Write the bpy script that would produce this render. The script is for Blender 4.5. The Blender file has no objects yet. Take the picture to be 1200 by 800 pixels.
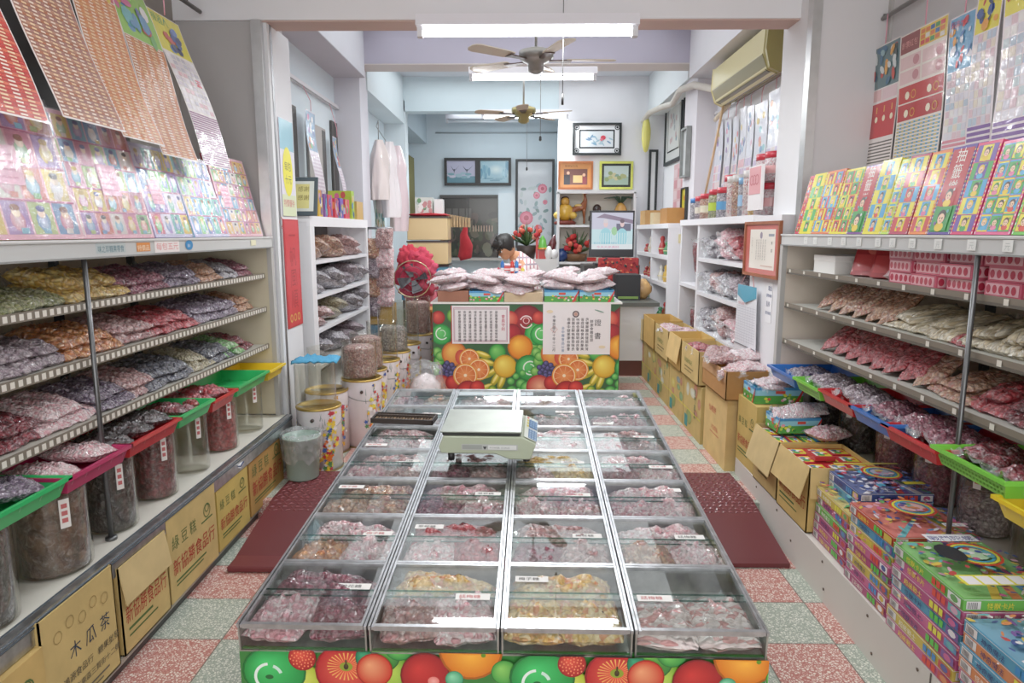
import bpy, math, random
from mathutils import Vector, Matrix, noise
R = math.radians
sc = bpy.context.scene
col = sc.collection
rng = random.Random(7)

# ------------------------------------------------------------------ colours
def lin(c):
    return c/12.92 if c <= .04045 else ((c+.055)/1.055)**2.4
def H(h, a=1.0):
    if isinstance(h, tuple): return h
    h = h.lstrip('#')
    return tuple(lin(int(h[i:i+2], 16)/255) for i in (0, 2, 4))+(a,)
def mixc(a, b, t):
    a, b = H(a), H(b)
    return tuple(a[i]*(1-t)+b[i]*t for i in range(3))+(1.0,)

# ------------------------------------------------------------------ materials
M = {}
def newmat(name):
    m = bpy.data.materials.new(name); m.use_nodes = True
    nt = m.node_tree
    b = nt.nodes['Principled BSDF']
    M[name] = m
    return m, nt, b
def N(nt, t, **k):
    n = nt.nodes.new(t)
    for a, v in k.items(): setattr(n, a, v)
    return n
def coords(nt, scale=(1, 1, 1), rnd=True):
    tc = N(nt, 'ShaderNodeTexCoord'); mp = N(nt, 'ShaderNodeMapping')
    mp.inputs['Scale'].default_value = scale
    nt.links.new(tc.outputs['Object'], mp.inputs['Vector'])
    if rnd:
        oi = N(nt, 'ShaderNodeObjectInfo'); ml = N(nt, 'ShaderNodeMath', operation='MULTIPLY'); ml.inputs[1].default_value = 37.0
        nt.links.new(oi.outputs['Random'], ml.inputs[0]); nt.links.new(ml.outputs[0], mp.inputs['Location'])
    return mp.outputs['Vector']
def paint(name, rough=.7, coat=0.0, metal=0.0, bump=0.0, bscale=60, var=0.0, vscale=6, coatr=.08, spec=.5):
    """material coloured by the mesh's own colour attribute"""
    m, nt, b = newmat(name)
    at = N(nt, 'ShaderNodeAttribute'); at.attribute_name = 'Col'
    out = at.outputs['Color']
    v = coords(nt)
    if var:
        nz = N(nt, 'ShaderNodeTexNoise'); nz.inputs['Scale'].default_value = vscale; nz.inputs['Detail'].default_value = 5
        nt.links.new(v, nz.inputs['Vector'])
        mr = N(nt, 'ShaderNodeMapRange'); mr.inputs['From Min'].default_value = .3; mr.inputs['From Max'].default_value = .7
        mr.inputs['To Min'].default_value = 1-var; mr.inputs['To Max'].default_value = 1+var*.3
        nt.links.new(nz.outputs['Fac'], mr.inputs['Value'])
        vm = N(nt, 'ShaderNodeVectorMath', operation='SCALE')
        nt.links.new(out, vm.inputs[0]); nt.links.new(mr.outputs[0], vm.inputs['Scale'])
        out = vm.outputs[0]
    nt.links.new(out, b.inputs['Base Color'])
    b.inputs['Roughness'].default_value = rough; b.inputs['Metallic'].default_value = metal
    b.inputs['Specular IOR Level'].default_value = spec
    b.inputs['Coat Weight'].default_value = coat; b.inputs['Coat Roughness'].default_value = coatr
    if bump:
        nz = N(nt, 'ShaderNodeTexNoise'); nz.inputs['Scale'].default_value = bscale; nz.inputs['Detail'].default_value = 3
        nt.links.new(v, nz.inputs['Vector'])
        bp = N(nt, 'ShaderNodeBump'); bp.inputs['Strength'].default_value = bump; bp.inputs['Distance'].default_value = .02
        nt.links.new(nz.outputs['Fac'], bp.inputs['Height'])
        nt.links.new(bp.outputs[0], b.inputs['Coat Normal'] if coat else b.inputs['Normal'])
    return m
paint('matte', .85, var=.06)
paint('satin', .45)
paint('gloss', .25, coat=.4)
paint('plastic', .35, coat=.25, coatr=.2)
paint('film', .35, coat=.8, coatr=.07, bump=.35, bscale=14)
paint('card', .5, coat=.35, coatr=.15, bump=.1, bscale=8)
paint('cardboard', .85, var=.14, vscale=9)
paint('metalp', .38, metal=.85, var=.1, vscale=14)
paint('wall', .75, var=.05, vscale=1.6)
paint('cloth', .95, bump=.4, bscale=90)
paint('wood', .55, var=.2, vscale=14)
paint('screen', .3)

def simple(name, c, rough=.5, metal=0, emit=0, coat=0):
    m, nt, b = newmat(name)
    b.inputs['Base Color'].default_value = H(c); b.inputs['Roughness'].default_value = rough
    b.inputs['Metallic'].default_value = metal; b.inputs['Coat Weight'].default_value = coat
    if emit:
        b.inputs['Emission Color'].default_value = H(c); b.inputs['Emission Strength'].default_value = emit
    return m
simple('tube', '#f6fbff', .4, emit=14)

def steel(name, c, rough, scale):
    m, nt, b = newmat(name)
    v = coords(nt, scale)
    nz = N(nt, 'ShaderNodeTexNoise'); nz.inputs['Scale'].default_value = 30; nz.inputs['Detail'].default_value = 4
    nt.links.new(v, nz.inputs['Vector'])
    r = N(nt, 'ShaderNodeValToRGB'); r.color_ramp.elements[0].color = mixc(c, '#000000', .35); r.color_ramp.elements[1].color = H(c)
    r.color_ramp.elements[0].position = .3; r.color_ramp.elements[1].position = .65
    nt.links.new(nz.outputs['Fac'], r.inputs['Fac']); nt.links.new(r.outputs[0], b.inputs['Base Color'])
    b.inputs['Metallic'].default_value = .9; b.inputs['Roughness'].default_value = rough
steel('steel', '#c3c5c8', .3, (1, 1, 1))
steel('bin_wall', '#b9b8b2', .45, (1, 1, 1))

def see_through(name, tint, gloss=1.0, haze=0.0, rough=.02):
    m = bpy.data.materials.new(name); m.use_nodes = True; nt = m.node_tree; nt.nodes.clear(); M[name] = m
    o = N(nt, 'ShaderNodeOutputMaterial'); t = N(nt, 'ShaderNodeBsdfTransparent'); t.inputs[0].default_value = H(tint)
    g = N(nt, 'ShaderNodeBsdfGlossy'); g.inputs['Roughness'].default_value = rough; g.inputs[0].default_value = (gloss, gloss, gloss, 1)
    f = N(nt, 'ShaderNodeFresnel'); ge = N(nt, 'ShaderNodeNewGeometry'); im = N(nt, 'ShaderNodeMath', operation='MULTIPLY_ADD'); im.inputs[1].default_value = 1/1.5-1.5; im.inputs[2].default_value = 1.5
    nt.links.new(ge.outputs['Backfacing'], im.inputs[0]); nt.links.new(im.outputs[0], f.inputs['IOR'])
    mx = N(nt, 'ShaderNodeMixShader')
    nt.links.new(f.outputs[0], mx.inputs[0]); nt.links.new(t.outputs[0], mx.inputs[1]); nt.links.new(g.outputs[0], mx.inputs[2])
    last = mx.outputs[0]
    if haze:
        d = N(nt, 'ShaderNodeBsdfDiffuse'); d.inputs[0].default_value = H('#eef2f4')
        m2 = N(nt, 'ShaderNodeMixShader'); m2.inputs[0].default_value = haze
        nt.links.new(last, m2.inputs[1]); nt.links.new(d.outputs[0], m2.inputs[2]); last = m2.outputs[0]
        nz = N(nt, 'ShaderNodeTexNoise'); nz.inputs['Scale'].default_value = 25; nz.inputs['Detail'].default_value = 4
        nt.links.new(coords(nt), nz.inputs['Vector'])
        mr = N(nt, 'ShaderNodeMapRange'); mr.inputs['From Min'].default_value = .35; mr.inputs['From Max'].default_value = .7
        mr.inputs['To Min'].default_value = haze*.3; mr.inputs['To Max'].default_value = min(1, haze*2)
        nt.links.new(nz.outputs['Fac'], mr.inputs['Value']); nt.links.new(mr.outputs[0], m2.inputs[0])
        bp = N(nt, 'ShaderNodeBump'); bp.inputs['Strength'].default_value = .5; bp.inputs['Distance'].default_value = .02
        nt.links.new(nz.outputs['Fac'], bp.inputs['Height']); nt.links.new(bp.outputs[0], g.inputs['Normal'])
    nt.links.new(last, o.inputs[0])
see_through('glass', '#f8fbfa', .9)
see_through('glass_edge', '#9cc4b8', .9)
see_through('acrylic', '#fbfbf8', .8)
see_through('bag_film', '#ffffff', .9, haze=.16)
see_through('wrap', '#ffffff', .9, haze=.05)

def candy(name, cols, scale=70, film=.22, dark=.35, squash=(1, 1, 1), crinkle=.8):
    """bagged sweets under crinkled clear film; film sets the painted streaks of wrap sheen"""
    m, nt, b = newmat('candy_'+name)
    v = coords(nt, squash)
    nz = N(nt, 'ShaderNodeTexNoise'); nz.inputs['Scale'].default_value = 18; nz.inputs['Detail'].default_value = 2
    nt.links.new(v, nz.inputs['Vector'])
    ad = N(nt, 'ShaderNodeVectorMath', operation='MULTIPLY_ADD'); ad.inputs[1].default_value = (.03, .03, .03)
    nt.links.new(nz.outputs['Color'], ad.inputs[0]); nt.links.new(v, ad.inputs[2])
    vo = N(nt, 'ShaderNodeTexVoronoi'); vo.inputs['Scale'].default_value = scale; vo.inputs['Randomness'].default_value = .85
    nt.links.new(ad.outputs[0], vo.inputs['Vector'])
    sp = N(nt, 'ShaderNodeSeparateColor'); nt.links.new(vo.outputs['Color'], sp.inputs[0])
    rp = N(nt, 'ShaderNodeValToRGB'); rp.color_ramp.interpolation = 'CONSTANT'
    els = rp.color_ramp.elements
    n = len(cols)
    els[0].position = 0; els[0].color = H(cols[0]); els[1].position = 1/n; els[1].color = H(cols[1 % n])
    for i in range(2, n):
        e = els.new(i/n); e.color = H(cols[i])
    nt.links.new(sp.outputs[0], rp.inputs['Fac'])
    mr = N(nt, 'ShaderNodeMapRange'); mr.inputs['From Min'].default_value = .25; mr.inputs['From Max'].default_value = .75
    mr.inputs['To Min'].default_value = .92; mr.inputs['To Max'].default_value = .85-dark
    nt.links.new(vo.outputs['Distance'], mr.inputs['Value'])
    avg = tuple(sum(H(c)[i] for c in cols)/n for i in range(3))+(1,)
    mm = N(nt, 'ShaderNodeMix', data_type='RGBA'); mm.inputs['Factor'].default_value = .5; mm.inputs['B'].default_value = avg
    nt.links.new(rp.outputs[0], mm.inputs['A'])
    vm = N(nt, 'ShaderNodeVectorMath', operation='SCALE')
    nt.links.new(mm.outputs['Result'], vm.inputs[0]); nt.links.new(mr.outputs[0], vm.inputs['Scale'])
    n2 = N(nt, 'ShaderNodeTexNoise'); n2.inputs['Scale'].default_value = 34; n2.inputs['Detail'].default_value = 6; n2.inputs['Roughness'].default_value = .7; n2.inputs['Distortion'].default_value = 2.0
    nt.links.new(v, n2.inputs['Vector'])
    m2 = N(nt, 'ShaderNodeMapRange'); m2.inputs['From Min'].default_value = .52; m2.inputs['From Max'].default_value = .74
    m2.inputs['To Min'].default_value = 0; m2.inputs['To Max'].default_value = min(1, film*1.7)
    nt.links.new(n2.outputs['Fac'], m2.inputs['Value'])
    mx = N(nt, 'ShaderNodeMix', data_type='RGBA'); mx.inputs['B'].default_value = H('#efeaec')  # whitish wrap folds and their sheen, painted into the colour as streaks
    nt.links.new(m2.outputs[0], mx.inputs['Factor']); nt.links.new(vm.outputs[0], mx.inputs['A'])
    nt.links.new(mx.outputs['Result'], b.inputs['Base Color'])
    b.inputs['Roughness'].default_value = .45
    bp = N(nt, 'ShaderNodeBump'); bp.inputs['Strength'].default_value = .9; bp.inputs['Distance'].default_value = .012; bp.invert = True
    nt.links.new(vo.outputs['Distance'], bp.inputs['Height']); nt.links.new(bp.outputs[0], b.inputs['Normal'])
    b2 = N(nt, 'ShaderNodeBump'); b2.inputs['Strength'].default_value = crinkle; b2.inputs['Distance'].default_value = .03
    n3 = N(nt, 'ShaderNodeTexNoise'); n3.inputs['Scale'].default_value = 22; n3.inputs['Detail'].default_value = 2.5; n3.inputs['Distortion'].default_value = 1.5
    nt.links.new(v, n3.inputs['Vector']); b2.inputs['Distance'].default_value = .07; b2.inputs['Strength'].default_value = 1
    nt.links.new(n3.outputs['Fac'], b2.inputs['Height']); nt.links.new(b2.outputs[0], b.inputs['Coat Normal'])
    b.inputs['Coat Weight'].default_value = 1; b.inputs['Coat Roughness'].default_value = .16; b.inputs['Coat IOR'].default_value = 1.8
    return m
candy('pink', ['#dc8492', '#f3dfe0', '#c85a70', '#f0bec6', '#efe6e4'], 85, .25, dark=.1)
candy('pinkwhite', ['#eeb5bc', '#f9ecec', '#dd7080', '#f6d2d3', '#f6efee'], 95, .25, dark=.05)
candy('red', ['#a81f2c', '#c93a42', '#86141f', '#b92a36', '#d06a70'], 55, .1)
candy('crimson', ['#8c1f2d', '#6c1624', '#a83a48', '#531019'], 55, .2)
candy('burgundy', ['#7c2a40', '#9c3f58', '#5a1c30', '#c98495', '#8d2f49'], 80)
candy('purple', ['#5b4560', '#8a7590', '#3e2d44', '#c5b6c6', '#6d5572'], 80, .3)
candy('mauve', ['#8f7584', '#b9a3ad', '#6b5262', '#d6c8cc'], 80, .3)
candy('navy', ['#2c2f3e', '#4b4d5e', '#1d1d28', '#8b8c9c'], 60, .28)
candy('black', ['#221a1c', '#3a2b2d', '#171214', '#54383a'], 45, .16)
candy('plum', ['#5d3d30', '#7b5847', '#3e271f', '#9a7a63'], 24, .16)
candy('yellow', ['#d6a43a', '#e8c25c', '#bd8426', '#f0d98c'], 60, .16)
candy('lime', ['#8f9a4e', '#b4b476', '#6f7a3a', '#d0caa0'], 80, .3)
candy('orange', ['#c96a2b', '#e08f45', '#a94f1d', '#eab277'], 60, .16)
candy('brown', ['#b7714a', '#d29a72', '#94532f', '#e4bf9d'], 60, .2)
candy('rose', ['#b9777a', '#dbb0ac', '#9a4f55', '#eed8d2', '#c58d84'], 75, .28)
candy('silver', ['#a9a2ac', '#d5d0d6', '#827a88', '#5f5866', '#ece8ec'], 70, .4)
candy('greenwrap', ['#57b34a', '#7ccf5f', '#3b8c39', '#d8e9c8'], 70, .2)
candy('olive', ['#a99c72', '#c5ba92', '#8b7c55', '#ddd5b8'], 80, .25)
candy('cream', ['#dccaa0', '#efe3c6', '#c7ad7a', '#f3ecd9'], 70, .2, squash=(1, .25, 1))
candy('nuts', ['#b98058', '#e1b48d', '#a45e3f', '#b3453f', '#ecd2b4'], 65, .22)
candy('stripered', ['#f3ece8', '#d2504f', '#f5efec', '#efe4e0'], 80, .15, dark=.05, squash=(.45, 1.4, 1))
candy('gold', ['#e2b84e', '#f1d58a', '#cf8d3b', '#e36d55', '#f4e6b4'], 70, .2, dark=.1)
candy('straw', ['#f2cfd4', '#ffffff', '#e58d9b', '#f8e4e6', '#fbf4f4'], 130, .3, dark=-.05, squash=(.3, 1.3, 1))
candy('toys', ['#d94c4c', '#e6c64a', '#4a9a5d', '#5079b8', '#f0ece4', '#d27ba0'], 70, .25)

def terrazzo():
    m, nt, b = newmat('terrazzo')
    tc = N(nt, 'ShaderNodeTexCoord')
    P_ = .296
    mp = N(nt, 'ShaderNodeMapping'); mp.inputs['Location'].default_value = (1.156/P_+40, -2.42/P_+40, 0.5)
    mp.inputs['Scale'].default_value = (1/P_, 1/P_, 0)
    nt.links.new(tc.outputs['Object'], mp.inputs['Vector'])
    ck = N(nt, 'ShaderNodeTexChecker'); ck.inputs['Scale'].default_value = 1
    ck.inputs['Color1'].default_value = (1, 1, 1, 1); ck.inputs['Color2'].default_value = (0, 0, 0, 1)
    nt.links.new(mp.outputs[0], ck.inputs['Vector'])
    vo = N(nt, 'ShaderNodeTexVoronoi', feature='DISTANCE_TO_EDGE'); vo.inputs['Scale'].default_value = 95
    nt.links.new(tc.outputs['Object'], vo.inputs['Vector'])
    vc = N(nt, 'ShaderNodeTexVoronoi'); vc.inputs['Scale'].default_value = 95
    nt.links.new(tc.outputs['Object'], vc.inputs['Vector'])
    ed = N(nt, 'ShaderNodeMapRange'); ed.inputs['From Min'].default_value = .06; ed.inputs['From Max'].default_value = .2
    nt.links.new(vo.outputs['Distance'], ed.inputs['Value'])
    sp = N(nt, 'ShaderNodeSeparateColor'); nt.links.new(vc.outputs['Color'], sp.inputs[0])
    def side(ca, cb, cc, binder):
        r = N(nt, 'ShaderNodeValToRGB'); r.color_ramp.interpolation = 'CONSTANT'
        r.color_ramp.elements[0].color = H(ca); r.color_ramp.elements[1].color = H(cb); r.color_ramp.elements[1].position = .5
        e = r.color_ramp.elements.new(.8); e.color = H(cc)
        nt.links.new(sp.outputs[0], r.inputs['Fac'])
        x = N(nt, 'ShaderNodeMix', data_type='RGBA'); x.inputs['A'].default_value = H(binder)
        nt.links.new(ed.outputs[0], x.inputs['Factor']); nt.links.new(r.outputs[0], x.inputs['B'])
        return x.outputs['Result']
    red = side('#e6dace', '#e0c8bc', '#c08a80', '#b0695f')
    grn = side('#dcdccf', '#cdd0c2', '#a8b0a2', '#949e90')
    mx = N(nt, 'ShaderNodeMix', data_type='RGBA')
    nt.links.new(ck.outputs['Fac'], mx.inputs['Factor']); nt.links.new(red, mx.inputs['A']); nt.links.new(grn, mx.inputs['B'])
    # grout
    fr = N(nt, 'ShaderNodeVectorMath', operation='FRACTION'); nt.links.new(mp.outputs[0], fr.inputs[0])
    sx = N(nt, 'ShaderNodeSeparateXYZ'); nt.links.new(fr.outputs[0], sx.inputs[0])
    def near(o):
        a = N(nt, 'ShaderNodeMath', operation='PINGPONG'); a.inputs[1].default_value = .5; nt.links.new(o, a.inputs[0])
        c = N(nt, 'ShaderNodeMath', operation='LESS_THAN'); c.inputs[1].default_value = .0075; nt.links.new(a.outputs[0], c.inputs[0]); return c.outputs[0]
    mxg = N(nt, 'ShaderNodeMath', operation='MAXIMUM'); nt.links.new(near(sx.outputs[0]), mxg.inputs[0]); nt.links.new(near(sx.outputs[1]), mxg.inputs[1])
    m3 = N(nt, 'ShaderNodeMix', data_type='RGBA'); m3.inputs['B'].default_value = H('#6b5f55')
    nt.links.new(mxg.outputs[0], m3.inputs['Factor']); nt.links.new(mx.outputs['Result'], m3.inputs['A'])
    nt.links.new(m3.outputs['Result'], b.inputs['Base Color'])
    b.inputs['Roughness'].default_value = .45
terrazzo()

# ------------------------------------------------------------------ mesh builder
def I4(): return Matrix.Identity(4)
def T(x, y, z): return Matrix.Translation((x, y, z))
def RX(a): return Matrix.Rotation(R(a), 4, 'X')
def RY(a): return Matrix.Rotation(R(a), 4, 'Y')
def RZ(a): return Matrix.Rotation(R(a), 4, 'Z')
class MB:
    def __init__(s, m=None): s.v = []; s.f = []; s.c = []; s.mi = []; s.mats = []; s.X = m or I4(); s.sm = []
    def mat(s, m):
        if m not in s.mats: s.mats.append(m)
        return s.mats.index(m)
    def add(s, vs, fs, c, m='matte', smooth=False, raw=False):
        n = len(s.v); X = s.X
        if raw: s.v += [tuple(p) for p in vs]
        else: s.v += [tuple(X @ Vector(p)) for p in vs]
        k = s.mat(m)
        one = not isinstance(c, list)
        if one: c = H(c)
        for i, f in enumerate(fs):
            s.f.append([n+a for a in f]); s.mi.append(k); s.sm.append(smooth)
            s.c.append(c if one else c[i])
    def box(s, x0, x1, y0, y1, z0, z1, c='#ffffff', m='matte'):
        vs = [(x, y, z) for z in (z0, z1) for y in (y0, y1) for x in (x0, x1)]
        s.add(vs, [(0, 2, 3, 1), (4, 5, 7, 6), (0, 1, 5, 4), (2, 6, 7, 3), (0, 4, 6, 2), (1, 3, 7, 5)], c, m)
    def hexa(s, p, c='#ffffff', m='matte'):
        s.add(p, [(0, 2, 3, 1), (4, 5, 7, 6), (0, 1, 5, 4), (2, 6, 7, 3), (0, 4, 6, 2), (1, 3, 7, 5)], c, m)
    def lathe(s, prof, c='#ffffff', m='matte', n=24, cx=0, cy=0, cz=0, smooth=True):
        vs = []; fs = []; cl = []
        for i, (r, z) in enumerate(prof):
            for k in range(n):
                a = 2*math.pi*k/n; vs.append((cx+r*math.cos(a), cy+r*math.sin(a), cz+z))
        for i in range(len(prof)-1):
            for k in range(n):
                a = i*n+k; b = i*n+(k+1) % n
                fs.append((a, b, b+n, a+n)); cl.append(H(c[i]) if isinstance(c, list) else H(c))
        s.add(vs, fs, cl, m, smooth)
    def cyl(s, p, q, r, c='#ffffff', m='matte', n=10, r2=None):
        p = Vector(p); q = Vector(q); d = (q-p); L = d.length
        if L < 1e-6: return
        rot = d.to_track_quat('Z', 'Y').to_matrix().to_4x4()
        X0 = s.X; s.X = X0 @ Matrix.Translation(p) @ rot
        r2 = r if r2 is None else r2
        s.lathe([(0, 0), (r, 0), (r2, L), (0, L)], c, m, n)
        s.X = X0
    def tube(s, pts, r, c='#ffffff', m='matte', n=8):
        pts = [Vector(p) for p in pts]; vs = []; fs = []
        for i, p in enumerate(pts):
            d = (pts[min(i+1, len(pts)-1)]-pts[max(i-1, 0)]).normalized()
            up = Vector((0, 0, 1)) if abs(d.z) < .95 else Vector((1, 0, 0))
            a = d.cross(up).normalized(); b = d.cross(a)
            rr = r[i] if isinstance(r, (list, tuple)) else r
            for k in range(n):
                t = 2*math.pi*k/n; vs.append(p+a*math.cos(t)*rr+b*math.sin(t)*rr)
        for i in range(len(pts)-1):
            for k in range(n):
                a = i*n+k; b = i*n+(k+1) % n; fs.append((a, b, b+n, a+n))
        fs.append(tuple(range(n-1, -1, -1))); fs.append(tuple((len(pts)-1)*n+k for k in range(n)))
        s.add(vs, fs, c, m, True)
    def ball(s, cx, cy, cz, rx, ry=None, rz=None, c='#ffffff', m='matte', n=14, lump=0, seed=0):
        ry = ry or rx; rz = rz or rx; h = n//2; vs = []; fs = []
        for i in range(h+1):
            t = math.pi*i/h
            for k in range(n):
                a = 2*math.pi*k/n; d = Vector((math.sin(t)*math.cos(a), math.sin(t)*math.sin(a), math.cos(t)))
                q = 1+lump*noise.noise(d*2.3+Vector((seed, seed*2, 0)))
                vs.append((cx+rx*d.x*q, cy+ry*d.y*q, cz+rz*d.z*q))
        for i in range(h):
            for k in range(n):
                a = i*n+k; b = i*n+(k+1) % n; fs.append((a, a+n, b+n, b))
        s.add(vs, fs, c, m, True)
    def extrude(s, pts, t, c='#ffffff', m='matte'):
        """2-D outline (x,z) extruded along y from 0 to t"""
        n = len(pts); vs = [(x, 0, z) for x, z in pts]+[(x, t, z) for x, z in pts]
        fs = [tuple(range(n)), tuple(range(2*n-1, n-1, -1))]+[(i, i+n, (i+1) % n+n, (i+1) % n) for i in range(n)]
        s.add(vs, fs, c, m)
    def build(s, name, parent=None, bevel=0, seg=1):
        me = bpy.data.meshes.new(name)
        me.from_pydata(s.v, [], s.f)
        for m in s.mats: me.materials.append(M[m])
        me.polygons.foreach_set('material_index', s.mi)
        me.polygons.foreach_set('use_smooth', s.sm)
        ca = me.color_attributes.new('Col', 'FLOAT_COLOR', 'CORNER')
        buf = []
        for f, c in zip(s.f, s.c):
            if isinstance(c[0], (tuple, list)):
                for q in c: buf += q
            else: buf += list(c)*len(f)
        ca.data.foreach_set('color', buf)
        me.update()
        o = bpy.data.objects.new(name, me); col.objects.link(o)
        if parent is not None: o.parent = parent
        if bevel:
            b = o.modifiers.new('b', 'BEVEL'); b.width = bevel; b.segments = seg; b.limit_method = 'ANGLE'; b.angle_limit = R(40)
            b.harden_normals = False
        return o
# glyphs
_tc = bpy.data.curves.new('glyph', 'FONT'); _tc.resolution_u = 1
_to = bpy.data.objects.new('glyph', _tc); col.objects.link(_to)
_gl = {}
def glyph(ch):
    if ch not in _gl:
        _tc.body = ch; dg = bpy.context.evaluated_depsgraph_get(); dg.update()
        ev = _to.evaluated_get(dg); me = ev.to_mesh()
        vs = [(v.co.x, v.co.y) for v in me.vertices]; fs = [tuple(p.vertices) for p in me.polygons]
        w = 1.0 if ord(ch) > 0x2000 else ((max(v[0] for v in vs)+.06) if vs else .3)
        _gl[ch] = (vs, fs, w); ev.to_mesh_clear()
    return _gl[ch]
class Pr:
    """flat printing on a face: origin O, unit axes X (reading direction) and Y (up), size W x H"""
    def __init__(s, mb, O, X, Y, W, H_, m='card', off=.0006):
        s.mb = mb; s.O = Vector(O); s.X = Vector(X); s.Y = Vector(Y); s.N = s.X.cross(s.Y).normalized()
        s.W = W; s.Hh = H_; s.m = m; s.l = off; s.bend = None; s.st = .00022
    def pt(s, u, v):
        u = min(max(u, 0), s.W); v = min(max(v, 0), s.Hh)
        e = s.bend(u, v) if s.bend else 0
        return s.O+s.X*u+s.Y*v+s.N*(s.l+e)
    def up(s): s.l += s.st
    def poly(s, pts, c, m=None):
        s.up(); s.mb.add([s.pt(*p) for p in pts], [tuple(range(len(pts)))], c, m or s.m)
    def rect(s, x, y, w, h, c, m=None):
        if s.bend and h > .03:
            k = max(2, int(h/.02)); s.up()
            vs = [s.pt(x+w*i, y+h*j/k) for j in range(k+1) for i in (0, 1)]
            s.mb.add(vs, [(2*j, 2*j+1, 2*j+3, 2*j+2) for j in range(k)], c, m or s.m, True)
        else: s.poly([(x, y), (x+w, y), (x+w, y+h), (x, y+h)], c, m)
    def frame(s, x, y, w, h, t, c):
        s.rect(x, y, w, t, c); s.rect(x, y+h-t, w, t, c); s.rect(x, y, t, h, c); s.rect(x+w-t, y, t, h, c)
    def disc(s, x, y, rx, ry, c, cc=None, ox=0, oy=0, n=14, rot=0):
        s.up()
        ca, sa = math.cos(rot), math.sin(rot)
        ps = []
        for k in range(n):
            a = 2*math.pi*k/n; p, q = rx*math.cos(a), ry*math.sin(a)
            ps.append((x+p*ca-q*sa, y+p*sa+q*ca))
        if cc is None:
            s.mb.add([s.pt(*p) for p in ps], [tuple(range(n))], c, s.m)
        else:
            vs = [s.pt(*p) for p in ps]+[s.pt(x+ox*rx, y+oy*ry)]
            a, b = H(c), H(cc)
            s.mb.add(vs, [(k, (k+1) % n, n) for k in range(n)], [[a, a, b]]*n, s.m)
    def ring(s, x, y, r, w, c, a0=0, a1=360, n=14):
        s.up(); vs = []
        for k in range(n+1):
            a = R(a0+(a1-a0)*k/n)
            for q in (r-w/2, r+w/2): vs.append(s.pt(x+q*math.cos(a), y+q*math.sin(a)))
        s.mb.add(vs, [(2*k, 2*k+1, 2*k+3, 2*k+2) for k in range(n)], c, s.m)
    def text(s, t, x, y, size, c, vert=False, sx=1.0, skew=0, gap=1.0):
        s.up(); cx = x; cy = y
        for ch in t:
            if ch == ' ':
                if vert: cy -= size*.6*gap
                else: cx += size*.4*sx
                continue
            vs, fs, w = glyph(ch)
            s.mb.add([s.pt(cx+a*size*sx+b*size*skew, cy+b*size) for a, b in vs], fs, c, s.m)
            if vert: cy -= size*1.08*gap
            else: cx += w*size*sx*gap

# ------------------------------------------------------------------ scene tree helpers
def tag(o, label, cat, group=None, kind=None):
    o['label'] = label; o['category'] = cat
    if group: o['group'] = group
    if kind: o['kind'] = kind
    return o
def thing(name, label, cat, loc=(0, 0, 0), rz=0, group=None):
    o = bpy.data.objects.new(name, None); col.objects.link(o); o.location = loc; o.rotation_euler = (0, 0, R(rz))
    o.empty_display_size = .05
    return tag(o, label, cat, group)
def struct(name, mb, label=None, bevel=0):
    o = mb.build(name, None, bevel); o['kind'] = 'structure'
    o['label'] = label or name.replace('_', ' ')
    o['category'] = name.split('_')[0]
    return o
def dup(root, label=None, group=None):
    c = root.copy(); col.objects.link(c)
    for ch in root.children:
        d = ch.copy(); col.objects.link(d); d.parent = c
        for g in ch.children:
            e = g.copy(); col.objects.link(e); e.parent = d
    if label: c['label'] = label
    if group: c['group'] = group
    return c
ORD = ['first', 'second', 'third', 'fourth', 'fifth', 'sixth', 'seventh', 'eighth', 'ninth', 'tenth', 'eleventh', 'twelfth', 'thirteenth', 'fourteenth', 'fifteenth', 'sixteenth', 'seventeenth', 'eighteenth', 'nineteenth', 'twentieth',
       'twenty-first', 'twenty-second', 'twenty-third', 'twenty-fourth', 'twenty-fifth', 'twenty-sixth', 'twenty-seventh', 'twenty-eighth', 'twenty-ninth', 'thirtieth']
# camera model of the photograph (used to read places off known planes)
_pt = math.atan(128/800); _yw = math.atan(10*math.cos(_pt)/800)
_f = Vector((-math.sin(_yw)*math.cos(_pt), math.cos(_yw)*math.cos(_pt), -math.sin(_pt)))
_r = Vector((math.cos(_yw), math.sin(_yw), 0)); _u = _r.cross(_f)
def at(a, b, x=None, y=None, z=None):
    d = _f+_r*((a-600)/800)+_u*((400-b)/800)
    t = x/d.x if x is not None else y/d.y if y is not None else (z-1.56)/d.z
    return Vector((0, 0, 1.56))+d*t

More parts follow.
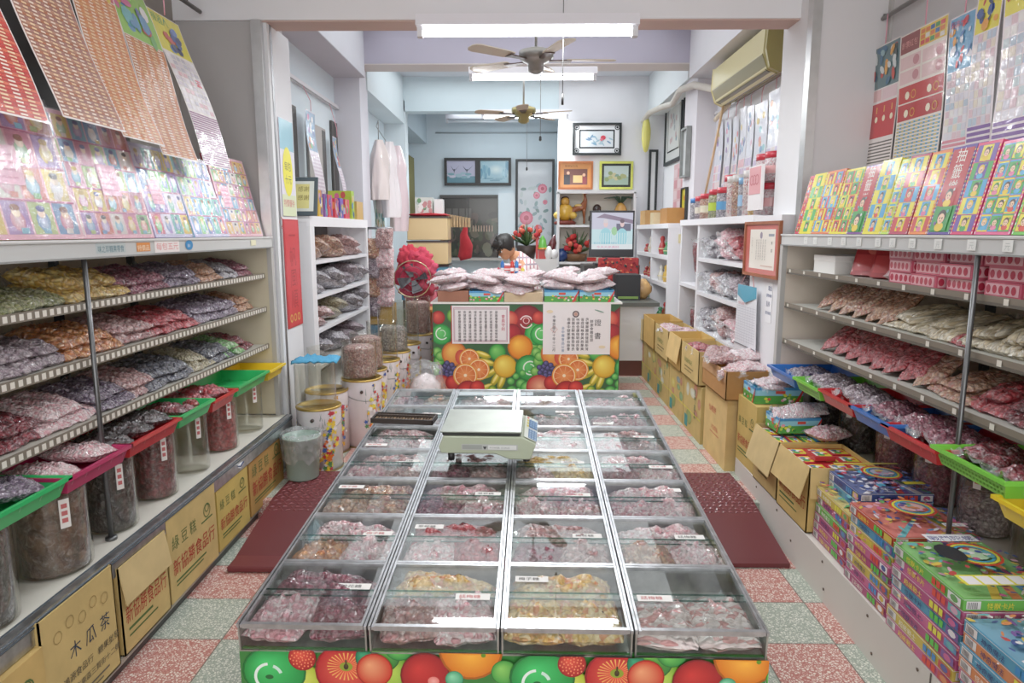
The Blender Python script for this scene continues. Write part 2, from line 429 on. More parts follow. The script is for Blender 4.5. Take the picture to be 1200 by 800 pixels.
# ------------------------------------------------------------------ bags
_bm = {}
def bag_mesh(kind, w, l, h, seed, lump=.35):
    key = (kind, w, l, h, seed)
    if key in _bm: return _bm[key]
    mb = MB(); nu, nv = 26, 20
    off = Vector((seed*3.7, seed*1.3, seed*.7))
    def prof(u, v, s):
        a = max(0, 1-abs(u)**3.2)**.6; b = max(0, 1-abs(v)**3.2)**.6
        n_ = noise.noise(Vector((u*2.2, v*2.2, s*1.5))+off)*lump+noise.noise(Vector((u*6, v*6, s*4))+off)*lump*.45
        rg = 1-abs(noise.noise(Vector((u*3.1+v*1.5, v*2.7, s*2))+off))*2.4
        n_ += .28*max(0, rg)**2-.1+.10*math.sin(u*17+seed)*abs(v)**3
        k = a*b
        wob = 1+.06*noise.noise(Vector((u*3, v*3, 5))+off)
        z = s*h/2*k*(1+n_*(1.3 if s > 0 else .3))
        pinch = 1-.10*abs(v)**4
        return (u*w/2*wob*pinch, v*l/2*wob, z)
    vs = []; fs = []
    for s in (1, -1):
        for j in range(nv+1):
            for i in range(nu+1):
                vs.append(prof(2*i/nu-1, 2*j/nv-1, s))
    K = (nu+1)*(nv+1)
    for s in (0, 1):
        for j in range(nv):
            for i in range(nu):
                a = s*K+j*(nu+1)+i; q = (a, a+1, a+nu+2, a+nu+1)
                fs.append(q if s == 0 else q[::-1])
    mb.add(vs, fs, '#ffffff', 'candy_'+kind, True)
    o = mb.build('bag', None)
    me = o.data; bpy.data.objects.remove(o)
    _bm[key] = me
    return me
def film_mesh(w, l, seed):
    key = ('film', w, l, seed)
    if key in _bm: return _bm[key]
    mb = MB(); vs = []; nu = 10
    off = Vector((seed, 3, 1))
    for j in range(4):
        for i in range(nu+1):
            u = i/nu*2-1
            vs.append((u*w*.42*(1+.12*j), l/2-.012+j*l*.045, .012*noise.noise(Vector((u*4, j*.8, 0))+off)*(j+.6)))
    fs = [(j*(nu+1)+i, j*(nu+1)+i+1, (j+1)*(nu+1)+i+1, (j+1)*(nu+1)+i) for j in range(3) for i in range(nu)]
    mb.add(vs, fs, '#ffffff', 'bag_film', True)
    o = mb.build('film'); me = o.data; bpy.data.objects.remove(o); _bm[key] = me
    return me
def bag(kind, w, l, h, label, loc, rot=(0, 0, 0), group=None, film=True, name='candy_bag', cat='candy bag'):
    seed = rng.randrange(4)
    w, l, h = round(w, 2), round(l, 2), round(h, 2)
    o = bpy.data.objects.new(name, bag_mesh(kind, w, l, h, seed)); col.objects.link(o)
    o.location = loc; o.rotation_euler = tuple(R(a) for a in rot)
    if kind == 'straw': o.name = 'straw_sweet_pack'
    elif kind in ('nuts', 'cream'): o.name = 'snack_bag'
    tag(o, label, cat, group)
    if film:
        f = bpy.data.objects.new('film_seal', film_mesh(w, l, seed % 2)); col.objects.link(f); f.parent = o
    return o
# ================================================================== THE SETTING
def sbox(name, a, c='#e6e7ea', m='wall', label=None, bevel=0):
    mb = MB(); mb.box(*a, c, m); return struct(name, mb, label, bevel)
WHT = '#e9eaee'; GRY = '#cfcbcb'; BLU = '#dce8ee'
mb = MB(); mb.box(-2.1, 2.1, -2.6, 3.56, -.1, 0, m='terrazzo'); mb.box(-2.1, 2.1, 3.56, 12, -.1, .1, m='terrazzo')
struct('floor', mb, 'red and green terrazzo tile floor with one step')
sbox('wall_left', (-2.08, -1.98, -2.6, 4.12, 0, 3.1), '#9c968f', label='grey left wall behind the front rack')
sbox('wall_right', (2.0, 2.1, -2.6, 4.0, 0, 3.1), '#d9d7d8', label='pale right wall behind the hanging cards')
sbox('wall_left_inner', (-1.94, -1.84, 4.5, 12, .1, 3.6), BLU, label='pale blue left wall of the inner shop')
sbox('wall_right_inner', (1.93, 2.03, 4.3, 9.5, .1, 3.6), WHT, label='white right wall of the inner shop')
sbox('wall_back', (-1.9, .8, 11.6, 11.7, .1, 3.6), BLU, label='pale blue back wall')
sbox('wall_rear_right', (.66, .76, 9.72, 11.6, .1, 3.6), BLU, label='pale right wall of the rear room')
mb = MB(); mb.box(.51, 2.0, 9.5, 9.72, .1, 3.6, WHT, 'wall'); struct('wall_partition', mb, 'white partition wall right of the rear opening')
sbox('ceiling', (-2.1, 2.1, 4.3, 12, 3.6, 3.7), '#d8dde4', label='pale ceiling of the inner shop')
sbox('ceiling_front', (-2.1, 2.1, -2.6, 4.3, 3.1, 3.2), '#e4e4e6', label='ceiling over the shop front')
# pillars and beams
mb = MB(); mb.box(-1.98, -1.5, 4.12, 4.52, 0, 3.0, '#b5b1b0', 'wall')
mb.box(-1.535, -1.475, 4.085, 4.125, 0, 2.75, '#d9d9db', 'metalp'); mb.box(-1.50, -1.455, 4.12, 4.5, 0, 2.75, '#e4e5e8', 'wall')
mb.box(-1.462, -1.452, 4.16, 4.19, 0, 2.84, '#9a9a9c', 'metalp')
p_ = Pr(mb, (-1.455, 4.12, 1.0), (0, 1, 0), (0, 0, 1), .4, 1, 'satin')
p_.ring(.07, .62, .03, .008, '#c85a50'); p_.rect(.055, .58, .03, .008, '#c85a50')
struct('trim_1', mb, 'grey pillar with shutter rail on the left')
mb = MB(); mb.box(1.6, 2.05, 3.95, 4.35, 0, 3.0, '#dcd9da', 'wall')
mb.box(1.575, 1.625, 3.93, 4.0, 0, 2.84, '#c9c8c6', 'metalp'); mb.box(1.575, 1.585, 4.0, 4.35, 0, 2.84, '#e8e8ea', 'wall')
struct('trim_2', mb, 'white pillar with shutter rail on the right')
mb = MB(); mb.box(-1.98, 2.05, 4.1, 4.3, 2.75, 3.6, '#eeedf0', 'wall'); mb.box(-1.5, 1.6, 4.11, 4.29, 2.742, 2.752, '#c3a79d', 'wall')
struct('trim_3', mb, 'white front cross beam over the shutter opening')
mb = MB(); mb.box(-1.84, 1.93, 7.0, 7.3, 3.185, 3.6, '#b7b3c3', 'wall'); mb.box(-1.84, 1.93, 7.0, 7.3, 3.177, 3.187, '#d9d2cd', 'wall')
struct('trim_4', mb, 'lavender second cross beam')
mb = MB(); mb.box(-1.84, .508, 9.5, 9.72, 3.16, 3.6, '#dcebf0', 'wall'); struct('trim_5', mb, 'pale blue third cross beam')
mb = MB(); mb.box(-1.84, -1.585, 7.0, 7.35, .1, 3.3, '#d9d8e0', 'wall'); struct('trim_6', mb, 'left inner column')
mb = MB(); mb.box(-1.84, -1.555, 9.5, 9.72, .1, 3.3, '#e3edf1', 'wall'); struct('trim_7', mb, 'left column at the rear opening')
mb = MB(); mb.box(1.73, 1.93, 7.0, 7.5, .1, 3.3, '#e3dfe4', 'wall'); struct('trim_8', mb, 'right inner column')
mb = MB(); mb.box(-1.84, -1.53, 4.52, 7.0, 3.06, 3.6, '#e0e3ea', 'wall'); mb.box(-1.84, -1.53, 4.52, 7.0, 3.055, 3.062, '#c6c3cb', 'wall')
mb.box(-1.84, -1.57, 7.3, 9.5, 3.0, 3.6, '#e0ebef', 'wall'); struct('trim_9', mb, 'side beam along the left inner wall')
mb = MB(); mb.box(1.64, 1.93, 4.3, 7.0, 3.04, 3.6, '#e6e6ea', 'wall'); mb.box(1.7, 1.93, 7.3, 9.5, 3.1, 3.6, '#e6ecee', 'wall')
struct('trim_10', mb, 'side beam along the right inner wall')
mb = MB(); mb.box(-1.86, -1.55, 9.72, 11.6, 3.0, 3.6, '#c7d5dc', 'wall'); struct('trim_11', mb, 'side beam in the rear room')
mb = MB(); mb.cyl((-1.4, 11.59, 2.62+.55), (.6, 11.59, 3.17), .012, '#aab3b8', 'satin'); struct('trim_12', mb, 'thin conduit across the back wall')
mb = MB(); mb.box(-.37, -.09, 11.5, 11.6, .1, 2.20, '#e6eff3', 'wall'); struct('trim_13', mb, 'white wall strip between window and tall painting')
# rear window with the dark room behind
mb = MB()
x0, x1, z0, z1 = -1.30, -.38, 1.15, 2.12
for a in ((x0-.04, x1+.04, z1, z1+.05), (x0-.04, x1+.04, z0-.05, z0), (x0-.04, x0, z0, z1), (x1, x1+.04, z0, z1)):
    mb.box(a[0], a[1], 11.52, 11.6, a[2], a[3], '#4b4744', 'satin')
mb.box(x0, x1, 11.575, 11.599, z0, z1, '#38352f', 'gloss')
pr = Pr(mb, (x0, 11.574, z0), (1, 0, 0), (0, 0, 1), x1-x0, z1-z0, 'gloss')
for i in range(60):
    pr.disc(rng.uniform(.05, .9), rng.uniform(.05, .7), rng.uniform(.02, .09), rng.uniform(.03, .1), rng.choice(['#4a4d3a', '#2c2a26', '#5a5346', '#3d4534', '#544640', '#6b6a58', '#2b3328']), n=8)
for i in range(8): pr.rect(.5+i*.045, .42, .02, .1, '#a58a78')
for i in range(4): pr.rect(.06+i*.11, .62, .09, .18, '#57534e'); 
pr.rect(.42, 0, .015, .97, '#262320')
struct('window_1', mb, 'dark window in the back wall')
mb = MB(); mb.box(-1.36, -.2, 11.3, 11.52, 1.1, 1.14, '#a9a29c', 'satin'); struct('trim_14', mb, 'sill ledge under the dark window')

# ramp mats on the step
def mat_(x0, x1, name, label, fold):
    t = thing('rubber_ramp_mat', label, 'mat', ((x0+x1)/2, 3.56, 0))
    w = (x1-x0)/2
    mb = MB(); y = [(-.54, .022), (-.50, .03), (-.06, .108), (0, .12), (.42, .12)]
    vs = []
    for yy, zz in y: vs += [(-w, yy, zz), (w, yy, zz)]
    fs = [(2*i, 2*i+1, 2*i+3, 2*i+2) for i in range(4)]
    lo = []
    for yy, zz in [(-.54, .001), (-.50, .004), (-.06, .082), (0, .102), (.42, .102)]: lo += [(-w, yy, zz), (w, yy, zz)]
    mb.add(vs+lo, fs+[(10+2*i, 12+2*i, 13+2*i, 11+2*i) for i in range(4)]+[(2*i, 2*i+2, 12+2*i, 10+2*i) for i in range(4)]+[(2*i+1, 11+2*i, 13+2*i, 3+2*i) for i in range(4)]+[(0, 10, 11, 1), (8, 9, 19, 18)], '#64292d', 'satin')
    mb.build('ramp_sheet', t)
    tr = MB(); n = int(w*2/.034)
    for j in range(18):
        yy = -.12+j*.030; zz = .1205 if yy > 0 else .108+(yy+.06)*.2 if yy > -.06 else .108+(yy+.06)*.177
        for i in range(n):
            xx = -w+.02+i*.034+(.008 if j % 2 else 0); s = 1 if (i+j) % 2 else -1
            tr.add([(xx-.012, yy-.006*s-.003, zz+.0005), (xx+.012, yy+.006*s-.003, zz+.0005), (xx+.012, yy+.006*s+.003, zz+.0005), (xx-.012, yy-.006*s+.003, zz+.0005), (xx, yy, zz+.006)],
                   [(0, 1, 4), (1, 2, 4), (2, 3, 4), (3, 0, 4)], '#93565a', 'gloss')
    k = tr.build('tread_pattern', t)
    if fold:
        mb = MB(); mb.box(-w, w, -.62, -.50, .001, .03, '#6a2a2e', 'satin'); mb.build('folded_end', t, .006)
    return t
mat_(.62, 1.27, 'a', 'dark red tread rubber ramp mat in the right aisle', False)
mat_(-1.36, -.70, 'b', 'dark red rubber ramp mat beside the cartons in the left aisle', True)

# ================================================================== LIGHTS AND FANS
def tube_lamp(x, y, z, w, label, lum, dim=False):
    t = thing('fluorescent_lamp', label, 'lamp', (x, y, z), group=None)
    mb = MB(); h = w/2
    mb.hexa([(-h, -.05, 0), (h, -.05, 0), (-h, .05, 0), (h, .05, 0), (-h, -.035, .06), (h, -.035, .06), (-h, .035, .06), (h, .035, .06)], '#eceaf0', 'satin')
    mb.build('housing', t)
    for s in (-1, 1):
        b = MB(); b.box(s*(h-.02)-.015, s*(h-.02)+.015, -.022, .022, -.055, 0, '#d8d8dc', 'satin'); b.build('socket', t)
    b = MB(); b.cyl((-h+.03, 0, -.034), (h-.03, 0, -.034), .016, '#f4faff', 'satin' if dim else 'tube', 14); b.build('tube', t)
    if not dim:
        L = bpy.data.lights.new('lamp_light', 'AREA'); L.shape = 'RECTANGLE'; L.size = w; L.size_y = .03; L.energy = lum; L.color = (.95, .98, 1)
        o = bpy.data.objects.new('lamp_light', L); col.objects.link(o); o.parent = t; o.location = (0, 0, -.056)
    return t
tube_lamp(.035, 3.98, 2.675, 1.22, 'long white fluorescent lamp under the front beam, largest of the lamps', 34)
tube_lamp(.11, 6.55, 2.985, 1.17, 'white fluorescent lamp just behind the near ceiling fan', 36)
tube_lamp(.055, 9.35, 3.09, 1.15, 'white fluorescent lamp behind the far ceiling fan', 36)
tube_lamp(-.55, 10.4, 3.20, 1.1, 'unlit fluorescent lamp on the rear room ceiling', 0, True)
tube_lamp(-.9, 1.6, 3.0, 1.25, 'fluorescent lamp over the left front racks', 11)
tube_lamp(.9, 1.6, 3.0, 1.25, 'fluorescent lamp over the right front racks', 11)

def fan(x, y, z, r, a0, label, body, blades):
    t = thing('ceiling_fan', label, 'ceiling fan', (x, y, z))
    mb = MB(); mb.lathe([(0, .10), (.05, .10), (.145, .07), (.15, .02), (.12, -.005), (.07, -.03), (.065, -.09), (.03, -.11), (0, -.11)], body, 'metalp', 26); mb.build('motor', t)
    b = MB(); b.cyl((0, 0, .1), (0, 0, 3.6-z), .012, '#b9b7b2', 'metalp'); b.lathe([(0, 3.6-z), (.05, 3.6-z), (.05, 3.56-z), (.012, 3.5-z)], '#cfcdc9', 'satin', 14); b.build('rod', t)
    for k in range(5):
        a = a0+72*k
        b = MB(RZ(a) @ RX(8)); pts = [(.26, -.05), (.3, -.062), (r-.06, -.075), (r-.02, -.06), (r, -.03), (r, .03), (r-.02, .06), (r-.06, .075), (.3, .062), (.26, .05)]
        n = len(pts); vs = [(p[0], p[1], 0) for p in pts]+[(p[0], p[1], .008) for p in pts]
        b.add(vs, [tuple(range(n)), tuple(range(2*n-1, n-1, -1))]+[(i, (i+1) % n, (i+1) % n+n, i+n) for i in range(n)], blades, 'satin')
        o = b.build('blade', t)
        q = MB(RZ(a)); q.hexa([(.09, -.015, -.01), (.30, -.045, -.01), (.09, .015, -.01), (.30, .045, -.01), (.09, -.015, .0), (.30, -.045, .0), (.09, .015, .0), (.30, .045, .0)], '#6f5f58', 'metalp'); q.build('bracket', o)
    b = MB(); b.cyl((.04, -.03, -.10), (.04, -.03, -.62), .0025, '#777777', 'satin'); b.lathe([(0, -.62), (.01, -.63), (.012, -.66), (0, -.67)], '#333333', 'satin', 8, .04, -.03); b.build('pull_cord', t)
fan(.128, 6.1, 3.00, .68, 3, 'five-blade ceiling fan with grey motor, nearer and larger of the two', '#8f8c86', '#c9bba6')
fan(.035, 8.6, 2.97, .60, -20, 'five-blade ceiling fan with brass motor, farther and smaller', '#a89a68', '#c5ac90')
mb = MB(); mb.cyl((.235, 4.02, 2.83), (.235, 4.02, 2.33), .0025, '#6a6a6a', 'satin'); mb.cyl((.235, 4.02, 2.33), (.235, 4.02, 2.27), .007, '#333333', 'satin')
tag(mb.build('pull_cord'), 'thin hanging pull cord with dark end below the front beam', 'cord')

# camera, world, soft daylight from the open street side
cd = bpy.data.cameras.new('camera'); cam = bpy.data.objects.new('camera', cd); col.objects.link(cam)
cd.sensor_width = 36; cd.lens = 24; cam.location = (0, 0, 1.56); cam.rotation_euler = (math.pi/2-_pt, 0, _yw); cd.clip_start = .05
sc.camera = cam
w = bpy.data.worlds.new('world'); sc.world = w; w.use_nodes = True
bg = w.node_tree.nodes['Background']; bg.inputs[0].default_value = (.93, .96, 1, 1); bg.inputs[1].default_value = 1.3
def area(n, loc, rot, sx, sy, e, c=(1, 1, 1)):
    L = bpy.data.lights.new(n, 'AREA'); L.shape = 'RECTANGLE'; L.size = sx; L.size_y = sy; L.energy = e; L.color = c
    o = bpy.data.objects.new(n, L); col.objects.link(o); o.location = loc; o.rotation_euler = tuple(R(a) for a in rot)
area('street_daylight', (0, -2.4, 2.0), (78, 0, 0), 3.8, 2.2, 70, (1, .99, .97))
area('inner_bounce', (0, 5.8, 3.55), (0, 0, 0), 2.8, 2.2, 26, (.93, .97, 1))
area('rear_bounce', (0, 8.4, 3.55), (0, 0, 0), 2.8, 1.8, 30, (.9, .97, 1))
area('rear_room', (-.4, 10.7, 3.3), (0, 0, 0), 1.2, 1.0, 9, (.85, .95, 1))
sc.view_settings.view_transform = 'Standard'; sc.view_settings.look = 'None'; sc.view_settings.exposure = -.12; sc.view_settings.gamma = 1.12
sc.cycles.max_bounces = 8; sc.cycles.diffuse_bounces = 4; sc.cycles.glossy_bounces = 3; sc.cycles.transmission_bounces = 4; sc.cycles.transparent_max_bounces = 16
sc.cycles.use_denoising = True; sc.cycles.caustics_reflective = False; sc.cycles.caustics_refractive = False
sc.cycles.sample_clamp_indirect = 6
# ================================================================== CENTRE CASE
def fruit_tile(pr, ox, oy, s):
    """one repeat of the counter's fruit print; s = metres per photo pixel, origin lower left (508,459)"""
    def P_(x, y): return ox+(x-508)*s, oy+(459-y)*s
    def fr(x, y, r, a, b, rx=1.0, ox_=-.3, oy_=.35):
        u, v = P_(x, y); pr.disc(u, v, r*s*rx, r*s, mixc(a, '#000000', .35), a, 0, 0, 18); pr.disc(u, v, r*s*rx*.9, r*s*.9, a, b, ox_, oy_, 18)
    fr(514, 364, 8, '#a3151c', '#e05a4a'); fr(533, 362, 9, '#4f9a2c', '#b9dc6a'); fr(552, 366, 12, '#6f9b2a', '#c9d870'); fr(572, 362, 10, '#3f8a30', '#9ccc58')
    fr(618, 368, 19, '#7c0f1c', '#a92a33'); fr(598, 366, 10, '#c2322e', '#ef8a6c')
    fr(600, 383, 12, '#8f1320', '#c02a34')
    for x, y in ((512, 405), (514, 416), (511, 428), (516, 410)): fr(x, y, 6, '#3f9a35', '#a3d873')
    fr(517, 384, 12.5, '#1f9a3e', '#6fd873'); u, v = P_(518, 383); pr.ring(u, v, 7*s, 1.3*s, '#e6f4e6', 100, 320); pr.ring(u, v, 4*s, 1*s, '#cfeccf', -60, 120)
    fr(532, 407, 15, '#d9742a', '#f5c15c'); u, v = P_(540, 411); pr.disc(u, v, 7*s, 9*s, '#c8402f', '#d86a45')
    for i in range(16):
        a = i*2.4; q = 2.7*math.sqrt(i); fr(525+q*1.15*math.cos(a), 427+q*.85*math.sin(a), 3.3, '#26224a', '#6a66a8')
    fr(583, 405, 10, '#2d9a3a', '#83d46a'); fr(608, 403, 9, '#2f9138', '#8ad467')
    for x, y in ((632, 400), (627, 409), (634, 412), (622, 404), (616, 412), (626, 396)): fr(x, y, 5.5, '#4a9a35', '#a8dc78')
    fr(629, 383, 14, '#1f9a3e', '#74d873')
    fr(610, 399, 15, '#e07a14', '#ffc14a')
    fr(515, 447, 15, '#c53a35', '#f3b08c', 1, .1, .1); fr(530, 442, 9, '#a8161f', '#e2453c')
    # bananas
    for (x, y, a, L) in ((566, 408, -20, 20), (570, 417, -15, 22), (572, 432, 25, 20), (581, 437, 60, 22), (588, 440, 70, 22), (570, 447, 20, 18), (578, 428, 35, 18)):
        u, v = P_(x, y); pr.disc(u, v, L*.5*s, L*.19*s, '#8a8a18', '#f0d43c', .1, .2, 14, R(a)); pr.disc(u+.0*s, v+1.2*s, L*.4*s, L*.08*s, '#e8cf40', '#fbf0a0', 0, 0, 10, R(a))
    for x, y in ((577, 450), (583, 455), (590, 453)): fr(x, y, 5, '#5a8f22', '#c9d44a')
    fr(592, 422, 14, '#dba51c', '#fbe76a')
    fr(620, 424, 16, '#168a36', '#62d070'); u, v = P_(622, 424); pr.ring(u, v, 8*s, 1.6*s, '#e2f4e2', 60, 300); pr.ring(u, v, 4.5*s, 1.2*s, '#d4eed4', -120, 90)
    for x, y, r in ((599, 440, 4.5), (605, 434, 4), (611, 443, 6), (600, 452, 7), (609, 452, 5), (618, 448, 8), (613, 430, 4)): fr(x, y, r, '#2f9a3c', '#8fdc74')
    u, v = P_(617, 369); pr.ring(u, v, 7*s, 1.4*s, '#f2d8d8', 20, 160); pr.ring(u, v, 7*s, 1.4*s, '#f2d8d8', 200, 340); pr.ring(u, v+1.5*s, 3.5*s, 1*s, '#eac0c0')
    # orange slices
    for x, y, r in ((550, 413, 12), (561, 426, 13), (545, 433, 14.5)):
        u, v = P_(x, y); pr.disc(u, v, r*s, r*s, '#e8952e', None, n=22); pr.disc(u, v, r*s*.9, r*s*.9, '#fbe3ae', None, n=22); pr.disc(u, v, r*s*.83, r*s*.83, '#d9662a', '#f09a56', 0, 0, 22)
        for k in range(9):
            a = k*math.pi*2/9; pr.poly([(u+math.cos(a+.0)*r*.1*s, v+math.sin(a)*r*.1*s), (u+math.cos(a-.03)*r*.8*s, v+math.sin(a-.03)*r*.8*s), (u+math.cos(a+.03)*r*.8*s, v+math.sin(a+.03)*r*.8*s)], '#f3b47c')
        pr.disc(u, v, r*s*.14, r*s*.14, '#f8e2c0', n=7)
    fr(548, 453, 14, '#a8121b', '#e43c33'); fr(559, 448, 9, '#b3151e', '#ea4a3e'); fr(527, 457, 7, '#d8a01c', '#f7e05a'); fr(567, 459, 8, '#d87a1c', '#f7b04a')

def front_tile(pr, ox, top, s):
    """one repeat of the case front print; (268,766) is its top left corner"""
    def P_(x, y): return ox+(x-268)*s, top-(y-766)*s
    def fr(x, y, r, a, b, rx=1.0, ox_=-.3, oy_=.35):
        u, v = P_(x, y); pr.disc(u, v, r*s*rx, r*s, mixc(a, '#000000', .45), a, 0, 0, 22); pr.disc(u, v, r*s*rx*.93, r*s*.93, a, b, ox_, oy_, 22)
    for x in range(268, 600, 54):
        for j, y in enumerate(range(850, 1330, 52)):
            k = (x//54+j*3) % 6
            a, b = [('#1f9a3e', '#74d873'), ('#b3151e', '#ea4a3e'), ('#e07a14', '#ffc14a'), ('#dba51c', '#fbe76a'), ('#7c0f1c', '#c02a34'), ('#4a8f22', '#c9e44a')][k]
            fr(x+(27 if j % 2 else 0), y, 32, a, b)
    fr(455, 800, 28, '#5a9a22', '#c4e05a'); fr(345, 808, 24, '#a8b82a', '#e4e86a'); fr(440, 770, 24, '#2f7a30', '#6ab84a'); fr(462, 760, 18, '#2a8a38', '#6ac858')
    fr(310, 795, 34, '#148a3a', '#3fd06a', 1.15); u, v = P_(304, 802); pr.ring(u, v, 17*s, 3.5*s, '#e8f6ee', 95, 250); pr.ring(u, v, 15*s, 4*s, '#cdeedd', 20, 70); pr.disc(u, v, 5*s, 3*s, '#0d5a28')
    fr(345, 776, 17, '#a8181c', '#e8523f'); u, v = P_(345, 776)
    for i in range(40):
        a = i*2.4; q = 2.3*math.sqrt(i); pr.disc(u+q*s*math.cos(a), v+q*s*math.sin(a), 1*s, 1.2*s, '#f08a60', n=6)
    fr(396, 792, 36, '#b3161f', '#f0604a', 1, .1, .2); u, v = P_(398, 786)
    for k in range(26):
        a = k*.2416; pr.poly([(u+math.cos(a)*6*s, v+math.sin(a)*5*s), (u+math.cos(a-.05)*23*s, v+math.sin(a-.05)*18*s), (u+math.cos(a+.03)*23*s, v+math.sin(a+.03)*18*s)], '#f2b05c')
    pr.disc(u, v, 8*s, 6*s, '#8a9a2a'); pr.disc(u, v, 3*s, 4*s, '#3a2a14'); pr.rect(u-1*s, v, 2.2*s, 9*s, '#4a3a1a')
    fr(420, 774, 15, '#0f6a4a', '#2fa070', .7); fr(432, 790, 22, '#c8301f', '#f0a070')
    fr(493, 796, 30, '#9a1118', '#d0302c'); u, v = P_(503, 803); pr.disc(u, v, 7*s, 6*s, '#e87a70', '#f2a8a0'); 
    fr(548, 762, 38, '#d8700f', '#ffb43a', 1, 0, -.2); u, v = P_(563, 768); pr.disc(u, v, 3*s, 3*s, '#5a8a1a', n=8)
    fr(528, 800, 11, '#3fa070', '#8adcae'); fr(588, 790, 16, '#3a9a3a', '#8ad060')

def case_M(r, c):
    """lower left front corner of cell (row, column) of the sloping top"""
    W, Lr = .306, .276
    return Matrix.Translation((-.657, 1.445, .664)) @ RZ(-.9) @ RX(3.26) @ Matrix.Translation((c*W, r*Lr, 0))
W, Lr = .306, .276
stand = thing('display_case_stand', 'long low display stand with fruit-printed front panel in the centre aisle', 'display stand', (-.657, 1.445, 0), -.9)
mb = MB(); mb.box(0, 4*W, .012, .02, .02, .60, '#2f7a30', 'card')
pr = Pr(mb, (0, .012, .02), (1, 0, 0), (0, 0, 1), 4*W, .58, 'gloss')
s_ = 4*W/630; pr.st = .00003
front_tile(pr, 0, .58, s_); front_tile(pr, 323*s_, .58, s_)
mb.build('printed_front_panel', stand)
mb = MB(); Ls = 7*Lr
mb.add([(0, .02, 0.002), (4*W, .02, 0.002), (0, .02, .59), (4*W, .02, .59), (0, Ls, .105), (4*W, Ls, .105), (0, Ls, .69), (4*W, Ls, .69), (0, 2.1, 0.002), (4*W, 2.1, 0.002), (0, 2.1, .105), (4*W, 2.1, .105)],
       [(0, 2, 6, 4, 10, 8), (1, 9, 11, 5, 7, 3), (4, 6, 7, 5), (2, 3, 7, 6)], '#7c7d7e', 'satin')
mb.build('side_panels', stand)

hues = ['pinkwhite', 'burgundy', 'pink', 'rose']
BINC = {(0, 0): ('pink', 'burgundy'), (0, 1): ('pinkwhite', 'rose'), (0, 2): ('gold', 'gold'), (0, 3): ('stripered', 'stripered'),
        (1, 0): ('orange', 'pinkwhite'), (1, 1): ('pinkwhite', 'red'), (1, 2): ('burgundy', 'rose'), (1, 3): ('nuts', 'pinkwhite'),
        (2, 0): ('brown', 'nuts'), (2, 1): ('burgundy', 'pink'), (2, 2): ('pinkwhite', 'pink'), (2, 3): ('pink', 'pinkwhite'),
        (3, 0): ('pink', 'rose'), (3, 1): ('burgundy', 'rose'), (3, 2): ('rose', 'yellow'), (3, 3): ('burgundy', 'pinkwhite')}
CW = {'pink': 'pink', 'pinkwhite': 'pale pink', 'red': 'red', 'crimson': 'crimson', 'burgundy': 'burgundy', 'purple': 'purple', 'mauve': 'mauve', 'navy': 'navy', 'black': 'black', 'plum': 'brown plum', 'yellow': 'yellow',
      'lime': 'pale green', 'orange': 'orange', 'brown': 'caramel brown', 'rose': 'dusty rose', 'silver': 'silvery', 'greenwrap': 'bright green', 'olive': 'olive', 'cream': 'cream', 'nuts': 'nutty tan', 'stripered': 'red-striped white',
      'gold': 'golden', 'straw': 'pink and white', 'toys': 'multicoloured'}
RO = ['front row', 'second row', 'third row', 'fourth row', 'fifth row', 'sixth row', 'rear row']
CO = ['leftmost column', 'second column from the left', 'third column from the left', 'rightmost column']
CS = ['leftmost', 'second from left', 'third from left', 'rightmost']
def rim_bar(mb, x0, x1, y0, y1, z0, z1):
    mb.box(x0, x1, y0, y1, z0, z1, m='steel')
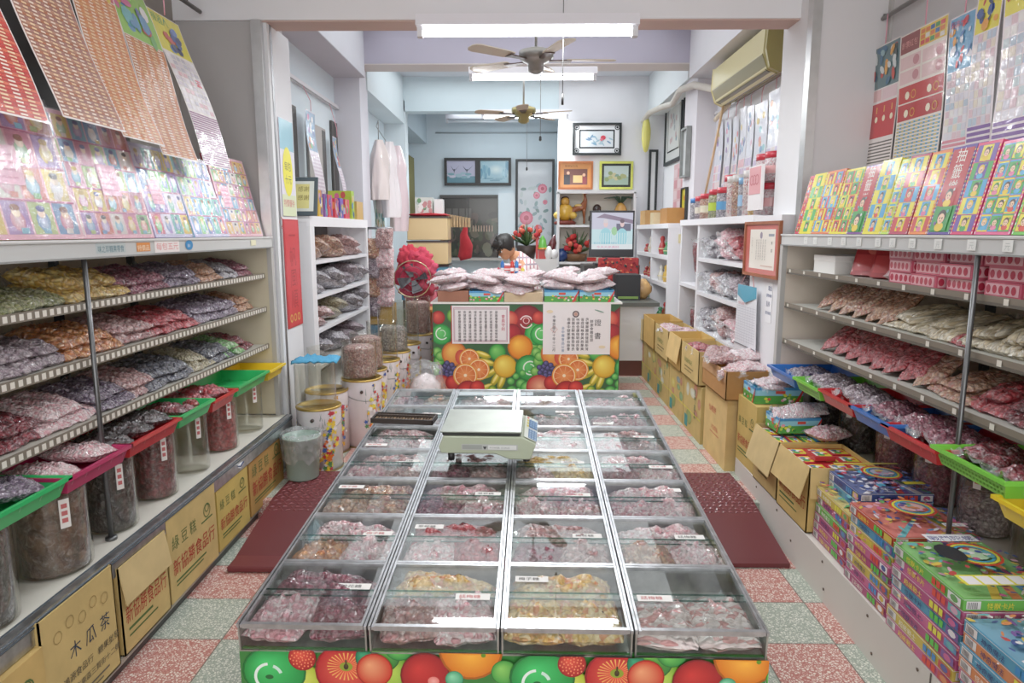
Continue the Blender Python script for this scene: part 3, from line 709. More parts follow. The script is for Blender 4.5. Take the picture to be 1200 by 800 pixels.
for r in range(7):
    for c in range(4):
        X = case_M(r, c)
        k1, k2 = BINC.get((r, c), (rng.choice(['pink', 'rose', 'pinkwhite', 'burgundy', 'pink', 'pinkwhite']), rng.choice(['pinkwhite', 'pink', 'pinkwhite', 'rose', 'nuts'])))
        t = thing('glass_top_bin', f'glass-lidded steel candy bin, {RO[r]}, {CS[c]} in the centre case', 'candy bin', (0, 0, 0), 0, 'glass-lidded bins of the centre case')
        t.matrix_world = X
        D = -.066
        b = MB(); b.box(.003, .007, .003, Lr-.003, D, -.004, m='bin_wall'); b.box(W-.007, W-.003, .003, Lr-.003, D, -.004, m='bin_wall')
        b.box(.007, W-.007, Lr-.008, Lr-.003, D, -.004, m='bin_wall'); b.box(.003, W-.003, .003, Lr-.003, D-.004, D, m='bin_wall')
        if r > 0: b.box(.007, W-.007, .003, .006, D, -.004, m='bin_wall')
        b.build('tray', t)
        b = MB()
        for x in (.002, W-.016):
            b.box(x, x+.006, 0, Lr, -.006, .004, m='steel'); b.box(x+.008, x+.014, 0, Lr, -.006, .002, m='steel'); b.box(x+.006, x+.008, 0, Lr, -.006, -.002, '#30343a', 'satin')
        b.box(.016, W-.016, 0, .010, -.008, .004, m='steel'); b.box(.016, W-.016, Lr-.008, Lr-.001, -.006, .003, m='steel')
        b.build('rim', t)
        b = MB(); b.box(.016, W-.016, .13, Lr-.008, -.005, -.002, m='glass'); b.box(.016, W-.016, .127, .130, -.005, -.002, m='glass_edge'); b.build('rear_pane', t)
        b = MB(); b.box(.017, W-.017, .010, .145, .0, .003, m='glass'); b.box(.017, W-.017, .145, .148, 0, .003, m='glass_edge'); b.build('front_pane', t)
        if r == 0:
            b = MB(); b.box(.006, W-.006, .002, .005, D, -.008, m='glass'); b.build('front_window', t)
        if r < 6 and not (r > 2 and c == 1):
            b = MB(); lx = rng.choice([.03, W-.115, W-.125]) if (r, c) != (0, 3) else .025; ly = rng.choice([.11, .155, .03, .2]) if (r, c) != (0, 3) else .115
            zz = .0032 if ly < .13 else -.0018
            b.box(lx, lx+.085, ly, ly+.026, zz, zz+.0005, '#f4f2ee', 'matte')
            q = Pr(b, (lx, ly, zz+.0005), (1, 0, 0), (0, 1, 0), .085, .026, 'matte'); q.text(rng.choice(['草莓糖', '話梅糖', '棉花糖', '牛奶糖', '梅子糖']), .008, .007, .015, rng.choice(['#c86a6a', '#4a4a4a', '#c86a6a']), sx=1.2)
            b.build('price_label', t)
        # the bags in it
        spots = [(.083, .085, 0), (.22, .09, 0), (.152, .195, 90)]
        if (r, c) == (0, 3): spots = [(.09, .08, 4), (.21, .085, -4)]
        if r >= 5: spots = [(.10, .12, 90), (.215, .14, 0)]
        for i, (bx, by, rz) in enumerate(spots):
            kk = (k1, k2, k2)[i] if (r, c) != (0, 1) else ('rose', 'pinkwhite', 'gold')[i]
            big = 1.0 if r < 5 else .9
            o = bag(kk, (.15 if i < 2 else .13)*big, (.17 if i < 2 else .25)*big, .06, f'{CW[kk]} candy bag {("at left", "at right", "at the back")[i]} in the {RO[r]} bin, {CS[c]}', (0, 0, 0), group='candy bags in the centre case')
            o.matrix_world = X @ Matrix.Translation((bx+rng.uniform(-.01, .01), by, D+.033)) @ RZ(rz+rng.uniform(-12, 12)) @ RX(rng.uniform(-4, 4))

# weighing scale
t = thing('weighing_scale', 'pale green electronic weighing scale with steel plate on the centre case', 'weighing scale')
t.matrix_world = case_M(0, 0).copy() @ Matrix.Translation((0, 0, 0))
t.matrix_world = Matrix.Translation(at(572, 535, z=.755)) @ RZ(-2) @ RX(3)
b = MB()
out = [(-.165, .012), (.05, .012), (.085, 0), (.15, 0), (.185, .07), (.135, .098), (-.16, .098), (-.17, .05)]
out = [(-.165, .02), (.03, .02), (.08, 0), (.155, 0), (.175, .06), (.125, .085), (-.155, .085), (-.172, .045)]
X0 = b.X; b.X = Matrix.Translation((0, -.05, .01)); b.extrude(out, .25, '#b3bda2', 'plastic'); b.X = X0
q = Pr(b, (-.15, -.0505, .035), (1, 0, 0), (0, 0, 1), .26, .045, 'satin')
q.rect(.06, .01, .20, .022, '#b8bcb8'); q.rect(.063, .013, .07, .016, '#9da29c'); q.text('▼', .135, .012, .016, '#2a2a2a'); q.rect(.155, .013, .10, .016, '#dfe2de'); q.text('POWER SCALE', .16, .016, .010, '#7a7e82')
b.build('body', t, .004)
b = MB(); b.box(-.158, .118, -.045, .195, .095, .107, '#2e312e', 'satin'); b.build('plate_support', t, .003)
b = MB(); b.box(-.165, .124, -.052, .205, .108, .114, '#8d9188', 'metalp'); b.build('weighing_plate', t, .002)
b = MB()
ex = Vector((.05, 0, -.025)).normalized(); 
q = Pr(b, (.178-.05*0, -.045, .068), (0, 1, 0), Vector((-.05, 0, .025)).normalized(), .24, .056, 'satin', off=.004)
q.rect(.002, .002, .236, .052, '#dfe4da'); q.rect(.01, .004, .10, .034, '#4f79a8'); q.rect(.12, .004, .09, .034, '#4f79a8')
for i in range(5):
    for j in range(3): q.rect(.015+i*.018, .007+j*.0105, .012, .007, '#a9c4de')
for i in range(4):
    for j in range(3): q.rect(.126+i*.02, .007+j*.0105, .014, .007, '#8fb2d4')
for i, c_ in enumerate(['#d8c84a', '#d8c84a', '#d8c84a', '#c84a3a']): q.rect(.10+i*.03, .041, .02, .008, c_)
b.build('keypad', t)
for sx in (-.13, .14):
    for sy in (-.03, .17):
        b = MB(); b.cyl((sx, sy, 0), (sx, sy, .03 if sx < 0 else .012), .012, '#262626', 'satin'); b.build('foot', t)
# abacus
t = thing('abacus', 'dark brown wooden abacus lying on the left of the centre case', 'abacus')
t.matrix_world = Matrix.Translation(at(474, 493, z=.765)) @ RZ(-7) @ RX(3.3)
b = MB(); b.box(-.135, .135, -.045, -.037, 0, .022, '#2e241f', 'wood'); b.box(-.135, .135, .037, .045, 0, .022, '#2e241f', 'wood'); b.box(-.135, -.127, -.045, .045, 0, .022, '#2e241f', 'wood'); b.box(.127, .135, -.045, .045, 0, .022, '#2e241f', 'wood'); b.box(-.13, .13, .012, .018, .004, .022, '#3a2e27', 'wood')
b.build('frame', t, .0015)
b = MB()
for i in range(19):
    b.cyl((-.118+i*.0131, -.04, .012), (-.118+i*.0131, .04, .012), .0014, '#6a5a48', 'wood', 6)
b.build('rods', t)
b = MB()
for i in range(19):
    for y in (-.031, -.023, -.015, -.005, .024, .032):
        b.X = Matrix.Translation((-.118+i*.0131, y, .012)) @ RX(90); b.lathe([(.0015, -.0036), (.006, -.0004), (.006, .0004), (.0015, .0036)], '#6f5a48' if i % 3 else '#947a5e', 'gloss', 8)
o = b.build('beads', t); o['kind'] = 'stuff'
# ================================================================== LEFT RACK
def rack(side):
    """side -1 = left, +1 = right; shelves facing the aisle"""
    L = side < 0
    s = side
    XF = 1.505; XB = 1.97
    y0, y1 = .7, (4.06 if L else 3.90)
    def bx(mb, a, b_, *r, m=None):
        x0, x1 = sorted((s*a, s*b_)); mb.box(x0, x1, *r, **({"m": m} if m else {}))
    t = thing('display_rack', 'grey metal display rack with three shelves along the ' + ('left wall under the leaning toy boxes' if L else 'right wall under the standing picture cards'), 'display rack', (s*1.7, (y0+y1)/2, 0))
    t.location = (0, 0, 0)
    zt = (1.47, 1.535) if L else (1.487, 1.55)
    mb = MB(); bx(mb, XF-.03, XF-.01, y0, y1+.02, zt[0], zt[1], '#c9cac8', 'satin'); bx(mb, XF-.035, XB, y0, y1+.02, zt[1]-.01, zt[1], '#cfcfce', 'satin')
    bx(mb, XF-.036, XF-.03, y0, y1+.02, zt[0], zt[0]+.006, '#8e8f8d', 'satin'); bx(mb, XF-.036, XF-.03, y0, y1+.02, zt[1]-.006, zt[1], '#e6e6e4', 'satin')
    if L:
        q = Pr(mb, (-(XF-.03), 2.0, zt[0]), (0, 1, 0), (0, 0, 1), 2.0, .065, 'satin')
        def yy(px): return at(px, 292, x=-1.475).y-2.0
        a, b_ = yy(112), yy(147); q.rect(a, .016, b_-a, .036, '#b9c4c4'); q.text('味之珍糖果零食', a+.01, .021, .026, '#2f6a78', sx=(b_-a-.02)/7/.026)
        a, b_ = yy(160), yy(176); q.rect(a, .016, b_-a, .034, '#e08a3c'); q.text('特價品', a+.005, .021, .024, '#fbe6c8', sx=(b_-a-.01)/3/.024)
        a, b_ = yy(181), yy(210); q.rect(a, .008, b_-a, .052, '#f4ebe8'); q.text('每包五元', a+.012, .02, .032, '#e08a8a', sx=(b_-a-.02)/4/.032)
        a, b_ = yy(217), yy(226); q.disc((a+b_)/2, .034, (b_-a)/2, .022, '#2f86c0'); q.text('10', (a+b_)/2-.02, .024, .022, '#e4f0f8', sx=1.6)
        a, b_ = yy(294), yy(300); q.rect(a, .018, b_-a, .03, '#e4e2c0')
    else:
        q = Pr(mb, ((XF-.03), 3.9, zt[0]), (0, -1, 0), (0, 0, 1), 3.0, .065, 'satin')
        for px in (942, 953, 970, 986, 1004, 1026, 1043, 1066, 1096, 1135, 1177):
            u = 3.9-at(px, 286, x=1.475).y; q.rect(u, .014, .045, .036, '#e8eae6'); q.text('元', u+.009, .02, .026, '#b9c0bd')
    mb.build('header_board', t)
    mb = MB(); bx(mb, XB, XB+.005, y0, y1, .46, zt[0], '#cbbba4' if L else '#d8c7b4', 'wall')
    for y in ((1.2, 1.75, 2.3, 2.85, 3.42) if L else (1.4, 2.1, 2.85)): bx(mb, XB-.03, XB, y-.012, y+.012, .5, zt[0], '#3d4040', 'satin')
    mb.build('back_panel', t)
    mb = MB(); bx(mb, XF-.01, XB, y1-.012, y1, .46, zt[0], '#d9cfb4' if L else '#e0d3c4', 'wall'); bx(mb, XF-.035, XF-.008, y1-.02, y1+.02, .40, zt[0], '#b7b5b1', 'satin')
    mb.build('end_panel', t)
    for z, xf in (((1.312, 1.52), (1.115, 1.52), (.893, 1.52)) if L else ((1.353, 1.50), (1.162, 1.50), (.958, 1.50))):
        mb = MB(); ye = y1-.02 if L else y1-.04
        bx(mb, xf, XB-.02, y0, ye, z-.012, z, '#b9b6ac' if L else '#c0c0b8', 'satin'); bx(mb, xf-.005, xf, y0, ye, z-.022, z+.008, '#7a7164', 'satin')
        if L:
            q = Pr(mb, (-(xf-.005), y0, z-.022), (0, 1, 0), (0, 0, 1), ye-y0, .03, 'satin')
            n = int((ye-y0)/.034)
            for i in range(n): q.rect(i*.034+.004, .005, .019, .02, '#e4dfd4'); q.l = .0006
        else:
            bx(mb, xf-.007, xf-.005, y0, ye, z-.022, z-.012, '#5a554c', 'satin')
            q = Pr(mb, ((xf-.005), ye, z-.022), (0, -1, 0), (0, 0, 1), ye-y0, .03, 'satin')
            for i in range(16): q.rect(i*.19+.03, .006, .022, .02, '#dcd8cc')
        mb.build('shelf', t)
    zs = .452 if L else .45
    bf = 1.43 if L else 1.645
    mb = MB(); bx(mb, bf, XB, y0, y1, zs-.025, zs, '#e2dfd3' if L else '#b5b0a6', 'satin')
    bx(mb, bf-.025, bf, y0, y1, zs-.075, zs+.002, m='steel'); bx(mb, bf, bf+.007, y0, y1, zs, zs+.003, '#4a545c', 'satin'); bx(mb, bf-.029, bf-.025, y0, y1, zs-.022, zs-.018, '#4a545c', 'satin'); bx(mb, bf-.029, bf-.025, y0, y1, zs-.01, zs-.006, '#59626a', 'satin')
    mb.build('base_counter', t)
    for y in ((2.33, 1.1) if L else (2.24, 1.0)):
        xp = 1.492 if L else 1.478; zp = zs if L else .206
        mb = MB(); mb.cyl((s*xp, y, zp), (s*xp, y, zt[0]), .0085, '#6e6f70', 'metalp', 10); mb.cyl((s*xp, y, zp), (s*xp, y, zp+.012), .013 if not L else .02, '#6e6f70', 'metalp', 10); mb.build('pole', t)
    return t
rack(-1); rack(1)
# plinths under the cartons
mb = MB(); mb.hexa([(-1.97, .7, .0), (-1.41, .7, 0), (-1.97, 4.06, 0), (-1.46, 4.06, 0), (-1.97, .7, .055), (-1.385, .7, .055), (-1.97, 4.06, .055), (-1.445, 4.06, .055)], '#2f2c2a', 'satin')
mb.hexa([(-1.95, .7, .055), (-1.375, .7, .055), (-1.95, 4.0, .055), (-1.435, 4.0, .055), (-1.95, .7, .072), (-1.375, .7, .072), (-1.95, 4.0, .072), (-1.435, 4.0, .072)], '#a39a8c', 'satin')
tag(mb.build('low_plinth'), 'low grey ledge carrying the row of cartons under the left rack', 'plinth')
mb = MB(); mb.hexa([(1.26, .7, 0), (1.6, .7, 0), (1.315, 4.02, 0), (1.6, 4.02, 0), (1.26, .7, .205), (1.6, .7, .205), (1.315, 4.02, .205), (1.6, 4.02, .205)], '#d9d3ca', 'wall')
def px_(y): return 1.26+(y-.7)*.01657
for y in (1.95, ): mb.box(px_(y)-.002, px_(y)+.001, y-.003, y+.003, 0, .205, '#4a4540', 'satin')
for y, z in ((3.62, .17), (3.3, .17), (3.1, .10), (2.75, .17), (2.72, .06), (2.35, .16), (2.3, .04), (2.02, .17), (1.9, .15), (2.0, .05)): mb.cyl((px_(y)-.003, y, z), (px_(y)+.002, y, z), .006, '#5a4a3c', 'satin', 8)
tag(mb.build('white_plinth'), 'off-white low plinth with rusty screws carrying cartons and toy boxes', 'plinth')

# ---- bags on the racks
cnt = {}
def row(side, sn, z, px0, px1, kind, n, h=.055, layers=2, w=.15, l=.24, mode='lie', col_=None, xf=1.53, py=400):
    s = side; X = s*(xf+.02)
    ya, yb = sorted((at(px0, py, x=X).y, at(px1, py, x=X).y))
    key = (side, sn)
    for i in range(n):
        for lay in range(layers if (i < n-1 or n == 1) else max(1, layers-1)):
            cnt[key] = cnt.get(key, 0)+1
            y = ya+(yb-ya)*(i+.5+.5*(lay % 2))/n
            nm = f'{CW[kind]} bag, {ORD[(cnt[key]-1)] if cnt[key] <= 30 else "thirty-"+ORD[cnt[key]-31]} along the {sn} shelf of the {"left" if s < 0 else "right"} rack'
            ww = min(w, (yb-ya)/n*1.35+.02)
            if mode == 'lie':
                rot = (rng.uniform(-7, 7), s*rng.uniform(6, 16), -s*90+rng.uniform(-12, 12))
                o = bag(kind, ww, l*rng.uniform(.9, 1.05), h*rng.uniform(.9, 1.15), nm, (s*(xf+.02+l*.5+.015*lay), y, z+h*.5+lay*h*.72+.004), (0, 0, 0), group=f'bags on the {sn} {"left" if s < 0 else "right"} shelf')
                o.rotation_euler = (Matrix.Rotation(R(s*-10), 4, 'Y').to_3x3() @ Matrix.Rotation(R(-s*90+rng.uniform(-14, 14)), 3, 'Z') @ Matrix.Rotation(R(rng.uniform(-6, 6)), 3, 'Y')).to_euler()
            else:   # standing, leaning back against the next
                o = bag(kind, .15, .20, .045, nm, (s*(xf+.11), y, z+.075), (0, 0, 0), group=f'bags on the {sn} {"left" if s < 0 else "right"} shelf')
                o.rotation_euler = (Matrix.Rotation(R(-s*90+28), 3, 'Z') @ Matrix.Rotation(R(34+rng.uniform(-6, 6)), 3, 'X') @ Matrix.Rotation(R(rng.uniform(-6, 6)), 3, 'Z') @ Matrix.Rotation(R(-s*24), 3, 'Y')).to_euler()
# left: nearest to farthest
for a in ((-60, 0, 'lime', 2), (0, 84, 'lime', 3), (84, 152, 'yellow', 4), (140, 204, 'burgundy', 4), (204, 240, 'purple', 3), (240, 266, 'brown', 2), (266, 284, 'silver', 2), (283, 299, 'burgundy', 2)):
    row(-1, 'top', 1.312, a[0], a[1], a[2], a[3], py=350, h=.05 if a[2] != 'yellow' else .06, layers=2 if a[2] != 'lime' else 1)
for a in ((-70, 0, 'mauve', 2), (0, 78, 'mauve', 4), (78, 146, 'orange', 4), (142, 190, 'rose', 3), (180, 235, 'red', 4), (235, 284, 'purple', 5), (284, 303, 'brown', 2)):
    row(-1, 'middle', 1.115, a[0], a[1], a[2], a[3], py=400, h=.055)
for a in ((-80, 0, 'crimson', 2), (0, 55, 'crimson', 3), (50, 112, 'pinkwhite', 3), (108, 162, 'purple', 3), (155, 192, 'rose', 3), (180, 232, 'navy', 4), (232, 258, 'olive', 2), (250, 280, 'navy', 3), (270, 292, 'greenwrap', 2), (284, 303, 'crimson', 2)):
    row(-1, 'bottom', .893, a[0], a[1], a[2], a[3], py=470, h=.052)

# right shelves
def pack(side, sn, px0, px1, z, kind, hh, n, lbl, py=330, xf=1.53):
    pass
for a in ((1032, 1066, 'pink', 1, .09, 1), ):
    row(1, 'top', 1.353, a[0], a[1], a[2], a[3], h=a[4], layers=a[5], w=.22, l=.2, py=330)
# white box and flat pink packets on the top right shelf
mb = MB(); mb.box(-.1, .1, -.12, .12, 0, .09, '#eceae6', 'satin'); mb.box(-.102, .102, -.122, .122, .062, .092, '#f4f2ee', 'satin')
o = tag(mb.build('white_box', None, .002), 'plain white lidded box at the far end of the top right shelf', 'box'); o.location = (1.64, 3.5, 1.353)
for i in range(2):
    mb = MB(); mb.box(-.09, .09, -.014, .014, 0, .16, '#a8242c', 'film'); q = Pr(mb, (-.09, -.0145, 0), (1, 0, 0), (0, 0, 1), .18, .16, 'film'); q.rect(.01, .02, .16, .08, '#c43c40'); q.disc(.09, .12, .03, .02, '#d9685c')
    o = tag(mb.build('red_packet'), f'red flat packet leaning on the top right shelf, {("nearer the white box","beside the pink bag")[i]}', 'packet', 'red packets on the top right shelf'); o.location = (1.62, 3.2-.18*i, 1.358); o.rotation_euler = (R(-18), 0, R(-62))
k = 0
def brick_mesh():
    mb = MB(); bm_w, bm_d, bm_h = .085, .055, .045
    mb.box(-.11, .11, -.085, .085, 0, .048, '#c9576e', 'film')
    for f, (O, X, W_) in enumerate((((-.1105, .085, 0), (0, -1, 0), .17), ((-.11, -.0855, 0), (1, 0, 0), .22))):
        q = Pr(mb, O, X, (0, 0, 1), W_, .048, 'film'); q.rect(.008, .006, W_-.016, .036, '#e8b4bc')
        for i in range(int(W_/.03)): q.disc(.02+i*.03, .024, .011, .014, '#b83048')
    q = Pr(mb, (-.11, -.085, .048), (1, 0, 0), (0, 1, 0), .22, .17, 'film'); q.rect(.01, .01, .2, .15, '#d98a98')
    for i in range(5):
        for j in range(4): q.disc(.03+i*.038, .03+j*.036, .013, .013, rng.choice(['#b83048', '#e8c8cc', '#a02840']))
    return mb
for y, nn in ((2.80, 3), (2.60, 3), (2.41, 4), (2.20, 3), (2.0, 4), (1.8, 3)):
    for j in range(nn):
        o = brick_mesh().build('sweet_packet') if k == 0 else dup(first_pack)
        if k == 0: first_pack = o
        k += 1
        if j == 3: o.location = (1.74, y+rng.uniform(-.02, .02), 1.354+.049*2)
        else: o.location = (1.645+rng.uniform(-.015, .015), y+rng.uniform(-.012, .012), 1.354+.0485*j)
        o.rotation_euler = (0, 0, R(rng.uniform(-6, 6)))
        tag(o, f'pink wrapped packet in the {ORD[(2.80, 2.60, 2.41, 2.20, 2.0, 1.8).index(y)]} pile from the red packets, {("bottom", "middle", "top", "back")[j]} of its pile', 'packet', 'pink packets piled on the top right shelf')
for a in ((953, 978, 'nuts', 2, .055), (978, 1008, 'nuts', 2, .055), (1008, 1040, 'brown', 2, .06)):
    row(1, 'middle', 1.162, a[0], a[1], a[2], a[3], h=a[4], layers=1, mode='stand', py=370)
for a in ((1034, 1072, 'cream', 2, .05, 2), (1072, 1112, 'cream', 2, .05, 2), (1106, 1136, 'red', 1, .05, 1), (1120, 1165, 'cream', 2, .055, 2), (1160, 1230, 'cream', 3, .06, 2)):
    row(1, 'middle', 1.162, a[0], a[1], a[2], a[3], h=a[4], layers=a[5], w=.2, py=380)
for a in ((955, 985, 'red', 2, .05), (985, 1062, 'stripered', 1, .03), (982, 1066, 'red', 5, .055), (1062, 1092, 'nuts', 1, .06)):
    if a[2] == 'stripered': continue
    row(1, 'bottom', .958, a[0], a[1], a[2], a[3], h=a[4], layers=1, mode='stand', py=430)
for a in ((1082, 1132, 'nuts', 2, .05, 2), (1132, 1168, 'red', 2, .055, 2), (1165, 1240, 'crimson', 3, .05, 2)):
    row(1, 'bottom', .958, a[0], a[1], a[2], a[3], h=a[4], layers=a[5], w=.18, py=470)

# ---- jars and trays on the racks' base counters
def jar(x, y, z, r, h, kind, label, fill=.85, lid=None, lab=True, group=None, body='acrylic'):
    t = thing('clear_jar', label, 'jar', (x, y, z), rng.uniform(0, 360) if not lab else 0, group)
    mb = MB(); mb.lathe([(0, .004), (r-.004, .004), (r, .012), (r, h-.01), (r+.003, h-.006), (r+.003, h), (r-.003, h), (r-.003, h-.008), (r-.004, .012)], '#f4f4f0', body, 28); mb.build('jar_body', t)
    if kind:
        mb = MB(); R_ = r-.008; hh = h*fill; prof = [(0, .007), (R_*.96, .007), (R_, .02)]+[(R_*(1-.03*(i % 2)), .02+(hh-.03)*i/6) for i in range(1, 7)]+[(R_*.7, hh+.008), (0, hh+.014)]
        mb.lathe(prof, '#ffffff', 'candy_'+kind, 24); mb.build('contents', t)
    if lid:
        mb = MB(); mb.lathe([(0, h+.018), (r-.006, h+.018), (r+.005, h+.012), (r+.005, h-.01), (r+.0035, h-.01)], lid, 'plastic', 24); mb.build('lid', t)
    if lab:
        mb = MB(); s = -1 if x > 0 else 1
        a = R(-35 if x < 0 else 215)
        vs = []; 
        for i in range(4):
            aa = a+R(-8+i*5.3); 
            for zz in (h*.56, h*.88): vs.append((math.cos(aa)*(r+.0012), math.sin(aa)*(r+.0012), zz))
        mb.add(vs, [(2*i, 2*i+2, 2*i+3, 2*i+1) for i in range(3)], '#f2ede8', 'matte')
        for q in range(3):
            zz = h*(.62+q*.08); c_, s_n = math.cos(a), math.sin(a)
            pts = [(math.cos(a+R(d))*(r+.002), math.sin(a+R(d))*(r+.002), zz+e) for d, e in ((-5, 0), (4, 0), (4, h*.05), (-5, h*.05))]
            mb.add(pts, [(0, 1, 2, 3)], '#c86a6a', 'matte')
        mb.build('paper_label', t)
    return t
jw = ['dark', 'brown plum', 'dark red and black', 'deep red', 'empty', 'red', 'empty']
for i, (y, r, kind, fill, lb) in enumerate(((1.78, .105, 'black', .9, 'clear jar of black preserved fruit, nearest on the left counter'), (2.12, .11, 'plum', .92, 'clear jar packed with brown dried plums under the magenta tray'),
        (2.44, .09, 'black', .9, 'clear jar of dark red and black sweets under the red tray'), (2.76, .085, 'crimson', .88, 'clear jar of deep red wrapped sweets under the green tray'),
        (3.07, .082, None, 0, 'empty clear jar with beige rim on the left counter'), (3.40, .085, 'red', .8, 'clear jar of red sweets in film under the far green tray'), (3.74, .085, None, 0, 'empty clear jar under the yellow tray'))):
    jar(-1.55, y, .454, r, .30, kind, lb, fill, lid='#c9b78a' if i == 4 else None)
def tray(s, x, y0, y1, z, colr, label, grid=False, depth=.30, hgt=.06, rot=0, tilt=0):
    """open rectangular plastic tray with sloping sides; x = aisle-side edge of the rim"""
    L_ = y1-y0; D = depth
    t = thing('plastic_tray', label, 'tray', (x+s*D/2, (y0+y1)/2, z), rot)
    if tilt: t.rotation_euler = (0, R(s*tilt), R(rot))
    hx, hy = D/2, L_/2; i = .028; k = .0035
    mb = MB()
    o0 = [(-hx+i, -hy+i, -hgt), (hx-i, -hy+i, -hgt), (hx-i, hy-i, -hgt), (-hx+i, hy-i, -hgt)]
    o1 = [(-hx+.008, -hy+.008, 0), (hx-.008, -hy+.008, 0), (hx-.008, hy-.008, 0), (-hx+.008, hy-.008, 0)]
    i0 = [(p[0]*(1-k*2/hx), p[1]*(1-k*2/hy), -hgt+k) for p in o0]; i1 = [(p[0]*(1-k/hx), p[1]*(1-k/hy), 0) for p in o1]
    r1 = [(-hx, -hy, 0), (hx, -hy, 0), (hx, hy, 0), (-hx, hy, 0)]; r2 = [(p[0], p[1], -.012) for p in r1]; r3 = [(p[0]*.99, p[1]*.99, -.012) for p in r1]
    mb.add(o0+o1+i0+i1+r1+r2, [(0, 3, 2, 1), (8, 9, 10, 11)]+[(a, (a+1) % 4, 4+(a+1) % 4, 4+a) for a in range(4)]+[(8+a, 12+a, 12+(a+1) % 4, 8+(a+1) % 4) for a in range(4)]
           + [(12+a, 16+a, 16+(a+1) % 4, 12+(a+1) % 4) for a in range(4)]+[(16+a, 20+a, 20+(a+1) % 4, 16+(a+1) % 4) for a in range(4)], colr, 'plastic')
    dk = mixc(colr, '#000000', .35)
    if grid:
        for side in (0, 1):
            n = int(L_/.016)
            for j in range(3):
                for q in range(n-3):
                    yy = -hy+.03+q*.016; f = (j+1)/4.2; xx = -s*(hx-.008-(i-.008)*f+.0006)
                    mb.add([(xx, yy, -hgt*f), (xx, yy+.008, -hgt*f), (xx+s*.0012, yy+.008, -hgt*f-.007), (xx+s*.0012, yy, -hgt*f-.007)], [(0, 1, 2, 3)], dk, 'plastic')
    else:
        for j in range(5):
            yy = -hy+.04+j*(L_-.08)/4; xx = -s*(hx-.012)
            mb.add([(xx-s*.002, yy-.002, -.013), (xx-s*.002, yy+.002, -.013), (xx+s*.016, yy+.002, -hgt+.006), (xx+s*.016, yy-.002, -hgt+.006)], [(0, 1, 2, 3)], mixc(colr, '#ffffff', .15), 'plastic')
    mb.build('tray_body', t)
    return t
GRN = '#2fb765'; RED = '#c3262c'; MAG = '#b52a5c'; YEL = '#ecca2c'; BLU_ = '#2f6fc0'; LIM = '#78cf45'
TL = ((1.62, 2.04, .805, GRN, 'bright green tray at the near end of the left counter', 'purple', 2), (2.02, 2.38, .80, MAG, 'magenta tray of pink sweets on the left counter', 'pinkwhite', 2),
      (2.37, 2.75, .80, RED, 'red tray of dark wrapped sweets right behind the rack pole', 'black', 3), (2.74, 3.06, .803, GRN, 'green tray of dark sweets between two red trays', 'crimson', 1),
      (3.05, 3.32, .79, RED, 'small red tray of red sweets between the green trays', 'red', 2), (3.33, 3.75, .795, GRN, 'empty bright green tray far on the left counter', None, 0), (3.76, 4.02, .785, YEL, 'yellow tray at the far corner of the left counter', None, 0))
for i, (a, b_, z, c_, lb, kd, n) in enumerate(TL):
    tray(-1, -1.41, a, b_, z, c_, lb, depth=.29)
    for j in range(n):
        bag(kd, .15, .2, .06, f'{CW[kd]} bag, {ORD[j]} in the {" ".join(lb.split(" tray")[0].split()[-2:])} tray {i+1 and ("at the near end", "before the rack pole", "behind the rack pole", "between red trays", "between green trays")[i]} on the left', (-1.55, a+(b_-a)*(j+.5)/n, z-.018+.012*j), (0, 8, rng.uniform(60, 120)), group='bags in the trays of the left counter')
TR = ((3.42, 3.78, .83, BLU_, 'blue tray at the far end of the right counter', 'purple', 1, False), (3.12, 3.42, .832, LIM, 'light green latticed tray between blue and red trays', 'mauve', 2, True), (2.80, 3.12, .845, RED, 'red tray of dark bagged sweets on the right counter', 'mauve', 2, False),
      (2.50, 2.82, .84, BLU_, 'blue tray of red and white bags on the right counter', 'burgundy', 2, False), (2.21, 2.56, .84, RED, 'red tray of bagged sweets right behind the right rack pole', 'burgundy', 3, False), (1.88, 2.24, .85, LIM, 'light green latticed tray at the right picture edge', 'crimson', 2, True), (1.6, 1.93, .80, YEL, 'yellow orange tray cut by the right picture edge', 'toys', 1, False))
for i, (a, b_, z, c_, lb, kd, n, g) in enumerate(TR):
    tray(1, 1.385, a, b_, z+.004*(i % 2), c_, lb, grid=g, depth=.37)
    for j in range(n):
        bag(kd, .15, .2, .055, f'{CW[kd]} bag, {ORD[j]} in the {("far blue", "far latticed green", "far red", "nearer blue", "nearer red", "near latticed green", "yellow")[i]} tray on the right', (1.56, a+(b_-a)*(j+.5)/n, z-.02+.012*j), (0, -8, rng.uniform(60, 120)), group='bags in the trays of the right counter')
for i, (y, r, kind, fill, lb, lid) in enumerate(((3.5, .095, 'black', .6, 'dark clear jar under the far blue tray', None), (3.16, .095, 'black', .7, 'dark clear jar under the light green tray', '#3a3a3a'), (2.83, .09, 'burgundy', .55, 'clear jar of burgundy sweets under the red and blue trays', None),
        (2.53, .095, 'burgundy', .5, 'clear jar with white lid under the blue tray', '#e8e6e2'), (2.26, .09, 'mauve', .45, 'clear jar of bagged sweets just behind the right rack pole', None), (1.98, .095, None, 0, 'empty clear jar with red and white label under the lattice tray', None), (1.68, .1, None, 0, 'empty clear jar at the right edge', None))):
    jar(1.745, y*1.085, .452, r*1.05, .325, kind, lb, fill, lid)
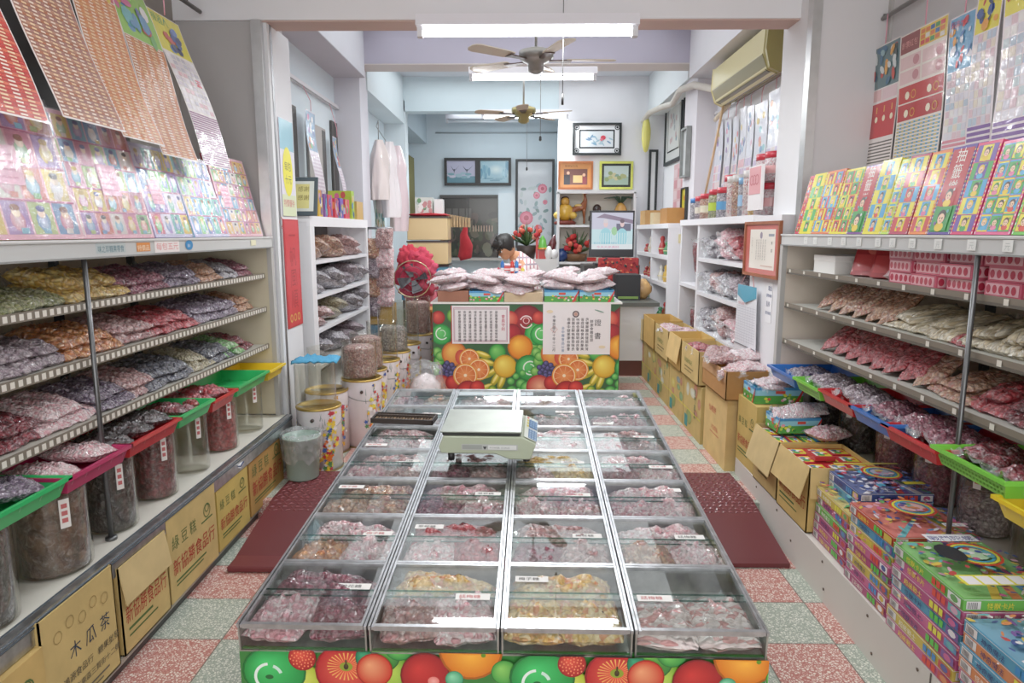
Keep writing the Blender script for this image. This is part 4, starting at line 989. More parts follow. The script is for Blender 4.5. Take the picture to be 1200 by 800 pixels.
# ================================================================== CARTONS
KR = '#cdb070'; KD = '#b98d4c'
def carton(name_l, x0, x1, y0, y1, z0, z1, colr=KR, open_=False, prints=(), face='x+', flaps=(), rot=0, group=None, label=None):
    """cardboard carton; prints are functions drawing on the aisle face"""
    cx, cy = (x0+x1)/2, (y0+y1)/2; a, b_, h = (x1-x0)/2, (y1-y0)/2, z1-z0
    t = thing('cardboard_carton', label, 'carton', (cx, cy, z0), rot, group)
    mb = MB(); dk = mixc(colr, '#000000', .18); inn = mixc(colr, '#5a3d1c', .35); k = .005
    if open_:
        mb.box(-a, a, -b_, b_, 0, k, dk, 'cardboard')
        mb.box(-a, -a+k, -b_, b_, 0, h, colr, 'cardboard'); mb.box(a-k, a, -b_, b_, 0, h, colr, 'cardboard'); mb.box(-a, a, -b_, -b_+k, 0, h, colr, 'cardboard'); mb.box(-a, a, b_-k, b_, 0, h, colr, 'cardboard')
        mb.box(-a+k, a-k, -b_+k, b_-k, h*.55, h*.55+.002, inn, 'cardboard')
    else:
        mb.box(-a, a, -b_, b_, 0, h, colr, 'cardboard')
        q = Pr(mb, (-a, -b_, h), (1, 0, 0), (0, 1, 0), 2*a, 2*b_, 'cardboard')
        if 2*b_ > 2*a: q.rect(a-.0015, 0, .003, 2*b_, dk); q.rect(a-.03, 0, .06, 2*b_, mixc(colr, '#e8d8a8', .4), 'satin')
        else: q.rect(0, b_-.0015, 2*a, .003, dk)
    if face == 'x+': q = Pr(mb, (a, -b_, 0), (0, 1, 0), (0, 0, 1), 2*b_, h, 'cardboard')
    elif face == 'x-': q = Pr(mb, (-a, b_, 0), (0, -1, 0), (0, 0, 1), 2*b_, h, 'cardboard')
    for p in prints: p(q)
    mb.build('box_body', t)
    for f in flaps:
        ang, ln = f[1], f[2]
        m = MB()
        c_ = mixc(colr, '#ffffff', .06)
        if f[0] == 'x-': m.X = T(-a, 0, h) @ RY(-ang); m.box(-.004, 0, -b_+.004, b_-.004, 0, ln, c_, 'cardboard')
        if f[0] == 'x+': m.X = T(a, 0, h) @ RY(ang); m.box(0, .004, -b_+.004, b_-.004, 0, ln, c_, 'cardboard')
        if f[0] == 'y-': m.X = T(0, -b_, h) @ RX(ang); m.box(-a+.004, a-.004, -.004, 0, 0, ln, c_, 'cardboard')
        if f[0] == 'y+': m.X = T(0, b_, h) @ RX(-ang); m.box(-a+.004, a-.004, 0, .004, 0, ln, c_, 'cardboard')
        m.build('flap', t)
    return t
GR = '#4f6a35'; RDk = '#b5372c'
def p_mung(q):
    w, h = q.W, q.Hh
    s = min(h*.21, w*.14)
    q.text('綠豆糕', w*.07, h*.60, s*1.05, GR, sx=.95, gap=1.25); q.ring(w*.80, h*.72, s*.5, s*.09, GR, n=12); q.ring(w*.80, h*.75, s*.28, s*.08, GR, n=10); q.rect(w*.66, h*.60, w*.25, h*.02, GR)
    q.text('新協勝食品行', w*.06, h*.30, s*1.25, RDk, sx=w*.88/6/(s*1.25))
    q.rect(w*.10, h*.20, w*.62, h*.022, GR); q.rect(w*.10, h*.155, w*.55, h*.018, GR)
def p_shop(q):
    w, h = q.W, q.Hh; q.text('新協勝食品行', w*.06, h*.34, h*.22, RDk, sx=w*.88/6/(h*.22)); q.rect(w*.1, h*.24, w*.5, h*.03, GR); q.rect(w*.1, h*.17, w*.6, h*.02, GR)
def p_papaya(q):
    w, h = q.W, q.Hh
    q.text('木瓜茶', w*.32, h*.48, h*.16, '#2c3a4a', gap=1.35, sx=.95)
    for i in range(5): q.ring(w*(.2+i*.16), h*(.76+.05*(i % 2)), h*.05, h*.008, '#a88d54', n=10)
    q.text('鴻源食品行  糖果批發', w*.20, h*.30, h*.08, '#4a4438', sx=1.0); q.text('台中市東區三賢街十二號', w*.20, h*.18, h*.07, '#5a5244'); q.rect(w*.22, h*.10, w*.6, h*.018, '#6a6150'); q.rect(w*.22, h*.06, w*.5, h*.014, '#6a6150')
def cl_x(y): return -1.392-.0155*(y-2)     # face line of the left cartons
cl = [(1.42, 1.80, .30, '#ccaa66', False, (p_mung,), (), 'closed carton with green ring logo at the near left corner'),
      (1.80, 2.16, .37, KR, True, (p_papaya,), (), 'open carton printed with black tea characters, full of packets, on the left ledge'),
      (2.20, 2.52, .33, KR, True, (p_shop,), (('x+', 172, .14),), 'open carton with its folded flap over the red lettering on the left ledge'),
      (2.54, 2.97, .36, KR, False, (p_mung,), (), 'closed carton with full green and red lettering, third from far on the left ledge'),
      (3.00, 3.36, .325, '#ccb05e', False, (p_mung,), (), 'yellowish closed carton with a folded paper on top on the left ledge'),
      (3.40, 3.90, .34, KD, False, (p_mung,), (), 'brown closed carton at the far end of the left ledge')]
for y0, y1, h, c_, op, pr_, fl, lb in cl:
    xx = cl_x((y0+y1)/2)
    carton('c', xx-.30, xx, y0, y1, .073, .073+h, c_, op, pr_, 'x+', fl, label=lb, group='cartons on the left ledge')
for i in range(4): bag('toys' if i % 2 else 'red', .12, .15, .05, f'coloured packet sticking out of the open tea carton, {ORD[i]} from the near end', (-1.50, 1.86+i*.075, .40), (0, 20, 90), group='packets in the open tea carton', name='sweet_packet', cat='packet')
mb = MB(); mb.X = RX(0); mb.box(-.06, .06, -.05, .05, 0, .006, '#eef0f4', 'satin'); mb.box(-.06, .062, -.05, .052, .006, .012, '#3a4a78', 'satin'); mb.box(-.058, .058, -.05, .05, .012, .016, '#f4f4f4', 'satin')
o = tag(mb.build('folded_paper'), 'folded blue and white paper lying on a carton on the left ledge', 'paper'); o.location = (-1.46, 3.28, .400); o.rotation_euler = (0, 0, R(12))

# right side, upper floor: lower layer
FR = ['#3f8a4a', '#c8b83c', '#4a7a8a', '#8a9a4a', '#b0563c', '#c8d0c0']
def p_fruit(seed, text=None):
    def f(q):
        r_ = random.Random(seed); w, h = q.W, q.Hh
        for i in range(6):
            x, y = r_.uniform(.1, .9)*w, r_.uniform(.45, .92)*h; c_ = r_.choice(FR); q.disc(x, y, r_.uniform(.06, .16)*w, r_.uniform(.06, .14)*h, mixc(c_, KR, .35), mixc(c_, '#ffffff', .2), n=12)
        q.disc(w*.35, h*.28, w*.16, h*.14, mixc('#4a8a4a', KR, .4), n=12)
        q.rect(w*.1, h*.06, w*.18, h*.22, '#3f8a8a')
        if text: q.text(text, w*.62, h*.78, h*.13, '#3a6a48', vert=True)
        q.rect(0, h*.40, w, h*.018, '#d8d04a')
    return f
def p_red2(q):
    w, h = q.W, q.Hh; q.text('仙楂餅', w*.22, h*.66, h*.11, '#c8604a', sx=1.1); q.text('大益食品', w*.36, h*.42, h*.08, '#c8604a'); q.rect(w*.3, h*.36, w*.4, h*.012, '#c8604a')
low = [(4.60, 5.10, .50, 21, '金門高粱', 'lower fruit-printed carton with green characters, nearest of its row'), (5.12, 5.62, .49, 22, None, 'lower fruit-printed carton with yellow strap, second of its row'), (5.64, 6.14, .48, 23, '水果', 'lower fruit-printed carton with red patch, third of its row'),
       (6.16, 6.62, .48, 24, None, 'lower fruit-printed carton, fourth of its row'), (6.64, 7.1, .47, 25, None, 'lower fruit-printed carton at the far end of its row')]
for y0, y1, z1, sd, tx, lb in low:
    carton('c', 1.25, 1.485, y0, y1, .1, z1, mixc(KR, '#8a8a3a', .15), False, (p_fruit(sd, tx),), 'x-', label=lb+' on the right', group='lower cartons along the right aisle')
up_ = [(4.62, 5.12, .51, .75, KR, (('x-', 168, .0),), 'red', 'open carton of red bagged sweets on the fruit-printed cartons'), (5.15, 5.55, .50, .76, '#d9b468', (('x-', 171, .2),), None, 'open carton with a big flap hanging into the aisle'),
       (5.6, 6.15, .49, .75, KR, (), 'pinkwhite', 'open carton of pink bags farther along the right aisle'), (6.2, 6.75, .49, .76, '#cda45a', (), None, 'open carton with bare inside near the white desk'), (6.78, 7.2, .48, .70, '#d8c08a', (), None, 'pale open carton with blue label at the far end of the right row')]
def p_plain(q):
    w, h = q.W, q.Hh; q.text('新協勝食品行', w*.2, h*.45, h*.16, '#6a7a3a', sx=1.0); q.rect(w*.22, h*.3, w*.5, h*.04, '#7a6a3a'); q.rect(w*.22, h*.2, w*.4, h*.03, '#7a6a3a')
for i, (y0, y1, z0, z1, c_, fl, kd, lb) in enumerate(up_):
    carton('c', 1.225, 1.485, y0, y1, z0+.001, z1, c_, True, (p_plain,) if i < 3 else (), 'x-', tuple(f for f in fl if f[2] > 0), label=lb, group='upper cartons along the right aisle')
    if kd:
        for j in range(5):
            bag(kd, .15, .19, .06, f'{CW[kd]} bag, {ORD[j]} in the {"open carton on the fruit-printed cartons" if i == 0 else "farther open carton of pink bags"}', (1.31+.10*(j % 2), y0+.1+.16*(j//2)*((y1-y0)/.5), z1-.045+.012*(j % 3)), (rng.uniform(-8, 8), rng.uniform(-8, 8), rng.uniform(0, 180)), group='bags in the open cartons')
    elif i == 3: bag('silver', .18, .22, .05, 'silvery bag in the bare open carton near the desk', (1.37, y0+.28, z1-.09))
mb = MB(); mb.box(-.001, .001, -.12, .12, 0, .17, '#f0f2f4', 'card'); q = Pr(mb, (-.001, .12, 0), (0, -1, 0), (0, 0, 1), .24, .17, 'card'); q.rect(.01, .02, .2, .12, '#5aa0c8'); q.rect(.03, .05, .1, .06, '#e8eef2')
o = tag(mb.build('blue_label_sheet'), 'blue and white sheet on the farthest carton of the right row', 'sheet'); o.location = (1.222, 7.0, .55)
# tall beige carton + brown open one
carton('c', 1.262, 1.49, 4.06, 4.56, .1, .555, '#d9b878', False, (p_red2,), 'x-', label='tall plain beige carton with faint red characters at the end of the upper floor')
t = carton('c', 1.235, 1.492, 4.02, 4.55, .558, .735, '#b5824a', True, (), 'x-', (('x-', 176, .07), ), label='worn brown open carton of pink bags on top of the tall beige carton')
for j in range(7): bag(('rose', 'pinkwhite', 'straw')[j % 3], .17, .21, .06, f'{CW[("rose", "pinkwhite", "straw")[j % 3]]} bag in the worn brown open carton, {ORD[j]} of the heap', (1.30+.065*(j % 3), 4.14+.14*(j//3), .71+.02*(j % 2)+.012*j), (rng.uniform(-10, 10), rng.uniform(-10, 10), rng.uniform(0, 180)), group='bags in the worn brown carton')
# cartons on the plinth
carton('c', 1.315, 1.595, 3.70, 4.02, .207, .60, '#ceaf62', False, (p_mung,), 'x-', label='closed carton with green and red lettering on the right plinth')
carton('c', 1.305, 1.60, 3.33, 3.68, .207, .515, KR, True, (p_plain,), 'x-', (('x-', 165, .19),), label='open carton of blue and red packets on the right plinth')
carton('c', 1.30, 1.61, 2.95, 3.31, .207, .515, '#d3b168', True, (p_shop,), 'x-', (('x-', 165, .15), ('y-', 174, .14)), label='open carton of red picture packets on the right plinth, nearest the toy boxes')
def picpack(a, b_, h, base, label, loc, rz, group, tilt=0):
    mb = MB(); mb.box(-a, a, -b_, b_, 0, h, base, 'card'); q = Pr(mb, (-a, -b_, h), (1, 0, 0), (0, 1, 0), 2*a, 2*b_, 'card')
    q.rect(a*.25, b_*.2, a*1.5, b_*1.2, '#e6d23c'); q.disc(a*.7, b_*1.1, a*.35, b_*.35, '#3f9a4a'); q.disc(a*1.1, b_*.8, a*.3, b_*.3, '#f0efe8'); q.disc(a*1.3, b_*1.2, a*.25, b_*.25, '#3a78b8'); q.disc(a*.9, b_*.6, a*.2, b_*.25, '#d8442f'); q.rect(a*.3, b_*1.5, a*1.2, b_*.25, '#e8e4d8')
    o = tag(mb.build('picture_packet'), label, 'packet', group); o.location = loc; o.rotation_euler = (0, R(tilt), R(rz)); return o
for j in range(10):
    xx = 1.36+.10*(j % 3) if j < 9 else 1.43; yy = 3.02+.115*((j//3) % 3) if j < 9 else 3.14
    picpack(.05, .048, .02, '#c02a30', f'red picture packet in the nearest plinth carton, {ORD[j]} from its aisle corner', (xx, yy, .475 if j < 9 else .500), 90 if j == 9 else 90+rng.uniform(-4, 4), 'red picture packets in the carton')
for j in range(8):
    xx = 1.345+.07*(j % 4); yy = 3.42+.15*(j//4)
    picpack(.033, .07, .02, ('#2f6a9a', '#c02a30', '#3f8a4a')[j % 3], f'{("blue","red","green")[j%3]} picture packet in the middle plinth carton, {ORD[j]} of eight', (xx, yy, .482), rng.uniform(-8, 8), 'picture packets in the middle plinth carton', rng.uniform(-6, 6))
# the printed display boxes
def dispbox(a, b_, h, loc, rz, label, lid=True, kind='straw', n=3):
    t = thing('printed_sweet_box', label, 'box', loc, rz)
    mb = MB(); k = .003; c_ = '#5fb4d8'
    mb.box(-a, a, -b_, b_, 0, k, c_, 'card')
    mb.box(-a, -a+k, -b_, b_, 0, h, c_, 'card'); mb.box(a-k, a, -b_, b_, 0, h, c_, 'card'); mb.box(-a, a, -b_, -b_+k, 0, h, c_, 'card'); mb.box(-a, a, b_-k, b_, 0, h, c_, 'card')
    for O, X, W_ in (((-a, -b_, 0), (1, 0, 0), 2*a), ((-a, b_, 0), (0, -1, 0), 2*b_)):
        q = Pr(mb, O, X, (0, 0, 1), W_, h, 'card')
        q.rect(0, 0, W_, h*.5, '#4fa043'); q.rect(0, h*.5, W_, h*.32, '#8fcfe6'); q.rect(0, h*.85, W_, h*.15, '#3f8fc8')
        r_ = random.Random(int(loc[0]*100)+int(W_*1000))
        for i in range(int(W_/.018)):
            x = r_.uniform(0, W_); q.disc(x, h*r_.uniform(.15, .6), .010, .008, r_.choice(['#e8e04a', '#f2f0e8', '#f0a0b0', '#2f8a3a', '#b8dc5a', '#d84a3a']), n=8)
        q.rect(W_*.42, h*.62, W_*.2, h*.18, '#d8483a'); q.poly([(W_*.80, 0), (W_*.88, 0), (W_, h*.75), (W_, h)], '#cf3a30')
    mb.build('box_body', t)
    for j in range(n):
        pass
    return t
dispbox(.135, .10, .095, (1.46, 3.87, .602), 0, 'printed box of pink straw sweets on the closed plinth carton')
dispbox(.11, .085, .08, (1.46, 3.56, .520), 4, 'small printed box of pink straw sweets on the middle plinth carton')
for j in range(4): bag('straw', .16, .22, .045, f'pink straw sweet pack on the printed box above the closed carton, {ORD[j]} of four', (1.44+.06*j, 3.83+.03*(j % 2), .70+.022*j), (rng.uniform(-8, 8), rng.uniform(-10, 10), rng.uniform(40, 130)), group='straw sweet bags on the plinth boxes')
for j in range(3): bag('straw', .12, .18, .04, f'pink and white straw sweet bag in the small printed box, {ORD[j]} of three', (1.44+.05*j, 3.55, .60+.016*j), (rng.uniform(-8, 8), -14, rng.uniform(60, 110)), group='straw sweet bags in the small printed box')
bag('pink', .2, .14, .06, 'puffy pink sweet bag between the two open plinth cartons', (1.56, 3.36, .555), (0, 0, 20))

# ================================================================== TOY BOXES ON THE PLINTH
PAL = ['#c8608e', '#5a8fb8', '#d8bc50', '#c24a48', '#6aa860', '#7a5a9c', '#ebe8e8', '#d88a58', '#68b0b4', '#4a5a98', '#d8a8bc']
def toybox(a, b_, h, style, seed):
    r_ = random.Random(seed); mb = MB()
    base = {'blue': '#3a4f90', 'red': '#c84e38', 'green': '#6cb850', 'pink': '#c8648e', 'cyan': '#5098b8', 'yellow': '#d0b850', 'magenta': '#b04c7a', 'orange': '#d88450'}[style]
    mb.box(-a, a, -b_, b_, 0, h, base, 'card')
    q = Pr(mb, (-a, -b_, h), (1, 0, 0), (0, 1, 0), 2*a, 2*b_, 'card')
    q.rect(.004, .004, 2*a-.008, 2*b_-.008, mixc(base, '#ffffff', .12))
    for i in range(6):
        c_ = r_.choice(PAL); x = r_.uniform(0, 2*a); q.poly([(x, 0), (x+.03, 0), (2*a-x*.5+.02, 2*b_), (2*a-x*.5, 2*b_)], c_)
    for i in range(150):
        q.disc(r_.uniform(0, 2*a), r_.uniform(0, 2*b_), r_.uniform(.004, .022), r_.uniform(.003, .012), r_.choice(PAL if style != 'blue' else ['#3f6fc8', '#2a2f6a', '#5ab8d8', '#8a9ad8', '#e8e8f0', '#c84a5a']), n=7, rot=r_.uniform(0, 3))
    cx, cy = a*1.1, b_*1.15
    for k_, c_ in ((.105, '#d84a30'), (.09, '#e8e04a'), (.075, '#48a8c8')): q.ring(cx, cy, k_*a/.15*.72, .008, c_, n=26)
    q.disc(cx, cy, .045*a/.15, .04*a/.15, mixc(base, '#ffffff', .4), n=16)
    for i in range(10): q.disc(cx+r_.uniform(-.04, .04), cy+r_.uniform(-.035, .035), .012, .010, r_.choice(PAL), n=7)
    if style == 'green':
        q.rect(a*.5, b_*1.6, a*1.1, b_*.28, '#f0f0f4'); q.text('戰鬥陀螺卡', a*.55, b_*1.64, b_*.2, '#3a3a8a'); q.disc(a*.6, b_*1.15, a*.28, b_*.32, '#2a2c30', n=12); q.rect(.01, .01, 2*a-.02, b_*.32, '#e8e04a')
        for i in range(6): q.rect(.02+i*a*.31, .014, a*.26, b_*.26, '#f2eef0')
    elif style == 'red': q.rect(a*1.2, .008, a*.5, b_*.16, '#f2f0e8'); q.text('閃亮卡', a*1.22, .01, b_*.13, '#3a5ab8')
    elif style == 'blue': q.rect(a*1.25, .01, a*.55, b_*.22, '#e8d83a'); q.rect(.01, 1.86*b_, 2*a-.02, b_*.12, '#d8cc5a'); q.text('寶貝卡片', a*.3, b_*.1, b_*.22, '#e8c8e0')
    else: q.text('卡片王', a*.2, b_*.2, b_*.3, '#f4f0e8')
    tx = r_.choice(['百變小精靈', '五彩繽紛', '怪獸卡片', '神奇魔法', '超級戰士'])
    for O, X, W_ in (((-a, b_, 0), (0, -1, 0), 2*b_), ((-a, -b_, 0), (1, 0, 0), 2*a)):
        q = Pr(mb, O, X, (0, 0, 1), W_, h, 'card')
        q.rect(0, h*.92, W_, h*.08, mixc(base, '#ffffff', .5)); q.rect(.008, h*.14, W_*.14, h*.7, '#e8e4e0')
        for i in range(7): q.rect(.012+i*W_*.014, h*.2, W_*.006, h*.55, '#5a5458')
        q.text(tx, W_*.22, h*.22, h*.6, r_.choice(['#f4f0e0', '#2a2a6a', '#f2e04a']), sx=W_*.34/5/(h*.6))
        c2 = r_.choice(['#e8e04a', '#5ac84a', '#3a8ac8', '#e04a3a'])
        for i in range(3): q.rect(W_*(.6+i*.065), h*.2, W_*.05, h*.62, c2)
        q.rect(W_*.82, h*.15, W_*.16, h*.7, r_.choice(PAL)); q.disc(W_*.9, h*.5, W_*.05, h*.3, r_.choice(PAL), n=8)
    return mb
stacks = [  # (far y, near y, x front, top z, styles from top)
    (2.92, 2.65, 1.375, .515, ['blue', 'cyan', ], .30, 0, .44),
    (2.93, 2.60, 1.325, .440, ['yellow', 'pink', 'green', 'magenta', 'pink', 'magenta'], .28, -2, .207),
    (2.57, 2.256, 1.300, .512, ['red', 'cyan', 'yellow', 'pink', 'magenta', 'yellow', 'pink', 'magenta'], .30, 0, .207),
    (2.222, 1.85, 1.285, .512, ['green', 'pink', 'magenta', 'cyan', 'pink', 'magenta', 'yellow', 'pink'], .30, 0, .207),
    (1.82, 1.48, 1.275, .470, ['cyan', 'orange', 'cyan', 'orange', 'pink', 'cyan', 'magenta'], .30, 0, .207)]
SN = ['short far pile', 'far stack by the carton', 'second stack from the cartons', 'third stack from the cartons', 'nearest stack at the corner']
hb = .037
for si, (yf, yn, xf, zt, st, wd, rz, zb) in enumerate(stacks):
    hb = (zt-zb)/len(st)
    for i, style in enumerate(st):
        o = toybox(wd/2, (yf-yn)/2, hb-.002, style, si*20+i).build('toy_box')
        tag(o, f'{style} printed toy box, {ORD[i]} from the top of the {SN[si]}', 'toy box', 'printed toy boxes stacked on the right plinth')
        o.location = (xf+wd/2+(rng.uniform(-.006, .006) if i else 0), (yf+yn)/2+(rng.uniform(-.004, .004) if i else 0), zt-hb*(i+1)+.001); o.rotation_euler = (0, 0, R(rz+rng.uniform(-.8, .8)))
# ================================================================== LEANING TOY BOXES AND HANGING CARDS, LEFT
def cell_art(q, x, y, w, h, r_, pal):
    c1, c2 = r_.choice(pal), r_.choice(pal)
    q.rect(x+w*.04, y+h*.04, w*.92, h*.92, c1)
    s = q.l
    q.disc(x+w*.5, y+h*.42, w*.28, h*.30, c2, mixc(c2, '#ffffff', .5), n=9); q.disc(x+w*.5, y+h*.66, w*.17, h*.16, r_.choice(['#f2d2b4', '#f5dcc4', '#f0e0d0']), n=9)
    q.disc(x+w*.5, y+h*.78, w*.19, h*.1, r_.choice(['#3a2a28', '#c8a03a', '#8a4a2a', '#4a4a8a']), n=8)
    q.rect(x+w*r_.uniform(.1, .6), y+h*.06, w*.3, h*.16, r_.choice(pal))
P1 = ['#6fa8c0', '#c87890', '#d8b85a', '#78a868', '#a078b0', '#d8ccc4', '#6890b8', '#c86858', '#a8b870']
P2 = ['#5a9ac8', '#a07ac0', '#58b8a8', '#d8607a', '#e8c848', '#7ac868', '#e8e0f0', '#4878b8']
def lean(y0, y1, ztop, label, nx, ny, pal, seed, edge=None, pink=True, xb=-1.52, xt=-1.62, fold=None):
    """flat toy package leaning back on the rack's top board"""
    zb = 1.537; t = thing('toy_package', label, 'toy package', (0, 0, 0), 0, 'toy packages leaning on the left rack')
    mb = MB(); W_ = y1-y0; Y = Vector((xt-xb, 0, ztop-zb)); L_ = Y.length; Y.normalize()
    mb.X = Matrix.Translation((xb, y0, zb)) @ Matrix(((0, Y.x, -Y.z*-1, 0), (1, 0, 0, 0), (0, Y.z, -Y.x, 0), (0, 0, 0, 1)))
    mb.box(0, W_, 0, L_, -.025, 0, edge or '#c8b8c8', 'card'); mb.X = I4()
    q = Pr(mb, (xb, y0, zb), (0, 1, 0), Y, W_, L_, 'film')
    r_ = random.Random(seed); q.rect(0, 0, W_, L_, '#e6a9b8' if seed % 2 else '#c8c0e0'); l0 = q.l
    bw = .012
    for i in range(nx):
        for j in range(ny):
            q.l = l0
            cell_art(q, bw+i*(W_-2*bw)/nx, bw+j*(L_-2*bw)/ny, (W_-2*bw)/nx, (L_-2*bw)/ny, r_, pal)
    q.l = l0+.0018
    for j in range(1, ny): q.rect(0, bw+j*(L_-2*bw)/ny-.004, W_, .006, '#b04a78')
    if pink: q.rect(W_*pink, L_*.36, W_*.22, L_*.26, '#f2a8c4'); [q.rect(W_*pink+.01, L_*(.40+.05*k), W_*.16, L_*.015, '#d87a9a') for k in range(4)]
    mb.build('printed_box', t)
    # loose clear wrap
    mb = MB(); nu, nv = 14, 12; n_ = q.N; vs = []
    for j in range(nv+1):
        for i in range(nu+1):
            p = Vector((xb, y0, zb))+Vector((0, 1, 0))*(W_*i/nu)+Y*(L_*j/nv)+n_*(.009+.006*noise.noise(Vector((i*.5, j*.5, seed))))
            vs.append(p)
    mb.add(vs, [(j*(nu+1)+i, j*(nu+1)+i+1, (j+1)*(nu+1)+i+1, (j+1)*(nu+1)+i) for j in range(nv) for i in range(nu)], '#ffffff', 'wrap', True)
    mb.build('clear_wrap', t)
    return t
lean(1.30, 1.88, 2.02, 'toy package at the left picture edge, cut off by it', 4, 4, P1, 3, '#d8c040', False)
lean(1.80, 2.39, 2.00, 'large toy package with yellow side and pink price sheet, second from the near end', 5, 4, P1, 5, '#d8c84a', .42)
lean(2.31, 2.86, 1.98, 'toy package with purple cross lines and small picture windows, middle of the left rack top', 6, 5, P1, 7, '#c88aa8', .5, xb=-1.525)
lean(2.87, 3.30, 1.93, 'purple-blue toy package with pink sheet near its middle', 5, 4, P2, 8, '#a08ac8', .15, xb=-1.525)
lean(3.20, 3.58, 1.92, 'light blue glossy toy package beside the far purple one', 5, 4, P2, 10, '#88b8d8', False, xb=-1.515)
lean(3.58, 4.06, 1.965, 'narrow reddish toy package at the far end of the left rack top', 6, 6, ['#d86a5a', '#5aa0c8', '#e8b84a', '#7ab86a', '#c86a9a', '#e0d8d0'], 13, '#b84a5a', .12)

def hang(label, P0, W_dir, W_, L_, draw, bend, seed, n_dir=None, group=None, hook=None, m='film', rows=60, cols=5, down=None, thick=.0):
    """hanging sheet; P0 = top corner, W_dir = reading direction, sheet goes down"""
    t = thing('hanging_card', label, 'hanging card', (0, 0, 0), 0, group)
    mb = MB(); X = Vector(W_dir).normalized(); Y = Vector(down or (0, 0, -1)).normalized(); Yu = -Y
    q = Pr(mb, Vector(P0)+Y*L_, X, Yu, W_, L_, m); q.bend = bend
    nv = rows; vs = []; q.up()
    for j in range(nv+1):
        for i in range(cols+1): vs.append(q.pt(W_*i/cols, L_*j/nv)-q.N*.0006)
    mb.add(vs, [(j*(cols+1)+i, j*(cols+1)+i+1, (j+1)*(cols+1)+i+1, (j+1)*(cols+1)+i) for j in range(nv) for i in range(cols)], '#ece6e6', m, True)
    draw(q, random.Random(seed))
    mb.build('printed_sheet', t)
    if hook:
        h = MB(); h.tube([Vector(P0)+X*W_*.5+Vector((0, 0, 0)), Vector(P0)+X*W_*.5+Vector((0, 0, .08)), Vector(hook)], .003, '#e8a0b0', 'plastic', 6); h.build('hanging_string', t)
    return t
def strips(cs, rows_, cols_, top=None, tc='#c8b0a0', line='#8a5a4a'):
    def d(q, r_):
        w, L = q.W, q.Hh; y1 = L
        if top: y1 = L*(1-top)
        q.rect(0, 0, w, L, '#f0e8e4')
        if top:
            q.rect(.006, y1, w-.012, L*top-.006, tc); l0 = q.l
            for i in range(16): q.disc(r_.uniform(.03, w-.03), r_.uniform(y1+.02, L-.02), r_.uniform(.012, .05), r_.uniform(.015, .05), r_.choice(PAL), n=8)
            q.l = l0+.0008
        n = rows_; hh = (y1-.01)/n
        for j in range(n):
            q.l = .0016
            q.rect(.006, .006+j*hh, w-.012, hh*.82, cs[j % len(cs)] if not callable(cs) else cs(j/n))
            q.l = .0020
            q.rect(.006, .006+j*hh+hh*.82, w-.012, hh*.18, line)
            if cols_:
                q.l = .0022
                for i in range(cols_): q.rect(.010+i*(w-.02)/cols_, .006+j*hh+hh*.2, (w-.02)/cols_*.55, hh*.42, '#ecd0a8' if i % 2 else '#f2e2d2'); q.l = .0022
    return d
def bl(amp, k=1.0, ph=0):
    return lambda u, v: amp*math.sin(v*7+ph)
DN = (.34, 0, -1.0)
LG = 'hanging toy strips over the left rack'
def hl(label, pxa, pxb, pyb, ztop, d, seed, xb=-1.47, L=None):
    """pxa/pxb: bottom edge in the photograph, pyb its height there"""
    a = at(pxa, pyb, x=xb); b_ = at(pxb, pyb, x=xb)
    dn = Vector((.30, 0, -1)).normalized(); L = (ztop-a.z)/(-dn.z)
    P0 = Vector((xb, a.y, a.z))-dn*L
    hang(label, P0, (0, 1, 0), b_.y-a.y, L, d, bl(.012, 1, seed), seed, group=LG, down=dn, hook=(P0.x-.05, (a.y+b_.y)/2, P0.z+.14))
hl('red paper strip card cut off by the left picture edge', -55, 52, 122, 2.62, strips(['#c8443a', '#d86a50', '#c03a34'], 64, 6, None, line='#a82c2c'), 1, xb=-1.43)
hl('brown and mauve card of small stickers, second hanging card from the left', 70, 142, 138, 2.6, strips(['#b06a4a', '#c08a70', '#a8746a'], 46, 8, .12), 2, xb=-1.44)
hl('orange card of small packets hanging third from the left', 144, 192, 160, 2.62, strips(['#d88a4a', '#d0783a', '#d8965a'], 44, 6, .24, '#b84a5a', line='#b0663a'), 3, xb=-1.46)
hl('narrow orange card with green bordered picture top, fourth hanging', 193, 234, 180, 2.62, strips(['#d08848', '#c87a44'], 40, 5, .36, '#8ac04a', line='#a8603a'), 4, xb=-1.47)
def d_robot(q, r_):
    w, L = q.W, q.Hh; q.rect(0, 0, w, L, '#f2ece8'); q.rect(.005, L*.74, w-.01, L*.255, '#e6dc3a'); q.text('機器人', .02, L*.93, .05, '#3a9a4a')
    for i in range(14): q.disc(w*r_.uniform(.25, .75), L*r_.uniform(.77, .92), w*.10, L*.03, r_.choice(['#3a5a9a', '#2a3a6a', '#c84a3a', '#6a8ac8']), n=6)
    for j in range(10):
        q.l = .002
        for i in range(6): q.rect(.012+i*(w-.02)/6, L*(.36+j*.037), (w-.02)/6*.8, L*.028, r_.choice(['#e8e0e8', '#d8d0dc', '#e4b8c0', '#c8c4d0', '#f4f0f4'])); q.l = .002
    for j in range(22): q.rect(.005, .004+j*L*.0155, w-.01, L*.0085, '#8a3a78'); q.l = .002
    q.rect(w*.72, L*.55, w*.18, L*.05, '#d84a5a')
hl('card with blue toy robot on yellow above purple strips, farthest hanging on the left', 240, 271, 192, 2.58, d_robot, 6, xb=-1.485)
